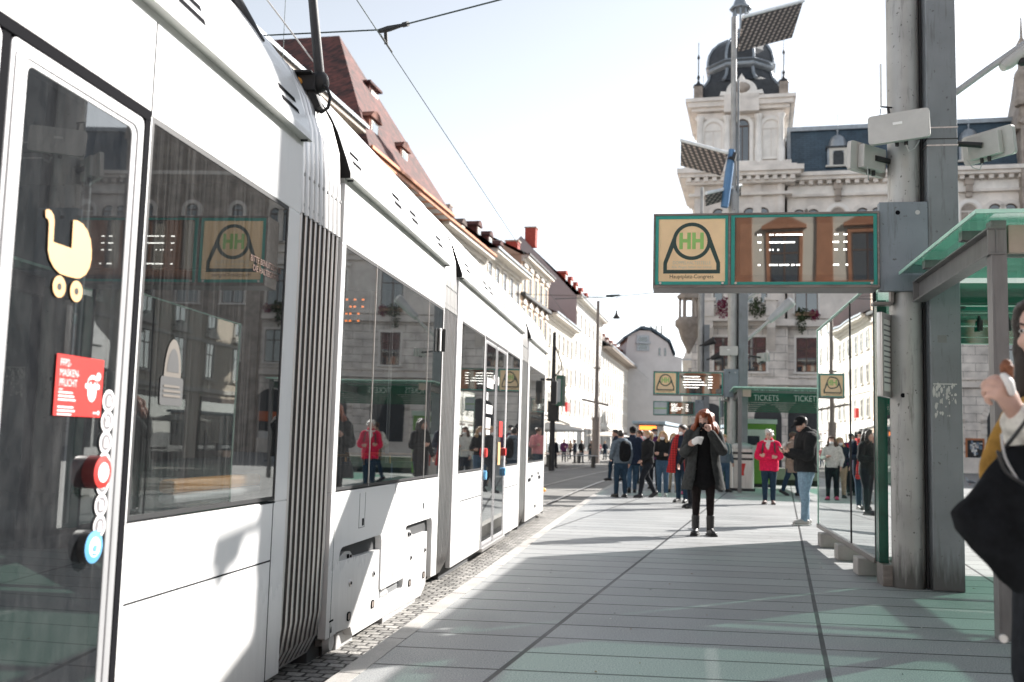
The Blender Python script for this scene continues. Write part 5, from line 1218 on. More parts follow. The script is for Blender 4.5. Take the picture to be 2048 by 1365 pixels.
def blob_leaves(o, c, r, n, m, name, rnd=3):
    b = MB(); random.seed(rnd)
    for i in range(n):
        d = V((random.gauss(0,1),random.gauss(0,1),random.gauss(0,1))).normalized()*random.random()**.4
        p = V(c)+V((d.x*r[0],d.y*r[1],d.z*r[2])); s_ = .05+.07*random.random()
        a = V((random.uniform(-1,1),random.uniform(-1,1),random.uniform(-1,1))).normalized(); q = a.cross(V((.3,.5,.8))).normalized()
        b.add([p-a*s_-q*s_*.5, p+a*s_-q*s_*.2, p+a*s_*1.2+q*s_*.5, p-a*s_*.6+q*s_*.6],[(0,1,2,3)],0)
    return b.build(name, m, o)
for i in range(9):
    uc = -9.85+4.15*i
    for s_ in (-.47,.47): place(W_arch,'arched_window',TH,(uc+s_,.055,15.25))
    b = MB(); b.tube([(uc,-.05,15.25),(uc,-.05,17.2)],.07,8,0); b.build('colonnette', M_stonel, TH)
    if i<8: place(W_niche,'wall_niche',TH,(uc+2.08,.055,15.3))
    b = MB(); b.box(uc+2.08-.28,uc+2.08+.28,-.4,-.061,19.0,19.5,0); b.box(uc+2.08-.2,uc+2.08+.2,-.25,-.061,18.2,18.54,0); b.box(uc+2.08-.22,uc+2.08+.22,-.34,-.285,18.54,19.0,0); b.build('console', M_stoned, TH)
    place(W_th2,'window',TH,(uc,.055,10.55)); place(W_th,'window',TH,(uc,-.002,6.45))
    fb = MB(); fb.box(uc-.75,uc+.75,-.55,-.22,10.25,10.5,0); fo = fb.build('window_box', M_wood, TH)
    blob_leaves(fo,(uc-.25,-.5,10.35),(.55,.3,.5),130,M_leaf,'foliage',i); blob_leaves(fo,(uc-.35,-.5,9.7),(.32,.2,.7),90,M_leaf,'foliage',i+20); blob_leaves(fo,(uc+.5,-.5,10.3),(.35,.28,.42),90,M_flower,'flowers',i+40)
    q = MB(); q.prism([(uc+x,z) for x,z in arch_pts(1.25,.0,3.3,14)],-.03,-.004,'y',0); q.build('arched_doorway', M_domed, TH)
    q = MB(); n=16
    for j in range(n+1):   # voussoirs round each arch
        a = R(180*j/n); q.obox((uc+1.42*math.cos(a),-.06,3.3+1.42*math.sin(a)),(.17,.055,.11),Matrix.Rotation(-a,3,'Y'),0)
    for z in (0.3,.85,1.4,1.95,2.5,3.0):
        for s_ in (-1,1): q.box(uc+s_*1.42-.17,uc+s_*1.42+.17,-.115,-.005,z,z+.42,0)
    q.build('arch_surround', M_stone, TH)
    if i in (2,3): 
        q = MB(); q.box(uc-.9,uc+.9,-.12,-.08,2.2,2.9,0); q.box(uc-.9,uc+.9,-.12,-.08,1.0,1.5,1); q.build('shop_sign', [mat('sign_orange',(.55,.12,.03),.5), M_offw], TH)
o = empty('poster_case', TO, TRZ, 'framed poster case on the rusticated wall behind the large columns', 'poster case')
b = MB(); b.box(.02,1.18,-.16,-.06,.45,2.25,0); b.build('case_frame', M_copper, o, bev=.02)
b = MB(); b.box(.14,1.06,-.175,-.161,.58,2.12,0)
for i in range(26): 
    random.seed(i); x = .2+.7*random.random(); z = .65+1.3*random.random(); b.box(x,x+.1+.1*random.random(),-.178,-.176,z,z+.06+.2*random.random(),1+i%2)
b.build('poster', [M_black, mat('poster_blue',(.14,.22,.32),.4), M_offw], o)
# tower
b = MB(); b.box(-17.5,-11.1,-.8,7,0,9.6,0); b.build('tower_base', M_rust, TH)
b = MB(); b.box(-17.3,-11.3,-.7,7,9.6,20.4,0); b.box(-17.3,-11.3,-.6,6,20.6,24.7,0)
for u in (-17.2,-15.2,-13.2,-11.8): b.box(u-.2 if u<-12 else u+.02,u+.35,-.86,-.701,9.9,19.4,0)
b.build('tower_wall', M_stone, TH)
b = MB()
for z,h,d in ((5.5,.4,.25),(9.5,.45,.45),(14.0,.3,.25),(18.6,.2,.3),(19.4,.35,.5),(19.85,.25,.85),(20.1,.35,1.05),(20.45,.2,.6),(20.65,.35,.25)): b.box(-17.5-d,-11.1+d,-.8-d,7+d,z,z+h,0)
for i in range(13): b.box(-17.9+i*.58,-17.6+i*.58,-1.55,-.8,19.55,19.84,0)
for z,h,d in ((24.2,.16,.1),(24.75,.25,.35),(25.0,.35,.6),(25.35,.25,.75)): b.box(-17.3-d,-11.3+d,-.6-d,6+d,z,z+h,0)
b.box(-15.4,-13.0,-1.35,-.6,24.5,25.75,0)
b.build('tower_cornice', M_stone, TH)
W_tarch = warch(.48, 2.55, M_winframe, M_winglass, M_stonel); W_tn = warch(.62, 2.1, M_stone, M_stonel, M_stonel)
place(W_tarch,'arched_window',TH,(-14.15,-.60,21.1)); place(W_tn,'wall_niche',TH,(-16.15,-.60,21.3)); place(W_tn,'wall_niche',TH,(-12.2,-.60,21.3))
place(W_tarch,'arched_window',TH,(-11.295,2.6,21.1),R(90))
for u in (-15.2,-13.05,-17.05,-11.55):
    b = MB(); b.lathe([(.27,20.9),(.27,21.9),(.22,22.0),(.20,24.0),(.30,24.2),(.32,24.35)],14,(u,-.8,0),0); b.build('tower_column', M_stonel, TH)
for u,v in ((-17.2,-.7),(-11.35,-.7),(-17.2,5.8),(-11.35,5.8)):
    b = MB(); b.box(u-.3,u+.3,v-.3,v+.3,25.6,26.6,0); b.lathe([(.38,26.6),(.34,26.75),(.15,26.85),(.05,27.1),(.12,27.3),(.04,27.5),(.035,28.6),(.11,28.75),(.02,29.0),(.02,29.9)],10,(u,v,0),1); b.build('pinnacle', [M_stoned, M_domed], TH)
b = MB(); b.prism([(-15.7,25.7),(-12.7,25.7),(-12.8,26.0)]+[(-14.2+1.05*math.cos(R(a)),25.95+.85*math.sin(R(a))) for a in range(0,181,15)]+[(-15.6,26.0)],-1.3,-.2,'y',0); b.prism([(-14.5,26.75),(-13.9,26.75),(-14.2,27.3)],-1.1,-.4,'y',0); b.ell((-14.2,-1.3,26.2),(.6,.2,.4),None,10,6,1); b.build('tower_pediment', [M_stonel, M_stoned], TH)
DC = (-14.35,2.6,1.35); OC = R(22.5)
b = MB(); b.box(-17.0,-11.6,-.3,5.7,25.6,26.4,0); b.prism([(-17.0,26.4),(-11.6,26.4),(-12.2,27.2),(-16.4,27.2)],0,5.4,'y',0); b.lathe([(2.970,25.85),(2.700,26.1),(2.430,26.5),(2.290,27.0)],8,DC,0,False,OC); b.lathe([(2.484,27.55),(2.484,27.9),(2.376,28.4),(2.106,28.9),(1.620,29.35),(0.972,29.7),(0.648,29.8)],8,DC,0,False,OC); b.build('dome', M_domed, TH)
b = MB(); b.lathe([(2.322,26.95),(2.570,27.1),(2.614,27.2),(2.430,27.25),(2.430,27.4),(2.678,27.5),(2.592,27.6)],8,DC,0,False,OC); b.build('dome_band', M_zinc, TH)
for k in range(8):
    a = OC+k*math.pi/4; b = MB(); ca,sa = math.cos(a),math.sin(a)
    b.tube([(DC[0]+ca*r_,DC[1]+sa*r_,z+DC[2]) for r_,z in ((2.506,27.6),(2.506,27.9),(2.398,28.4),(2.128,28.9),(1.642,29.36),(0.972,29.72))],.11,6,0); b.tube([(DC[0]+ca*r_,DC[1]+sa*r_,z+DC[2]) for r_,z in ((2.981,25.9),(2.722,26.12),(2.452,26.5),(2.322,26.95))],.13,6,0); b.build('dome_rib', M_zinc, TH)
b = MB(); b.lathe([(0.810,29.7),(0.864,29.85),(.55,30.0),(.55,30.35),(.72,30.45),(.45,30.6)],8,DC,0,True); b.lathe([(.80,32.2),(.85,32.3),(.62,32.45),(.42,33.0),(.24,34.4),(.10,36.0),(.03,37.5)],8,DC,1,True)
for k in range(8):
    a = k*math.pi/4; b.tube([(DC[0]+.52*math.cos(a),DC[1]+.52*math.sin(a),30.5+DC[2]),(DC[0]+.52*math.cos(a),DC[1]+.52*math.sin(a),32.25+DC[2])],.09,6,0)
b.build('lantern', [M_zinc, M_zinc], TH)
# tower balcony with flowers, corner oriel
b = MB(); b.box(-16.6,-11.9,-2.0,-.80,9.75,10.05,0)
for u in (-16.3,-14.25,-12.2):
    b.box(u-.35,u+.35,-2.1,-1.6,10.05,11.1,0); b.box(u-.45,u+.45,-2.2,-1.5,11.1,11.3,0); b.prism([(-.8,7.8),(-1.1,8.2),(-1.9,9.3),(-1.95,9.75),(-.8,9.75)],u-.28,u+.28,'x',0)
for i in range(11):
    u = -15.8+i*.3 if i<5 else -13.7+(i-5)*.26; b.lathe([(.05,10.05),(.09,10.3),(.05,10.55),(.05,10.85)],6,(u,-1.85,0),0)
b.box(-16.4,-12.1,-1.95,-1.75,10.85,10.98,0); b.build('balcony', M_stone, TH)
for u,m_ in ((-15.3,M_flower),(-13.1,M_leaf)): blob_leaves(TH,(u,-2.1,10.6),(.6,.25,.75),170,m_,'balcony_plants',int(u*-7))
for u in (-15.3,-13.2): place(W_th2,'window',TH,(u,-.705,10.9)); place(W_th,'window',TH,(u,-.802,6.4)); place(W_arch,'arched_window',TH,(u-.45,-.705,15.3)); place(W_arch,'arched_window',TH,(u+.45,-.705,15.3))
for u in (-16.2,-12.4):
    q = MB(); q.prism([(u+x,z) for x,z in arch_pts(.9,.0,3.3,12)],-.84,-.803,'y',0); q.build('arched_doorway', M_domed, TH)
b = MB(); b.lathe([(.1,7.6),(.25,8.0),(.55,8.6),(.75,9.3),(.95,9.5),(.95,9.9),(.8,10.0),(.75,10.1)],12,(-17.7,-.9,0),0)
for k in range(6):
    a = k*math.pi/3; b.tube([(-17.7+.62*math.cos(a),-.9+.62*math.sin(a),10.0),(-17.7+.62*math.cos(a),-.9+.62*math.sin(a),11.5)],.10,6,0)
b.lathe([(.78,11.4),(.85,11.6),(.5,11.9),(.35,12.6),(.28,14.5),(.34,14.8),(.1,15.2),(.03,16.4)],10,(-17.7,-.9,0),0); b.build('corner_oriel', M_stoned, TH)
# central gable at the right edge
b = MB(); b.box(3.6,14,-.9,9,0,24.0,0); b.prism([(3.3,22.5),(14.3,22.5),(14.0,24.4),(12.5,25.2),(12.0,28.6),(10.6,29.6),(9.9,33),(8.8,35),(7.7,33),(7.0,29.6),(5.6,28.6),(4.2,27.6),(3.9,25.6)],-.85,3,'y',0)
b.lathe([(.5,24.0),(.6,24.3),(.35,24.6),(.4,25.6),(.55,25.9),(.25,26.4),(.3,27.6),(.45,27.9),(.1,28.6),(.04,30)],8,(3.75,-.9,0),0)
b.tube([(3.6,-1.0,22.8),(5.2,-1.0,25.2)],.2,6,0); b.build('central_gable', M_stoned, TH)
for u in (5.6,8.8,12.0):
    for z,me in ((6.45,W_th),(10.55,W_th2),(15.25,W_arch)): place(me,'window',TH,(u,-.905,z))

# ---------------------------------------------------------------- overhead wires
b = MB(); b.tube([trk(-3.13,-10,5.86),trk(-3.13,12,5.86),trk(-3.13,40,5.86)],.0065,6,0); b.tube([trk(bend(40,-3.13),40,5.86),trk(bend(70,-3.13),70,5.86)],.008,5,0)
tag(b.build('contact_wire', M_wire), 'overhead contact wire running along above the tram', 'wire')
p0 = V(trk(-3.13,10.9,6.02)); pa_ = Yp(1000,0,10.2); d = (pa_-p0); dl_ = p0-Yp(515,72,11.7)
b = MB(); b.tube([p0-dl_*4.5, p0-dl_, p0, pa_, p0+d*1.85],.009,6,0)
tag(b.build('span_wire', M_wire), 'cross span wire stretched from the left houses to the near columns', 'wire')
b = MB(); dn = d.normalized(); b.tube([p0-dn*.10,p0+dn*.05,p0+dn*.30],[.028,.036,.018],8,0); b.tube([p0+dn*.28,p0+dn*.36],[.030,.030],8,0); b.tube([p0+V((0,0,-.02)),V(trk(-3.13,10.95,5.86))],.022,8,0); b.tube([trk(-3.13,10.7,5.87),trk(-3.13,11.2,5.87)],.013,6,0)
tag(b.build('wire_insulator', M_black), 'dark insulator clamp where contact wire and span wire cross', 'insulator')
b = MB(); b.tube([Yp(572,-20,16),Yp(565,128,16)],.006,5,0); tag(b.build('drop_wire', M_wire), 'short vertical drop wire behind the tram roof', 'wire')
b = MB(); q0,q1 = Yp(1110,598,70),Yp(1310,586,70); b.tube([q0,(q0+q1)/2+V((0,0,-.1)),q1],.03,5,0); b.tube([Yp(1212,592,70),Yp(1240,591,70)],.08,6,0)
tag(b.build('span_wire', M_wire), 'distant span wire across the street below the far rooftops', 'wire')
# street furniture far left
b = MB(); p = G(1193,905,-.2); pm = V((Yp(1193,800,74).x, 74, 0)); b.tube([(pm.x,74,-.21),(pm.x,74,3.2)],.30,12,0); b.tube([(pm.x,74,3.2),(pm.x,74,11.9)],[.17,.12],10,0); b.tube([(pm.x-1.1,74,4.5),(pm.x+.9,74,4.1)],.09,6,0); b.tube([(pm.x,74,6.8),(pm.x-.0,74,6.9)],.3,8,0)
tag(b.build('street_mast', mat('mast_brown_grey',(.22,.19,.175),.6)), 'tall grey-brown mast standing in front of the white houses', 'mast')
o = empty('stop_post', (Yp(1106,800,52).x,52,-.21), R(-20), 'dark post with a boxed notice board beyond the tram front', 'signpost')
b = MB(); b.tube([(0,0,0),(0,0,7.2)],[.16,.09],10,0); b.build('post', M_dark, o)
b = MB(); b.tube([(0,0,6.7),(.18,0,6.2),(.42,0,5.6),(.40,0,5.25),(.1,0,4.95)],.035,6,0); b.build('bracket', M_dark, o)
b = MB(); b.box(.22,.58,-.3,.3,3.35,4.95,0); b.box(.30,.50,-.31,.31,3.55,4.75,1); b.build('notice_board', [M_greendark, M_zinc], o, bev=.02)
b = MB(); b.box(-.22,.30,-.2,.2,2.55,3.6,0); b.build('control_box', M_dark, o, bev=.03)
b = MB(); c = Yp(1233,636,72); b.lathe([(.02,.55),(.06,.5),(.1,.25),(.28,0),(.25,-.06)],12,c,0); b.tube([c+V((0,0,.5)),c+V((0,0,1.5))],.015,5,0); b.tube([c+V((-14,2,1.9)),c+V((0,0,1.5)),c+V((14,-2,1.9))],.02,5,0)
tag(b.build('hanging_lamp', M_dark), 'bell-shaped street lamp hanging over the street', 'street lamp')
# far tram
o = empty('distant_tram', (Yp(1298,880,78).x,78,-.15), R(-16), 'distant vehicle with an orange destination display behind the crowd', 'tram')
b = MB(); b.box(-1.15,1.15,0,14,.3,3.0,0); b.build('body', M_alu2, o, bev=.15)
b = MB(); b.box(-1.3,1.3,-.4,14,3.0,3.25,0); b.build('roof', mat('roof_blue_grey',(.30,.40,.48),.5), o, bev=.05)
b = MB(); b.box(-1.0,1.0,-.02,-.005,1.2,2.5,0); b.build('windscreen', M_winglass, o)
b = MB(); b.box(-.75,.55,-.03,-.01,2.58,2.88,0); b.build('destination_display', M_ledo, o)
# cafe corner
def parasol(x, y, r, h, label, z0=-.205, col=None):
    o = empty('cafe_parasol', (x,y,z0), 0, label, 'parasol', 'cafe parasols along the left pavement')
    b = MB(); b.lathe([(r,h-.55),(r,h-.45),(r*.5,h-.16),(.06,h)],8,(0,0,0),0,False); b.build('canopy', col or M_par, o)
    b = MB(); b.tube([(0,0,0),(0,0,h-.1)],.03,8,0); b.build('pole', M_alu2, o)
    b = MB(); b.lathe([(.3,0),(.3,.08),(.05,.12)],12,(0,0,0),0); b.build('base', M_dark, o)
M_par = mat('parasol_canvas', (.62,.60,.56), .9, var=.05)
for i,(px,Y,r,h,lab) in enumerate(((1100,62,2.2,2.7,'pale cafe parasol closest to the tram front'),(1062,66,2.2,2.7,'cafe parasol hidden behind the tram front'),(1215,112,2.4,2.8,'farthest cafe parasol, left of the crowd'))):
    parasol(Yp(px,880,Y).x, Y, r, h, lab)
o = empty('shop_awning', (Yp(1162,870,84).x-1.2,84,0), LRZ, 'long sunlit white awning beneath a red shop sign', 'awning')
b = MB(); b.prism([(-1.2,2.55),(-1.2,2.75),(1.4,3.7),(1.4,3.5)],-6,7,'x',0); b.build('canvas', mat('awning_white',(.75,.73,.68),.9), o)
b = MB(); b.box(1.2,2.4,.2,.4,3.9,4.7,0); b.build('shop_sign', M_red, o)
for x in (-5.5,6.5):
    b = MB(); b.tube([(x,-1.0,-.2),(x,-1.0,2.6)],.04,6,0); b.build('support_pole', M_dark, o)
for i,(px,Y,lab) in enumerate(((1142,60,'long grey cafe table at the far left pavement'),(1120,72,'cafe table deeper in the shade of the parasol'))):
    o = empty('cafe_table', (Yp(px,900,Y).x,Y,-.205), R(12), lab, 'table', 'cafe tables')
    b = MB(); b.box(-1.6,1.6,-.4,.4,.70,.75,0); b.build('tabletop', M_alu2, o)
    for x in (-1.4,1.4):
        b = MB(); b.box(x-.04,x+.04,-.3,.3,0,.70,0); b.build('leg', M_dark, o)
# ---------------------------------------------------------------- people
TMP = bpy.data.scenes.new('workshop')
PENDING = []
def fuse(mb, voxel, name, mats, parent, smooth=4, wrinkle=0.0, wscale=9.0, seed=0, fine=0.0):
    # one closed skin grown over the overlapping limbs; all skins are evaluated together at the end
    me = mb.mesh('raw_'+name); ob = bpy.data.objects.new('raw', me); TMP.collection.objects.link(ob)
    r_ = ob.modifiers.new('remesh','REMESH'); r_.mode = 'VOXEL'; r_.voxel_size = voxel; r_.use_smooth_shade = True
    if smooth:
        s_ = ob.modifiers.new('smooth','SMOOTH'); s_.factor = .5; s_.iterations = smooth
    nm = bpy.data.meshes.new(name)
    o = bpy.data.objects.new(name, nm); COL.objects.link(o); o.parent = parent
    PENDING.append((ob, o, name, mats if isinstance(mats,(list,tuple)) else [mats], wrinkle, wscale, seed))
    return o
def finish_skins():
    with bpy.context.temp_override(scene=TMP, view_layer=TMP.view_layers[0]): dg = bpy.context.evaluated_depsgraph_get(); dg.update()
    for ob, o, name, mats, wrinkle, wscale, seed in PENDING:
        nm = bpy.data.meshes.new_from_object(ob.evaluated_get(dg)); nm.name = name
        if wrinkle:
            off = V((seed*3.1,seed*1.7,seed)); n_ = len(nm.vertices)
            cos = [v.co + v.normal*(wrinkle*(a+1.2*noise.noise(q*2.3+V((9,2,4)))*abs(a))) for v in nm.vertices for q in (V((v.co.x*wscale, v.co.y*wscale, v.co.z*wscale*.55))+off,) for a in (noise.noise(q),)]
            nm.vertices.foreach_set('co', [c for p in cos for c in p])
        nm.materials.clear()
        for m in mats: nm.materials.append(m)
        k = len(nm.polygons); nm.polygons.foreach_set('use_smooth', [True]*k); nm.polygons.foreach_set('material_index', [0]*k); nm.update()
        old = o.data; o.data = nm; bpy.data.meshes.remove(old)
    bpy.data.scenes.remove(TMP)
    for p in PENDING: bpy.data.objects.remove(p[0])

def head_geo(b, c, s, fwd, up=V((0,0,1)), nose=1.0):
    # c: head centre (between the ears at eye height), s: scale (1 = adult), fwd: facing
    f = fwd.normalized(); r = f.cross(up).normalized(); u = r.cross(f)
    M = Matrix((r,f,u)).transposed()
    P = lambda x,y,z: c + M @ V((x*s,y*s,z*s))
    b.ell(P(0,-.012,.030),(.076*s,.094*s,.092*s),M,18,12)     # skull
    b.ell(P(0,.022,-.020),(.062*s,.070*s,.090*s),M,18,12)     # face
    b.ell(P(0,.040,-.078),(.040*s,.042*s,.036*s),M,14,8)      # jaw
    b.ell(P(0,.074,-.098),(.020*s,.017*s,.017*s),M,10,6)      # chin
    b.ell(P(0,.062,.028),(.052*s,.026*s,.016*s),M,12,6)       # brow
    for sx_ in (-1,1):
        b.ell(P(sx_*.040,.060,-.030),(.022*s,.022*s,.022*s),M,10,6)   # cheeks
        b.ell(P(sx_*.078,-.010,-.008),(.010*s,.020*s,.032*s),M,10,6)  # ears
    b.limb([P(0,.084,.018),P(0,.094,-.006),P(0,.107,-.030)],[.0085*s*nose,.010*s*nose,.0135*s*nose],8)
    for sx_ in (-1,1): b.ell(P(sx_*.013,.091,-.034),(.010*s,.011*s,.009*s),M,8,6)
    b.limb([P(-.020,.086,-.063),P(0,.094,-.061),P(.020,.086,-.063)],[.006*s,.009*s,.006*s],8)
    return P, M
def face_parts(o, P, M, s, hairmat, lip=True):
    for sx_ in (-1,1):
        e = MB(); e.ell(P(sx_*.031,.078,.006),(.0125*s,.0085*s,.0080*s),M,12,8,0); e.ell(P(sx_*.031,.0845,.006),(.0058*s,.0035*s,.0058*s),M,10,6,1); e.build('eye',[M_eyew,M_eyed],o)
        e = MB(); e.limb([P(sx_*.015,.092,.026),P(sx_*.033,.090,.031),P(sx_*.050,.076,.025)],[.003*s,.004*s,.002*s],6,0); e.build('eyebrow',[hairmat],o)
    if lip:
        e = MB(); e.limb([P(-.021,.0885,-.0605),P(-.007,.0985,-.0575),P(0,.0985,-.059),P(.007,.0985,-.0575),P(.021,.0885,-.0605)],[.0018*s,.0042*s,.0042*s,.0042*s,.0018*s],8,0); e.limb([P(-.019,.0885,-.064),P(0,.0985,-.067),P(.019,.0885,-.064)],[.002*s,.0052*s,.002*s],8,0); e.build('lips',[M_lip],o)
def hand_geo(b, w, d, n, side, s=1.0, curl=.5, thick=1.0, grip=None):
    # w wrist, d pointing direction of the palm, n palm normal (the way the fingers curl), side: +1 thumb to the right of d x n
    d = d.normalized(); n = (n - d*n.dot(d)).normalized(); t = d.cross(n)*side
    q = lambda a,b_,c: w + d*(a*s)+t*(b_*s)+n*(c*s)
    b.limb([q(-.03,0,0),q(.02,0,0),q(.055,0,.0),q(.088,-.002,.004)],[(.026*s,.021*s),(.030*s,.019*s),(.039*s,.017*s),(.039*s,.014*s)],12,0,up=n)
    for i,(off,L_,rr) in enumerate(((.030,.070,.0088),(.010,.078,.0092),(-.011,.072,.0088),(-.030,.056,.0078))):
        a = curl*(.85+.12*i); p = q(.086-.004*abs(i-1),off,.002); dirv = d*1.0; pts = [p]; ang = 0
        for k,seg in enumerate((.45,.32,.23)):
            ang += a*(1.05 if k else .8)
            dv = d*math.cos(ang)+n*math.sin(ang)+t*(off*.9*(1-min(1,curl)))
            p = p + dv.normalized()*(L_*seg*s); pts.append(p)
        b.limb(pts,[rr*s*thick*1.08,rr*s*thick,rr*s*.94*thick,rr*s*.82*thick],8)
    th = [q(.018,.026,.004),q(.045,.048,.012+.01*curl),q(.072,.050-.012*curl,.022+.022*curl),q(.094,.040-.020*curl,.030+.030*curl)]
    b.limb(th,[.014*s,.0125*s*thick,.0105*s*thick,.0085*s*thick],8)

def person(label, loc, h=1.70, face=180.0, group=None, legs=None, arms=None, look=0.0, nod=0.0, lean=0.0, vox=.013, skin=None, hair=('brown','short'), top=None, top_len=.80, top_fit=1.0,
           bottom='jeans', shoes=None, mask=None, mask_mat=None, hat=None, puffy=0.0, sleeve=True, tights=False, female=True, seed=1, extra=None, boots=False, glasses=False, lowz=None, hoodie=False):
    # local frame: +y facing, +x the person's right
    k = h/1.70; sk = skin or M_skin
    o = empty('person', loc, R(face), label, 'person', group)
    J = lambda x,y,z: V((x*k,y*k + lean*max(0,z-.9)*k,z*k))
    sh = .165 if female else .19
    legs = legs or {}
    LP = []
    for s in (-1,1):
        f = legs.get(s, {})
        fx_, fy_ = f.get('foot',(s*.09,0)); kf = f.get('knee',.02); lift = f.get('lift',0); toe = f.get('toe',s*8)
        hip = J(s*.088,0,.90); hip.y -= 0; ank = V((fx_*k,fy_*k,(.085+lift)*k)); kn_ = (hip+ank)*.5+V((0,kf*k+.0,.03*k)); 
        LP.append((hip,kn_,ank,toe,f.get('pitch',0)))
    arms = arms or {}
    AP = {}
    for s in (-1,1):
        a = arms.get(s, {}); shd = J(s*sh,-.005,1.385)
        el = J(*a['el']) if 'el' in a else J(s*(sh+.07),-.03,1.10)
        wr = J(*a['wr']) if 'wr' in a else J(s*(sh+.085),.06,.86)
        AP[s] = (shd,el,wr,a)
    hc = J(0,.035,1.575); yw = R(look)
    hf = V((math.sin(yw)*math.cos(nod), math.cos(yw)*math.cos(nod), -math.sin(nod)))
    hu = V((math.sin(yw)*math.sin(nod), math.cos(yw)*math.sin(nod), math.cos(nod)))
    if nod: hc = hc + V((0,.035*math.sin(nod)*2,-.02*math.sin(nod)))
    b = MB()
    tor = [(.84,.150,.105),(.92,.165,.112),(1.00,.150,.105),(1.08,.132,.097),(1.20,.148,.105),(1.31,.165,.105),(1.385,.135,.085),(1.43,.075,.062)]
    wd = 1.0 if female else 1.10
    b.limb([J(0,.0 if z<1.2 else -.005,z) for z,_,_ in tor],[(rx*wd*k,ry*k) for _,rx,ry in tor],16,0,up=V((0,1,0)))
    b.limb([J(0,-.012,1.40),J(0,.0,1.47),hc+V((0,-.02*k,-.05*k))],[.060*k,.052*k,.054*k],12)
    P, MM = head_geo(b, hc, k, hf, hu)
    for hip,kn_,ank,toe,pt in LP:
        b.limb([hip+V((0,0,.03*k)),(hip*2+kn_)/3,kn_,(kn_*2+ank)/3+V((0,-.012*k,0)),ank],[.088*k,.082*k,.056*k,.054*k,.036*k],12)
        t = V((-math.sin(R(-toe)),math.cos(R(toe)),-math.sin(pt))); b.limb([ank+V((0,0,-.045*k))-t*.045*k,ank+t*.07*k+V((0,0,-.045*k)),ank+t*.15*k+V((0,0,-.055*k))],[.034*k,(.042*k,.030*k),(.036*k,.020*k)],10)
    for s,(shd,el,wr,a) in AP.items():
        b.limb([shd+V((-s*.03*k,0,-.01*k)),(shd+el)/2,el,(el*1.2+wr*.8)/2,wr],[.056*k,.046*k,.039*k,.037*k,.026*k],12)
        d = a.get('hd'); d = V(d) if d else (wr-el)
        n = V(a.get('hn',(-s*.8,.3,0)))
        hand_geo(b, wr, d, n, a.get('ts', s), k, a.get('curl',.45))
    body_ = fuse(b, vox, 'body', sk, o, 3)
    # clothing
    lm = CL[bottom] if isinstance(bottom,str) else bottom
    b = MB()
    g = .0 if tights else .016
    b.limb([J(0,0,.80),J(0,0,.92),J(0,0,1.02)],[(.168*wd*k,.122*k),(.176*wd*k,.124*k),(.158*wd*k,.115*k)],16,0,up=V((0,1,0)))
    for hip,kn_,ank,toe,pt in LP:
        e_ = ank+V((0,0,.01*k)) if not boots else ank+V((0,0,.1*k))
        b.limb([hip+V((0,0,.0)),(hip*2+kn_)/3,kn_,(kn_*2+ank)/3+V((0,-.010*k,0)),e_],[(.092+g*.8)*k,(.084+g)*k,(.058+g)*k,(.055+g*.9)*k,(.040+g*.9)*k],12)
    fuse(b, vox, 'tights' if tights else 'trousers', lm, o, 2, .006*k if not tights else 0, 11, seed)
    for hip,kn_,ank,toe,pt in LP:
        b = MB(); t = V((-math.sin(R(-toe)),math.cos(R(toe)),-math.sin(pt))); u = V((0,0,1)) if abs(pt)<.1 else V((0,math.sin(pt),math.cos(pt)))
        b.limb([ank+u*(-.030*k)-t*.050*k,ank+t*.06*k+u*(-.032*k),ank+t*.165*k+u*(-.046*k)],[(.042*k,.044*k),(.047*k,.043*k),(.042*k,.030*k)],12)
        if boots: b.limb([ank+V((0,0,-.02*k)),ank+V((0,-.005*k,.16*k))],[.052*k,.058*k],12)
        else: b.limb([ank+V((0,0,-.02*k)),ank+V((0,0,.015*k))],[.046*k,.044*k],12)
        sh_ = fuse(b, min(vox,.012), 'shoe', shoes or M_shoed, o, 2)
        q = MB(); cc = ank+t*.055*k+u*(-.073*k); tt = math.atan2(t.x,t.y)
        q.obox(cc,(.046*k,.135*k,.012*k if not boots else .016*k),Matrix.Rotation(-tt,3,'Z') @ Matrix.Rotation(-pt,3,'X'),0); q.build('sole',[M_sole if shoes is M_shoe else M_black],sh_,bev=.008)
    if top:
        b = MB(); tm = CL[top] if isinstance(top,str) else top; p_ = .018+puffy
        hem = top_len
        rings = [(hem,.185 if hem<.86 else .178,.135),(max(hem+.06,.92),.188,.135),(1.02,.176,.128),(1.12,.170,.126),(1.22,.176,.128),(1.32,.185,.122),(1.39,.150,.098),(1.445,.082,.075)]
        b.limb([J(0,0,z) for z,_,_ in rings],[((rx*wd*top_fit+puffy)*k,(ry*top_fit+puffy)*k) for _,rx,ry in rings],18,0,up=V((0,1,0)),flat=True)
        if sleeve:
            for s,(shd,el,wr,a) in AP.items():
                w2 = wr+(el-wr)*.06
                b.limb([shd+V((-s*.045*k,0,-.015*k)),shd+(el-shd)*.12,(shd+el)/2,el,(el+w2)/2,w2],[(.066+p_)*k,(.060+p_)*k,(.048+p_)*k,(.043+p_)*k,(.037+p_*.9)*k,(.032+p_*.8)*k],12)
        if hoodie: b.limb([J(-.10,-.06,1.44),J(0,-.11,1.43),J(.10,-.06,1.44)],[.055*k,.075*k,.055*k],12)
        fuse(b, vox, 'jacket', tm, o, 2, (.010+puffy*.25)*k, 8, seed+3)
    # hair
    hm = HR[hair[0]]; st = hair[1]
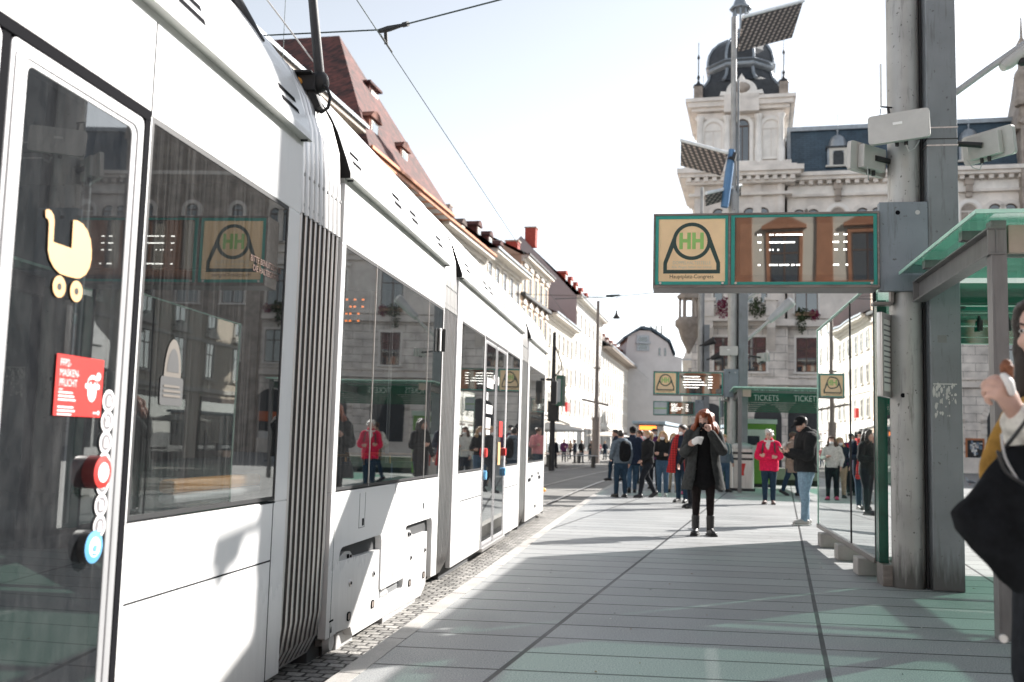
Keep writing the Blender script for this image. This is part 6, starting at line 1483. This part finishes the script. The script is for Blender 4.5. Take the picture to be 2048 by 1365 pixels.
    if st != 'none':
        b = MB(); HPt = lambda x,y,z: P(x,y,z)
        b.ell(P(0,-.022,.040),(.086*k,.100*k,.096*k),MM,18,12)
        b.ell(P(0,.045,.092),(.060*k,.040*k,.030*k),MM,14,8)
        if st in ('long','bob','mid'):
            L_ = dict(long=-.30,mid=-.17,bob=-.10)[st]
            for sx_ in (-1,1):
                b.limb([P(sx_*.045,.030,.098),P(sx_*.086,-.004,.03),P(sx_*.104,-.012,-.08),P(sx_*.118,.008,L_*.72),P(sx_*.105,.040 if st=='long' else -.01,L_)],[(.026*k,.024*k),(.026*k,.036*k),(.034*k,.050*k),(.042*k,.056*k),(.020*k,.030*k)],12)
            b.limb([P(0,-.06,.05),P(0,-.095,-.05),P(0,-.10,L_*.8),P(0,-.085,L_)],[(.085*k,.05*k),(.095*k,.045*k),(.100*k,.045*k),(.07*k,.03*k)],14,0,up=MM @ V((0,1,0)))
        elif st == 'wild':
            random.seed(seed)
            for sx_ in (-1,1):
                for q in range(7):
                    y0_ = .028-.018*q; sp_ = .115+.055*random.random(); le = -.19-.08*random.random(); w0 = .02*random.uniform(-1,1)
                    b.limb([P(sx_*.035,y0_*.8,.100-.004*q),P(sx_*(.088+.002*q),y0_-.010,.035),P(sx_*(.100+w0*.6),y0_-.006,-.05),P(sx_*(sp_-.01-w0),y0_+.02,-.12),P(sx_*(sp_+w0),y0_+.03,le*.85),P(sx_*(sp_-.02),y0_+.035,le)],[.022*k,.025*k,.027*k,.030*k,.027*k,.008*k],9)
            b.limb([P(0,-.06,.05),P(0,-.10,-.05),P(0,-.12,-.16),P(0,-.11,-.26)],[(.085*k,.05*k),(.105*k,.05*k),(.15*k,.05*k),(.12*k,.03*k)],14,0,up=MM @ V((0,1,0)))
        elif st == 'tail':
            b.limb([P(0,-.10,.06),P(0,-.15,.04),P(0,-.15,-.08),P(0,-.13,-.16)],[.03*k,.036*k,.03*k,.012*k],10)
        elif st == 'curly':
            random.seed(seed)
            for i in range(26):
                a = random.random()*6.28; c_ = random.random()
                b.ell(P(.088*math.cos(a)*(1-.3*c_),-.03+.085*math.sin(a)*(1-.3*c_) if math.sin(a)<.5 else .02,.0+.13*c_),(.032*k,.032*k,.030*k),MM,8,6)
        fuse(b, min(vox,.011), 'hair', hm, o, 2, .010 if st in('long','mid','curly','wild') else .005, 22, seed)
    if mask:
        b = MB(); b.ell(P(0,.055,-.060),(.060*k,.056*k,.050*k),MM,14,10); b.ell(P(0,.098,-.048),(.022*k,.016*k,.024*k),MM,10,8); fuse(b, .008, 'face_mask', mask_mat or M_mask, o, 2)
    if hat == 'cap':
        b = MB(); b.ell(P(0,-.012,.055),(.090*k,.106*k,.085*k),MM,16,10); b.limb([P(0,.06,.070),P(0,.135,.055),P(0,.165,.040)],[(.070*k,.012*k),(.068*k,.010*k),(.045*k,.008*k)],12,0,up=MM @ V((0,0,1))); fuse(b,.009,'cap',CL['black_knit'],o,2)
    elif hat == 'beanie':
        b = MB(); b.ell(P(0,-.015,.060),(.094*k,.110*k,.095*k),MM,16,10); fuse(b,.011,'beanie',CL['black_knit'],o,2)
    elif hat == 'flat':
        b = MB(); b.ell(P(0,-.01,.080),(.094*k,.112*k,.055*k),MM,16,10); b.ell(P(0,.10,.065),(.06*k,.04*k,.014*k),MM,10,6); fuse(b,.010,'cap',CL['grey_wool'],o,2)
    if vox <= .016: face_parts(o, P, MM, k, hm, not mask)
    if glasses:
        for sx_ in (-1,1):
            b = MB(); b.tube([P(sx_*.031+.02*math.cos(a_*.6283),.096,.004+.017*math.sin(a_*.6283)) for a_ in range(11)],.0022*k,5,0); b.build('spectacles',[M_black],o)
    return o, P, MM, J, AP
def backpack(label, J, o, mat_, k=1.0, bulk=1.0):
    b = MB(); M4 = Matrix.Translation(o.location) @ Matrix.Rotation(o.rotation_euler.z,4,'Z')
    b.X = M4
    b.limb([J(0,-.20,.98),J(0,-.225,1.12),J(0,-.215,1.28),J(0,-.18,1.38)],[(.13*bulk,.075),(.155*bulk,.10*bulk),(.145*bulk,.09*bulk),(.09*bulk,.05)],16,0,up=V((0,1,0)))
    b.limb([J(0,-.30,1.0),J(0,-.32,1.10),J(0,-.30,1.18)],[(.10,.04),(.115,.05),(.10,.035)],12,0,up=V((0,1,0)))
    for s in (-1,1): b.limb([J(s*.10,-.13,1.40),J(s*.125,.0,1.44),J(s*.13,.125,1.33),J(s*.15,.10,1.15),J(s*.15,-.10,1.05)],[(.024,.010)]*5,8,0,up=V((0,1,0)))
    b.X = None
    q = fuse(b,.013,'backpack',mat_,None,2,.006,10,3); return tag(q, label, 'backpack')
def gp(px,py): p = G(px,py); return (p.x,p.y,0)

# red-haired woman in the middle
MK = mat('black_mask',(.012,.012,.014),.85)
loc = gp(1406,1071)
o,P,MM,J,AP = person('woman with long red hair, black mask and charcoal coat holding a napkin', loc, 1.80, 172, legs={-1:dict(foot=(-.095,.02),toe=-14),1:dict(foot=(.10,-.0),toe=12)},
    arms={1:dict(el=(.27,.05,1.10),wr=(.20,.24,1.20),hd=(-.5,.5,.25),hn=(-.3,-.2,1.0),curl=.65,ts=1), -1:dict(el=(-.25,.10,1.14),wr=(-.075,.205,1.395),hd=(.25,.0,1),hn=(.5,-.75,-.1),curl=1.1,ts=1)},
    look=14, nod=.28, vox=.010, skin=M_skinp, hair=('red','wild'), top=None, bottom='tights', tights=True, boots=True, shoes=M_leather, mask=True, mask_mat=MK, seed=4)
k = 1.8/1.7
b = MB(); b.limb([J(0,.005,.74),J(0,.005,.92),J(0,0,1.06),J(0,0,1.2),J(0,0,1.32),J(0,-.01,1.41),J(0,0,1.46)],[(.185*k,.14*k),(.175*k,.128*k),(.145*k,.112*k),(.160*k,.12*k),(.170*k,.112*k),(.11*k,.08*k),(.066*k,.066*k)],18,0,up=V((0,1,0)))
fuse(b,.011,'dress',CL['black_knit'],o,2,.004,12,2)
def ring_arc(z, rx, ry, a0, a1, n, th, cx_=0, cy_=0):
    return [(cx_+rx*math.sin(R(a0+(a1-a0)*i/n)), cy_+ry*math.cos(R(a0+(a1-a0)*i/n)), z) for i in range(n+1)]
def open_coat(o, J, AP, mat_, hem, k, gap=24, flare=.06, wid=1.0, thick=.014, sr=.070, cuff=.058):
    b = MB(); n = 40; outer = []; inner = []
    for z,rx,ry,g in ((hem,.255+flare,.20+flare*.6,gap+8),(hem+.2,.235+flare*.6,.185+flare*.3,gap+5),(.98,.222,.165,gap+2),(1.12,.212,.158,gap),(1.25,.215,.152,gap-2),(1.34,.215,.14,gap-6),(1.41,.165,.11,gap-4),(1.46,.095,.085,gap)):
        c = J(0,.0,z); rr = [V((c.x+rx*wid*k*math.sin(R(g+(360-2*g)*i/n)), c.y-.005+ry*wid*k*math.cos(R(g+(360-2*g)*i/n)), c.z)) for i in range(n+1)]
        r2 = [V((c.x+(rx*wid*k-thick)*math.sin(R(g+(360-2*g)*i/n)), c.y-.005+(ry*wid*k-thick)*math.cos(R(g+(360-2*g)*i/n)), c.z)) for i in range(n+1)]
        outer.append(rr+r2[::-1])
    b.loft(outer, 0, True, False, True)
    b.add(outer[0],[tuple(range(len(outer[0])))[::-1]],0); b.add(outer[-1],[tuple(range(len(outer[0])))],0)
    for s,(shd,el,wr,a) in AP.items():
        w2 = wr+(el-wr)*.10
        b.limb([shd+V((-s*.03*k,0,-.02*k)),shd+(el-shd)*.15,(shd+el)/2,el,(el+w2)/2,w2],[sr*1.12*k,sr*1.12*k,sr*k,sr*.98*k,(sr+cuff)/2*k,cuff*k],14)
    return b
b = open_coat(o,J,AP,None,.61,k,25,.045,1.0,.016)
ct = fuse(b,.0105,'coat',CL['charcoal'] if 'charcoal' in CL else CL['coat_charcoal'],o,2,.013,6,5)
b = MB(); b.limb([J(-.17,-.02,1.40),J(-.10,-.10,1.45),J(0,-.12,1.44),J(.10,-.10,1.45),J(.17,-.02,1.40)],[.04*k,.062*k,.07*k,.062*k,.04*k],12); fuse(b,.011,'hood',CL['coat_charcoal'],o,2,.008,9,6)
for i in range(4):
    q = MB(); c = J(.105,.150-.01*i,1.22-.11*i); q.tube([c,c+V((.004,.012,0))],.010,10,0); q.build('button',[M_black],ct)
wr = AP[1][2]; q = MB()
q.limb([wr+V((-.06,.09,.045)),wr+V((-.10,.13,.075)),wr+V((-.155,.15,.075))],[(.02,.045),(.035,.05),(.008,.055)],10,0,up=V((0,0,1)))
q.X = None
M4 = Matrix.Translation(loc) @ Matrix.Rotation(R(172),4,'Z')
mb2 = MB(); mb2.X = M4; mb2.limb([wr+V((-.05,.08,.050)),wr+V((-.11,.12,.085)),wr+V((-.17,.13,.070))],[(.022,.05),(.03,.052),(.010,.062)],10,0,up=V((0,0,1)))
tag(fuse(mb2,.008,'napkin',M_paper,None,1,.006,25,2),"white paper napkin held in the red-haired woman's hand",'napkin')
q = MB(); wl_ = AP[-1][2]; dl2 = (AP[-1][1]-wl_).normalized(); q.tube([wl_+dl2*.01,wl_+dl2*.022],.031,14,0,False); q.build('hair_tie',[M_black],o)
backpack('dark backpack behind the red-haired woman', lambda x,y,z: J(x*.8,y-.03,z-.06), o, CL['black_knit'])
# man in cap with phone
loc = gp(1612,1051)
o,P,MM,J,AP = person('young man in black cap and puffer jacket looking down at his phone', loc, 1.82, 96, legs={-1:dict(foot=(-.08,.06),toe=-6),1:dict(foot=(.09,-.04),toe=8)},
    arms={-1:dict(el=(-.24,.06,1.08),wr=(-.10,.30,1.13),hd=(.15,.9,.25),hn=(.3,-.2,1),curl=.8),1:dict(el=(.25,.04,1.08),wr=(.10,.29,1.12),hd=(-.15,.9,.25),hn=(-.3,-.2,1),curl=.8)},
    look=0, nod=.55, vox=.0115, hair=('dark','short'), top='black_puffer', top_len=.83, top_fit=1.08, puffy=.022, bottom='jeans_light', shoes=M_shoe, hat='cap', female=False, seed=9, hoodie=True)
b = MB(); 
for s in (-1,1): b.ell(P(s*.080,-.004,-.02),(.006,.006,.014),MM,8,6)
b.build('earbud',[M_offw],o)
for s,(hip,foot) in {-1:(0,(-.08,.06)),1:(0,(.09,-.04))}.items():
    q = MB(); q.tube([J(foot[0],foot[1],.105),J(foot[0],foot[1]+.002,.15)],.052,14,0,False); q.tube([J(foot[0],foot[1],.15),J(foot[0],foot[1]+.002,.165)],.0535,14,1,False); q.build('sock',[M_offw,CL['mustard']],o)
M4 = Matrix.Translation(loc) @ Matrix.Rotation(R(96),4,'Z'); q = MB(); q.X = M4; q.obox(J(0,.385,1.175),(.036,.075,.004),Matrix.Rotation(R(35),3,'X'),0)
tag(q.build('phone',[M_black]),'smartphone held by the young man in the cap','phone')
# woman in the red jacket
loc = gp(1538,1009)
o,P,MM,J,AP = person('woman with pale hair in bright red jacket standing with folded arms', loc, 1.68, 162, arms={-1:dict(el=(-.26,.08,1.10),wr=(.06,.20,1.10),hd=(1,.1,.1),hn=(0,-1,.1),curl=.5),1:dict(el=(.26,.08,1.08),wr=(-.06,.22,1.07),hd=(-1,.1,.1),hn=(0,-1,.1),curl=.5)},
    look=10, vox=.0125, hair=('white','curly'), top='red_jacket', top_len=.76, top_fit=1.12, puffy=.012, bottom='jeans_dark', shoes=mat('brown_shoe',(.13,.08,.07),.6), seed=12, glasses=True)
b = MB(); b.limb([J(-.09,.03,1.44),J(0,.085,1.43),J(.09,.03,1.44),J(0,-.06,1.46),J(-.09,.03,1.44)],[.035]*5,10); b.limb([J(0,.09,1.43),J(.02,.135,1.34),J(.01,.14,1.27)],[.045,.05,.03],10); fuse(b,.011,'scarf',CL['cream'],o,2,.005,14,1)
backpack('grey backpack on the woman in the red jacket', J, o, CL['grey_wool'], 1, 1.1)
# person in beige coat behind the man
loc = gp(1582,992)
o,P,MM,J,AP = person('person in beige coat and dark jeans walking behind the capped man', loc, 1.72, 262, legs={-1:dict(foot=(-.07,.20),knee=.08,toe=0),1:dict(foot=(.08,-.22),knee=.02,lift=.05,pitch=.5,toe=0)}, look=0, vox=.015, hair=('brown','short'), top='beige_coat', top_len=.62, top_fit=1.12, bottom='jeans_dark', female=False, seed=15, lean=.05)
backpack('pale backpack on the person in the beige coat', J, o, CL['cream'], 1, .8)
# the crowd beyond
GR = 'people gathered beyond the red-haired woman'
walk = {-1:dict(foot=(-.06,.26),knee=.07,toe=-2),1:dict(foot=(.07,-.27),knee=.10,lift=.05,pitch=.55,toe=2)}
walk2 = {1:dict(foot=(.06,.20),knee=.07,toe=2),-1:dict(foot=(-.07,-.20),knee=.09,lift=.04,pitch=.45,toe=-2)}
step = {-1:dict(foot=(-.10,.06),toe=-8),1:dict(foot=(.10,-.05),toe=10)}
fold = {-1:dict(el=(-.25,.08,1.10),wr=(.05,.20,1.10),hd=(1,.1,.1),hn=(0,-1,.1)),1:dict(el=(.25,.08,1.08),wr=(-.05,.22,1.07),hd=(-1,.1,.1),hn=(0,-1,.1))}
bent = {-1:dict(el=(-.26,.02,1.10),wr=(-.12,.24,1.12),hd=(.6,.6,.2),hn=(.5,-.5,.3)),1:dict(el=(.26,-.02,1.10),wr=(.24,.14,.90),hd=(0,.4,-1),hn=(-1,0,0))}
KX = .0155
def crowd(label, px, py, h, face, **kw):
    back = kw.pop('back', None)
    kw.setdefault('vox', KX); kw.setdefault('seed', int(px)%97)
    r_ = person(label, gp(px,py), h, face, GR, **kw)
    if back: backpack(back[0], r_[3], r_[0], CL[back[1]])
    return r_
crowd('man in grey-blue jacket and dark jeans with white hood, leftmost of the crowd', 1241, 995, 1.60, 20, legs=step, arms={-1:dict(el=(-.30,-.06,1.12),wr=(-.24,.12,.98))}, top='grey_jacket', top_len=.86, top_fit=1.05, bottom='jeans_dark', hair=('dark','short'), look=28, mask=True, female=False, hoodie=True, back=('black backpack on the leftmost man of the crowd','black_knit'))
crowd('person in black beanie and navy coat seen from behind', 1264, 986, 1.72, -8, legs=walk2, top='navy', top_len=.72, top_fit=1.08, bottom='jeans', hair=('black','short'), hat='beanie', female=False)
o,P,MM,J,AP = crowd('masked woman in dark jacket and side-striped trousers striding left', 1294, 996, 1.62, 118, legs=walk, arms={-1:dict(el=(-.22,.04,1.10),wr=(-.12,.24,.93)),1:dict(el=(.25,-.12,1.10),wr=(.2,.0,.9))}, top='black_puffer', top_len=.86, top_fit=1.08, bottom='dark_trousers', hair=('blond','tail'), mask=True, look=10)
crowd('masked blonde woman in black cardigan and blue jeans, arms folded', 1325, 993, 1.62, 160, legs=step, arms=fold, top='black_puffer', top_len=.93, bottom='jeans', hair=('blond','mid'), mask=True, look=8, shoes=M_shoe)
crowd('woman in navy jacket and tan trousers with a white mask', 1346, 985, 1.60, 175, legs=step, arms=bent, top='navy', top_len=.84, bottom='khaki', hair=('blond','mid'), mask=True, look=25)
crowd('masked man in flat grey cap and purple jacket with red straps', 1308, 978, 1.74, 165, legs=step, arms=bent, top='purple', top_len=.82, bottom='dark_trousers', hair=('grey','short'), hat='flat', mask=True, female=False, back=('red backpack worn by the man in the flat cap','red_wool'))
o,P,MM,J,AP = crowd('masked woman in navy coat wearing a long red plaid scarf', 1364, 1006, 1.74, 150, legs=step, arms=bent, top='navy', top_len=.70, top_fit=1.05, bottom='jeans_dark', hair=('dark','tail'), mask=True, look=18)
plaid, nt, bb, out = base('red_plaid'); L = nt.links.new; tc = nd(nt,'ShaderNodeTexCoord'); sp = nd(nt,'ShaderNodeSeparateXYZ'); L(tc.outputs['Object'],sp.inputs[0])
st_ = lambda i,per: math_(nt,'GREATER_THAN', math_(nt,'FRACT', math_(nt,'DIVIDE', sp.outputs[i], per)), .72)
mx_ = nd(nt,'ShaderNodeMix', data_type='RGBA'); L(math_(nt,'MAXIMUM', math_(nt,'MULTIPLY',st_(0,.05),.8), math_(nt,'MULTIPLY',st_(2,.055),.8)), mx_.inputs[0]); mx_.inputs[6].default_value=(.55,.03,.03,1); mx_.inputs[7].default_value=(.05,.012,.015,1); L(mx_.outputs[2], bb.inputs['Base Color']); bb.inputs['Roughness'].default_value=.95
b = MB(); 
for s in (-1,1): b.limb([J(s*.06,-.06,1.47),J(s*.10,.08,1.42),J(s*.12,.165,1.25),J(s*.15,.19,1.0),J(s*.19,.20,.66)],[(.05,.03),(.06,.03),(.075,.028),(.085,.026),(.11,.022)],12,0,up=V((0,1,0)))
b.limb([J(-.07,.05,1.46),J(0,-.07,1.48),J(.07,.05,1.46)],[.04,.045,.04],10); fuse(b,.0135,'scarf',plaid,o,2,.006,14,1)
crowd('dark-haired person half hidden behind the red-haired woman', 1384, 1017, 1.70, 120, legs=step, arms=bent, top='black_puffer', top_len=.78, bottom='dark_trousers', hair=('dark','mid'), look=20)
crowd('person in pale jacket and blue jeans, right behind the red-haired woman', 1447, 984, 1.62, 200, legs=step, top='grey_jacket', top_len=.85, bottom='jeans', hair=('blond','short'), female=False, back=('white backpack just right of the red-haired woman','cream'))
crowd('brown-haired man in pink top farther back in the crowd', 1279, 968, 1.74, 150, legs=step, arms=bent, top='pink', top_len=.85, bottom='jeans_dark', hair=('brown','short'), look=60, female=False)
crowd('man in dark coat at the back left of the crowd', 1231, 962, 1.76, 95, legs=walk2, top='navy', top_len=.8, bottom='jeans_dark', hair=('dark','short'), female=False)
crowd('woman in dark leggings with pink trainers behind the plaid scarf', 1372, 990, 1.62, 185, legs=step, arms=bent, top='cream', top_len=.85, bottom='dark_trousers', hair=('brown','mid'), mask=True, shoes=mat('pink_trainer',(.60,.06,.16),.6))
# small figures at the cafe
FG = 'small figures around the cafe tables'
for i,(px,Y,h,fc,tp,bt,lab,z0) in enumerate(((1107,58,1.72,200,'dark_trousers','dark_trousers','dark figure walking just beyond the tram front',-.205),(1150,72,1.7,100,'navy','dark_trousers','figure in navy near the cafe table',-.205),(1163,74,1.68,220,'black_puffer','jeans_dark','black-clad figure behind the cafe table',-.205),(1182,84,1.7,150,'grey_wool','jeans_dark','figure in grey wool under the awning',-.205),(1196,88,1.66,190,'pink','jeans','figure in pink beside the street mast',-.205),(1210,92,1.7,30,'navy','jeans_dark','figure in navy between mast and crowd',-.205),(1128,76,1.7,180,'purple','dark_trousers','figure in purple under the nearest parasol',-.205),(1141,90,1.7,120,'beige_coat','dark_trousers','figure in beige deep under the parasols',-.205))):
    person(lab, (Yp(px,900,Y).x,Y,z0), h, fc, FG, legs=walk if i==0 else step, vox=.024, top=tp, bottom=bt, hair=(('dark','brown','blond')[i%3],'short'), seed=i, female=bool(i%2), arms=bent if i else None)
# pigeon
p = G(1940,971); o = empty('pigeon', (p.x,p.y,0), R(60), 'small grey pigeon on the paving beyond the large columns', 'pigeon')
b = MB(); b.limb([(0,-.22,.10),(0,-.10,.13),(0,.02,.15),(0,.10,.18),(0,.13,.26)],[.02,.06,.075,.055,.032],12); b.ell((0,.145,.285),(.032,.038,.032)); b.limb([(0,.175,.28),(0,.205,.27)],[.008,.003],6)
fuse(b,.010,'body',M_zinc,o,2)
for s in (-1,1):
    b = MB(); b.limb([(s*.06,.03,.17),(s*.07,-.08,.14),(s*.03,-.20,.11)],[(.015,.05),(.014,.05),(.006,.02)],8,0,up=V((0,0,1))); b.build('wing',[mat('pigeon_wing',(.16,.17,.19),.7)],o)
    b = MB(); b.tube([(s*.03,.0,.09),(s*.03,.01,.0)],.008,6,0); b.build('leg',[M_lip],o)

# woman at the right edge, close to the camera, holding an ice-cream cone
ex, ey = 1.845, 3.34
FA = 105.0   # facing left and a little towards the camera
o = empty('person', (ex,ey,0), R(FA), 'woman in white sleeve with black bag eating an ice cream at the right edge', 'person')
k = 1.0; h_ = 1.74; k = h_/1.70
Mw = Matrix.Translation((ex,ey,0)) @ Matrix.Rotation(R(FA),4,'Z'); Mi = Mw.inverted()
LW = lambda px,py,Y: Mi @ Yp(px,py,Y)
J = lambda x,y,z: V((x*k,y*k,z*k))
# place the head so that the nose tip falls where the photo shows it
noseL = LW(2051,683,3.36); hs = 1.02
hf = V((-.30,1,-.10)).normalized()
rr_ = hf.cross(V((0,0,1))).normalized(); uu_ = rr_.cross(hf)
hc = noseL - (hf*.118 + uu_*(-.030))*hs
b = MB()
nb = V((hc.x,hc.y-.10,0))
tor = [(.84,.16,.115),(.94,.175,.125),(1.06,.150,.11),(1.2,.165,.115),(1.32,.18,.115),(1.40,.14,.09),(1.45,.08,.07)]
b.limb([V((nb.x,nb.y+.02,z*k)) for z,_,_ in tor],[(rx*k,ry*k) for _,rx,ry in tor],18,0,up=V((0,1,0)))
b.limb([V((nb.x,nb.y,1.42*k)),hc+V((0,-.05,-.10)),hc+V((0,-.02,-.05))],[.062,.056,.058],14)
P, MM = head_geo(b, hc, hs, hf, uu_, 1.0)
for s in (-1,1):
    hip = V((nb.x+s*.09,nb.y+.02,.92*k)); ank = V((nb.x+s*.10,nb.y+(.12 if s<0 else -.12),.085)); kn_ = (hip+ank)/2+V((0,.04,.03))
    b.limb([hip,kn_,ank],[.095,.062,.040],14); b.limb([ank+V((0,-.04,-.045)),ank+V((0,.14,-.055))],[.035,.034],10)
# left arm (towards the camera side is -x): wrist and hand measured on the photo
wl_ = LW(2037,838,3.06); ell_ = LW(2108,915,3.12); shl = V((nb.x-.19,nb.y,1.39*k))
tipd = LW(2002,768,3.03)-wl_
b.limb([shl,ell_,wl_],[.058,.045,.030],14)
wr_ = V((nb.x+.22,nb.y-.12,.90)); b.limb([V((nb.x+.19,nb.y,1.39*k)),V((nb.x+.27,nb.y-.04,1.12)),wr_],[.058,.042,.028],14); hand_geo(b,wr_,V((0,.3,-1)),V((-1,.2,0)),1,1,.5)
body_ = None
hb = MB(); hand_geo(b, wl_, tipd, (Mi.to_3x3() @ V((-.45,.75,-.1))), -1, 1.22, 1.05, 1.05)
fuse(b,.0055,'body',M_skinp,o,3)
face_parts(o,P,MM,hs,HR['dark'])
b = MB(); b.ell(P(0,-.030,.042),(.086*hs,.100*hs,.094*hs),MM,20,14)
b.limb([P(-.02,.050,.098),P(-.060,.030,.078),P(-.084,-.005,.0),P(-.088,-.02,-.10),P(-.10,.0,-.22),P(-.09,.02,-.33)],[.020,.026,.030,.042,.048,.018],12); b.limb([P(.02,.050,.098),P(.060,.030,.078),P(.084,-.005,.0),P(.088,-.02,-.10),P(.10,.0,-.22)],[.020,.026,.030,.042,.03],12)
b.limb([P(0,-.08,.0),P(0,-.10,-.15),P(0,-.09,-.30)],[(.09,.05),(.10,.05),(.07,.03)],14,0,up=MM@V((0,1,0)))
fuse(b,.007,'hair',HR['dark'],o,2,.006,30,3)
b = MB(); random.seed(3)
for i in range(16):
    a = P(-.085+.03*random.random(),-.02+.08*random.random(),-.05-.25*random.random()); b.tube([a,a+V((-.02+.05*random.random(),.03+.03*random.random(),.02*random.random())),a+V((-.02+.06*random.random(),.055+.04*random.random(),-.02+.05*random.random()))],.0007,4,0)
b.build('stray_hair',[HR['brown']],o)
b = MB(); e2 = wl_+(ell_-wl_)*.10
b.limb([shl+V((.03,0,-.02)),(shl+ell_)/2,ell_,(ell_+e2)/2,e2],[.082,.088,.090,.088,.064],16)
b.limb([V((nb.x+.16,nb.y,1.37*k)),V((nb.x+.27,nb.y-.04,1.12)),wr_+V((0,-.01,.05))],[.075,.065,.045],14)
b.limb([V((nb.x,nb.y+.02,z*k)) for z in (.98,1.1,1.2,1.32,1.41,1.45)],[(.19,.135),(.185,.135),(.19,.135),(.195,.13),(.155,.10),(.085,.08)],18,0,up=V((0,1,0)))
fuse(b,.008,'sweater',CL['white_sleeve'],o,2,.010,10,8)
b = MB(); dw = (ell_-wl_).normalized(); b.tube([wl_+dw*.005,wl_+dw*.022],.0335,18,0,False); b.tube([wl_+dw*.0,wl_+dw*.005],[.031,.0335],18,0,False); b.build('bracelet',[M_black],o)
b = MB(); pts = [LW(2022,835,3.20),LW(2000,868,3.22),LW(1985,905,3.22),LW(1975,950,3.22),LW(1985,1040,3.22)]; b.limb(pts,[(.022,.015),(.028,.015),(.030,.015),(.028,.015),(.02,.012)],12,0,up=Mi.to_3x3() @ V((0,1,0))); b.limb([LW(2022,835,3.20),LW(2080,800,3.25),V((nb.x,nb.y+.09,1.42*k))],[.03,.04,.04],10); fuse(b,.008,'scarf',CL['mustard'],o,2,.006,12,2)
b = MB()
for s in (-1,1):
    hip = V((nb.x+s*.09,nb.y+.02,.92*k)); ank = V((nb.x+s*.10,nb.y+(.12 if s<0 else -.12),.085)); kn_ = (hip+ank)/2+V((0,.04,.03)); b.limb([hip+V((0,0,.05)),kn_,ank],[.108,.076,.055],14)
fuse(b,.011,'trousers',CL['jeans_dark'],o,2,.006,11,4)
for s in (-1,1):
    q = MB(); ank = V((nb.x+s*.10,nb.y+(.12 if s<0 else -.12),.085)); q.limb([ank+V((0,-.05,-.035)),ank+V((0,.05,-.035)),ank+V((0,.16,-.05))],[.044,.046,.034],12); fuse(q,.011,'shoe',M_leather,o,2)
b = MB(); b.limb([V((nb.x,nb.y-.02,.52)),V((nb.x,nb.y-.02,.75)),V((nb.x,nb.y-.01,1.0)),V((nb.x,nb.y,1.2)),V((nb.x,nb.y,1.38))],[(.245,.20),(.235,.19),(.21,.165),(.205,.155),(.17,.12)],20,0,up=V((0,1,0)))
ct = fuse(b,.011,'coat',CL['dark_trousers'],o,2,.014,6,11)
q = MB(); c = LW(2006,1277,3.10); q.tube([c,c+Mi.to_3x3()@V((-.003,-.012,0))],.012,12,0); q.build('button',[M_alu],ct)
# black shoulder bag
M_bag = mat('bag_canvas', (.009,.010,.012), .85, var=.35, scale=14, bump=.5, bscale=260, spec=.12)
b = MB(); Wp = lambda px,py,Y: Yp(px,py,Y)
rows = [((2008,890),(2110,897)),((1994,915),(2112,915)),((1966,958),(2114,950)),((1932,1000),(2116,1000)),((1907,1027),(2116,1030)),((1914,1060),(2116,1065)),((1943,1100),(2115,1110)),((1984,1140),(2112,1150)),((2030,1180),(2105,1185))]
rings = []
for i,(a,c) in enumerate(rows):
    pa2,pc2 = Wp(*a,3.0),Wp(*c,2.98); mid = (pa2+pc2)/2; hx = (pc2-pa2).length/2; th = (.02,.032,.05,.06,.065,.07,.065,.05,.03)[i]
    ax = (pc2-pa2).normalized(); nn = ax.cross(V((0,0,1))).normalized()
    rings.append([mid+ax*hx*math.copysign(abs(math.cos(2*math.pi*j/24))**.7,math.cos(2*math.pi*j/24))+nn*th*math.copysign(abs(math.sin(2*math.pi*j/24))**.8,math.sin(2*math.pi*j/24)) for j in range(24)])
b.loft(rings,0,True,True)
bag = tag(fuse(b,.007,'shoulder_bag',M_bag,None,2,.016,9,2),'large black cloth bag hanging from the woman at the right edge','bag')
b = MB(); b.limb([Wp(2012,893,2.99),Wp(2060,830,2.98),Wp(2110,740,3.15)],[(.02,.006)]*3,8); b.limb([Wp(1996,905,2.93),Wp(2012,945,2.925),Wp(2048,968,2.92)],[.006]*3,8); b.build('strap',[M_leather],bag)
b = MB(); b.limb([Wp(2003,870,2.955),Wp(2010,915,2.94),Wp(2035,960,2.925)],[.004]*3,6); b.build('zip',[M_alu2],bag)
# ice-cream cone in its napkin
b = MB(); b.limb([Wp(2018,778,3.03),Wp(2016,757,3.03),Wp(2013,735,3.03),Wp(2013,729,3.03)],[.010,.0155,.021,.016],14)
c = tag(b.build('ice_cream_cone',[mat('cone_brown',(.20,.075,.035),.7,var=.25,scale=60,bump=.4)]),'brown ice-cream cone held by the woman at the right edge','ice cream')
b = MB(); b.limb([Wp(2008,752,3.02),Wp(2018,765,3.01),Wp(2024,785,3.015)],[(.018,.010),(.026,.012),(.018,.010)],12); b.build('napkin',[M_paper],c)

finish_skins()
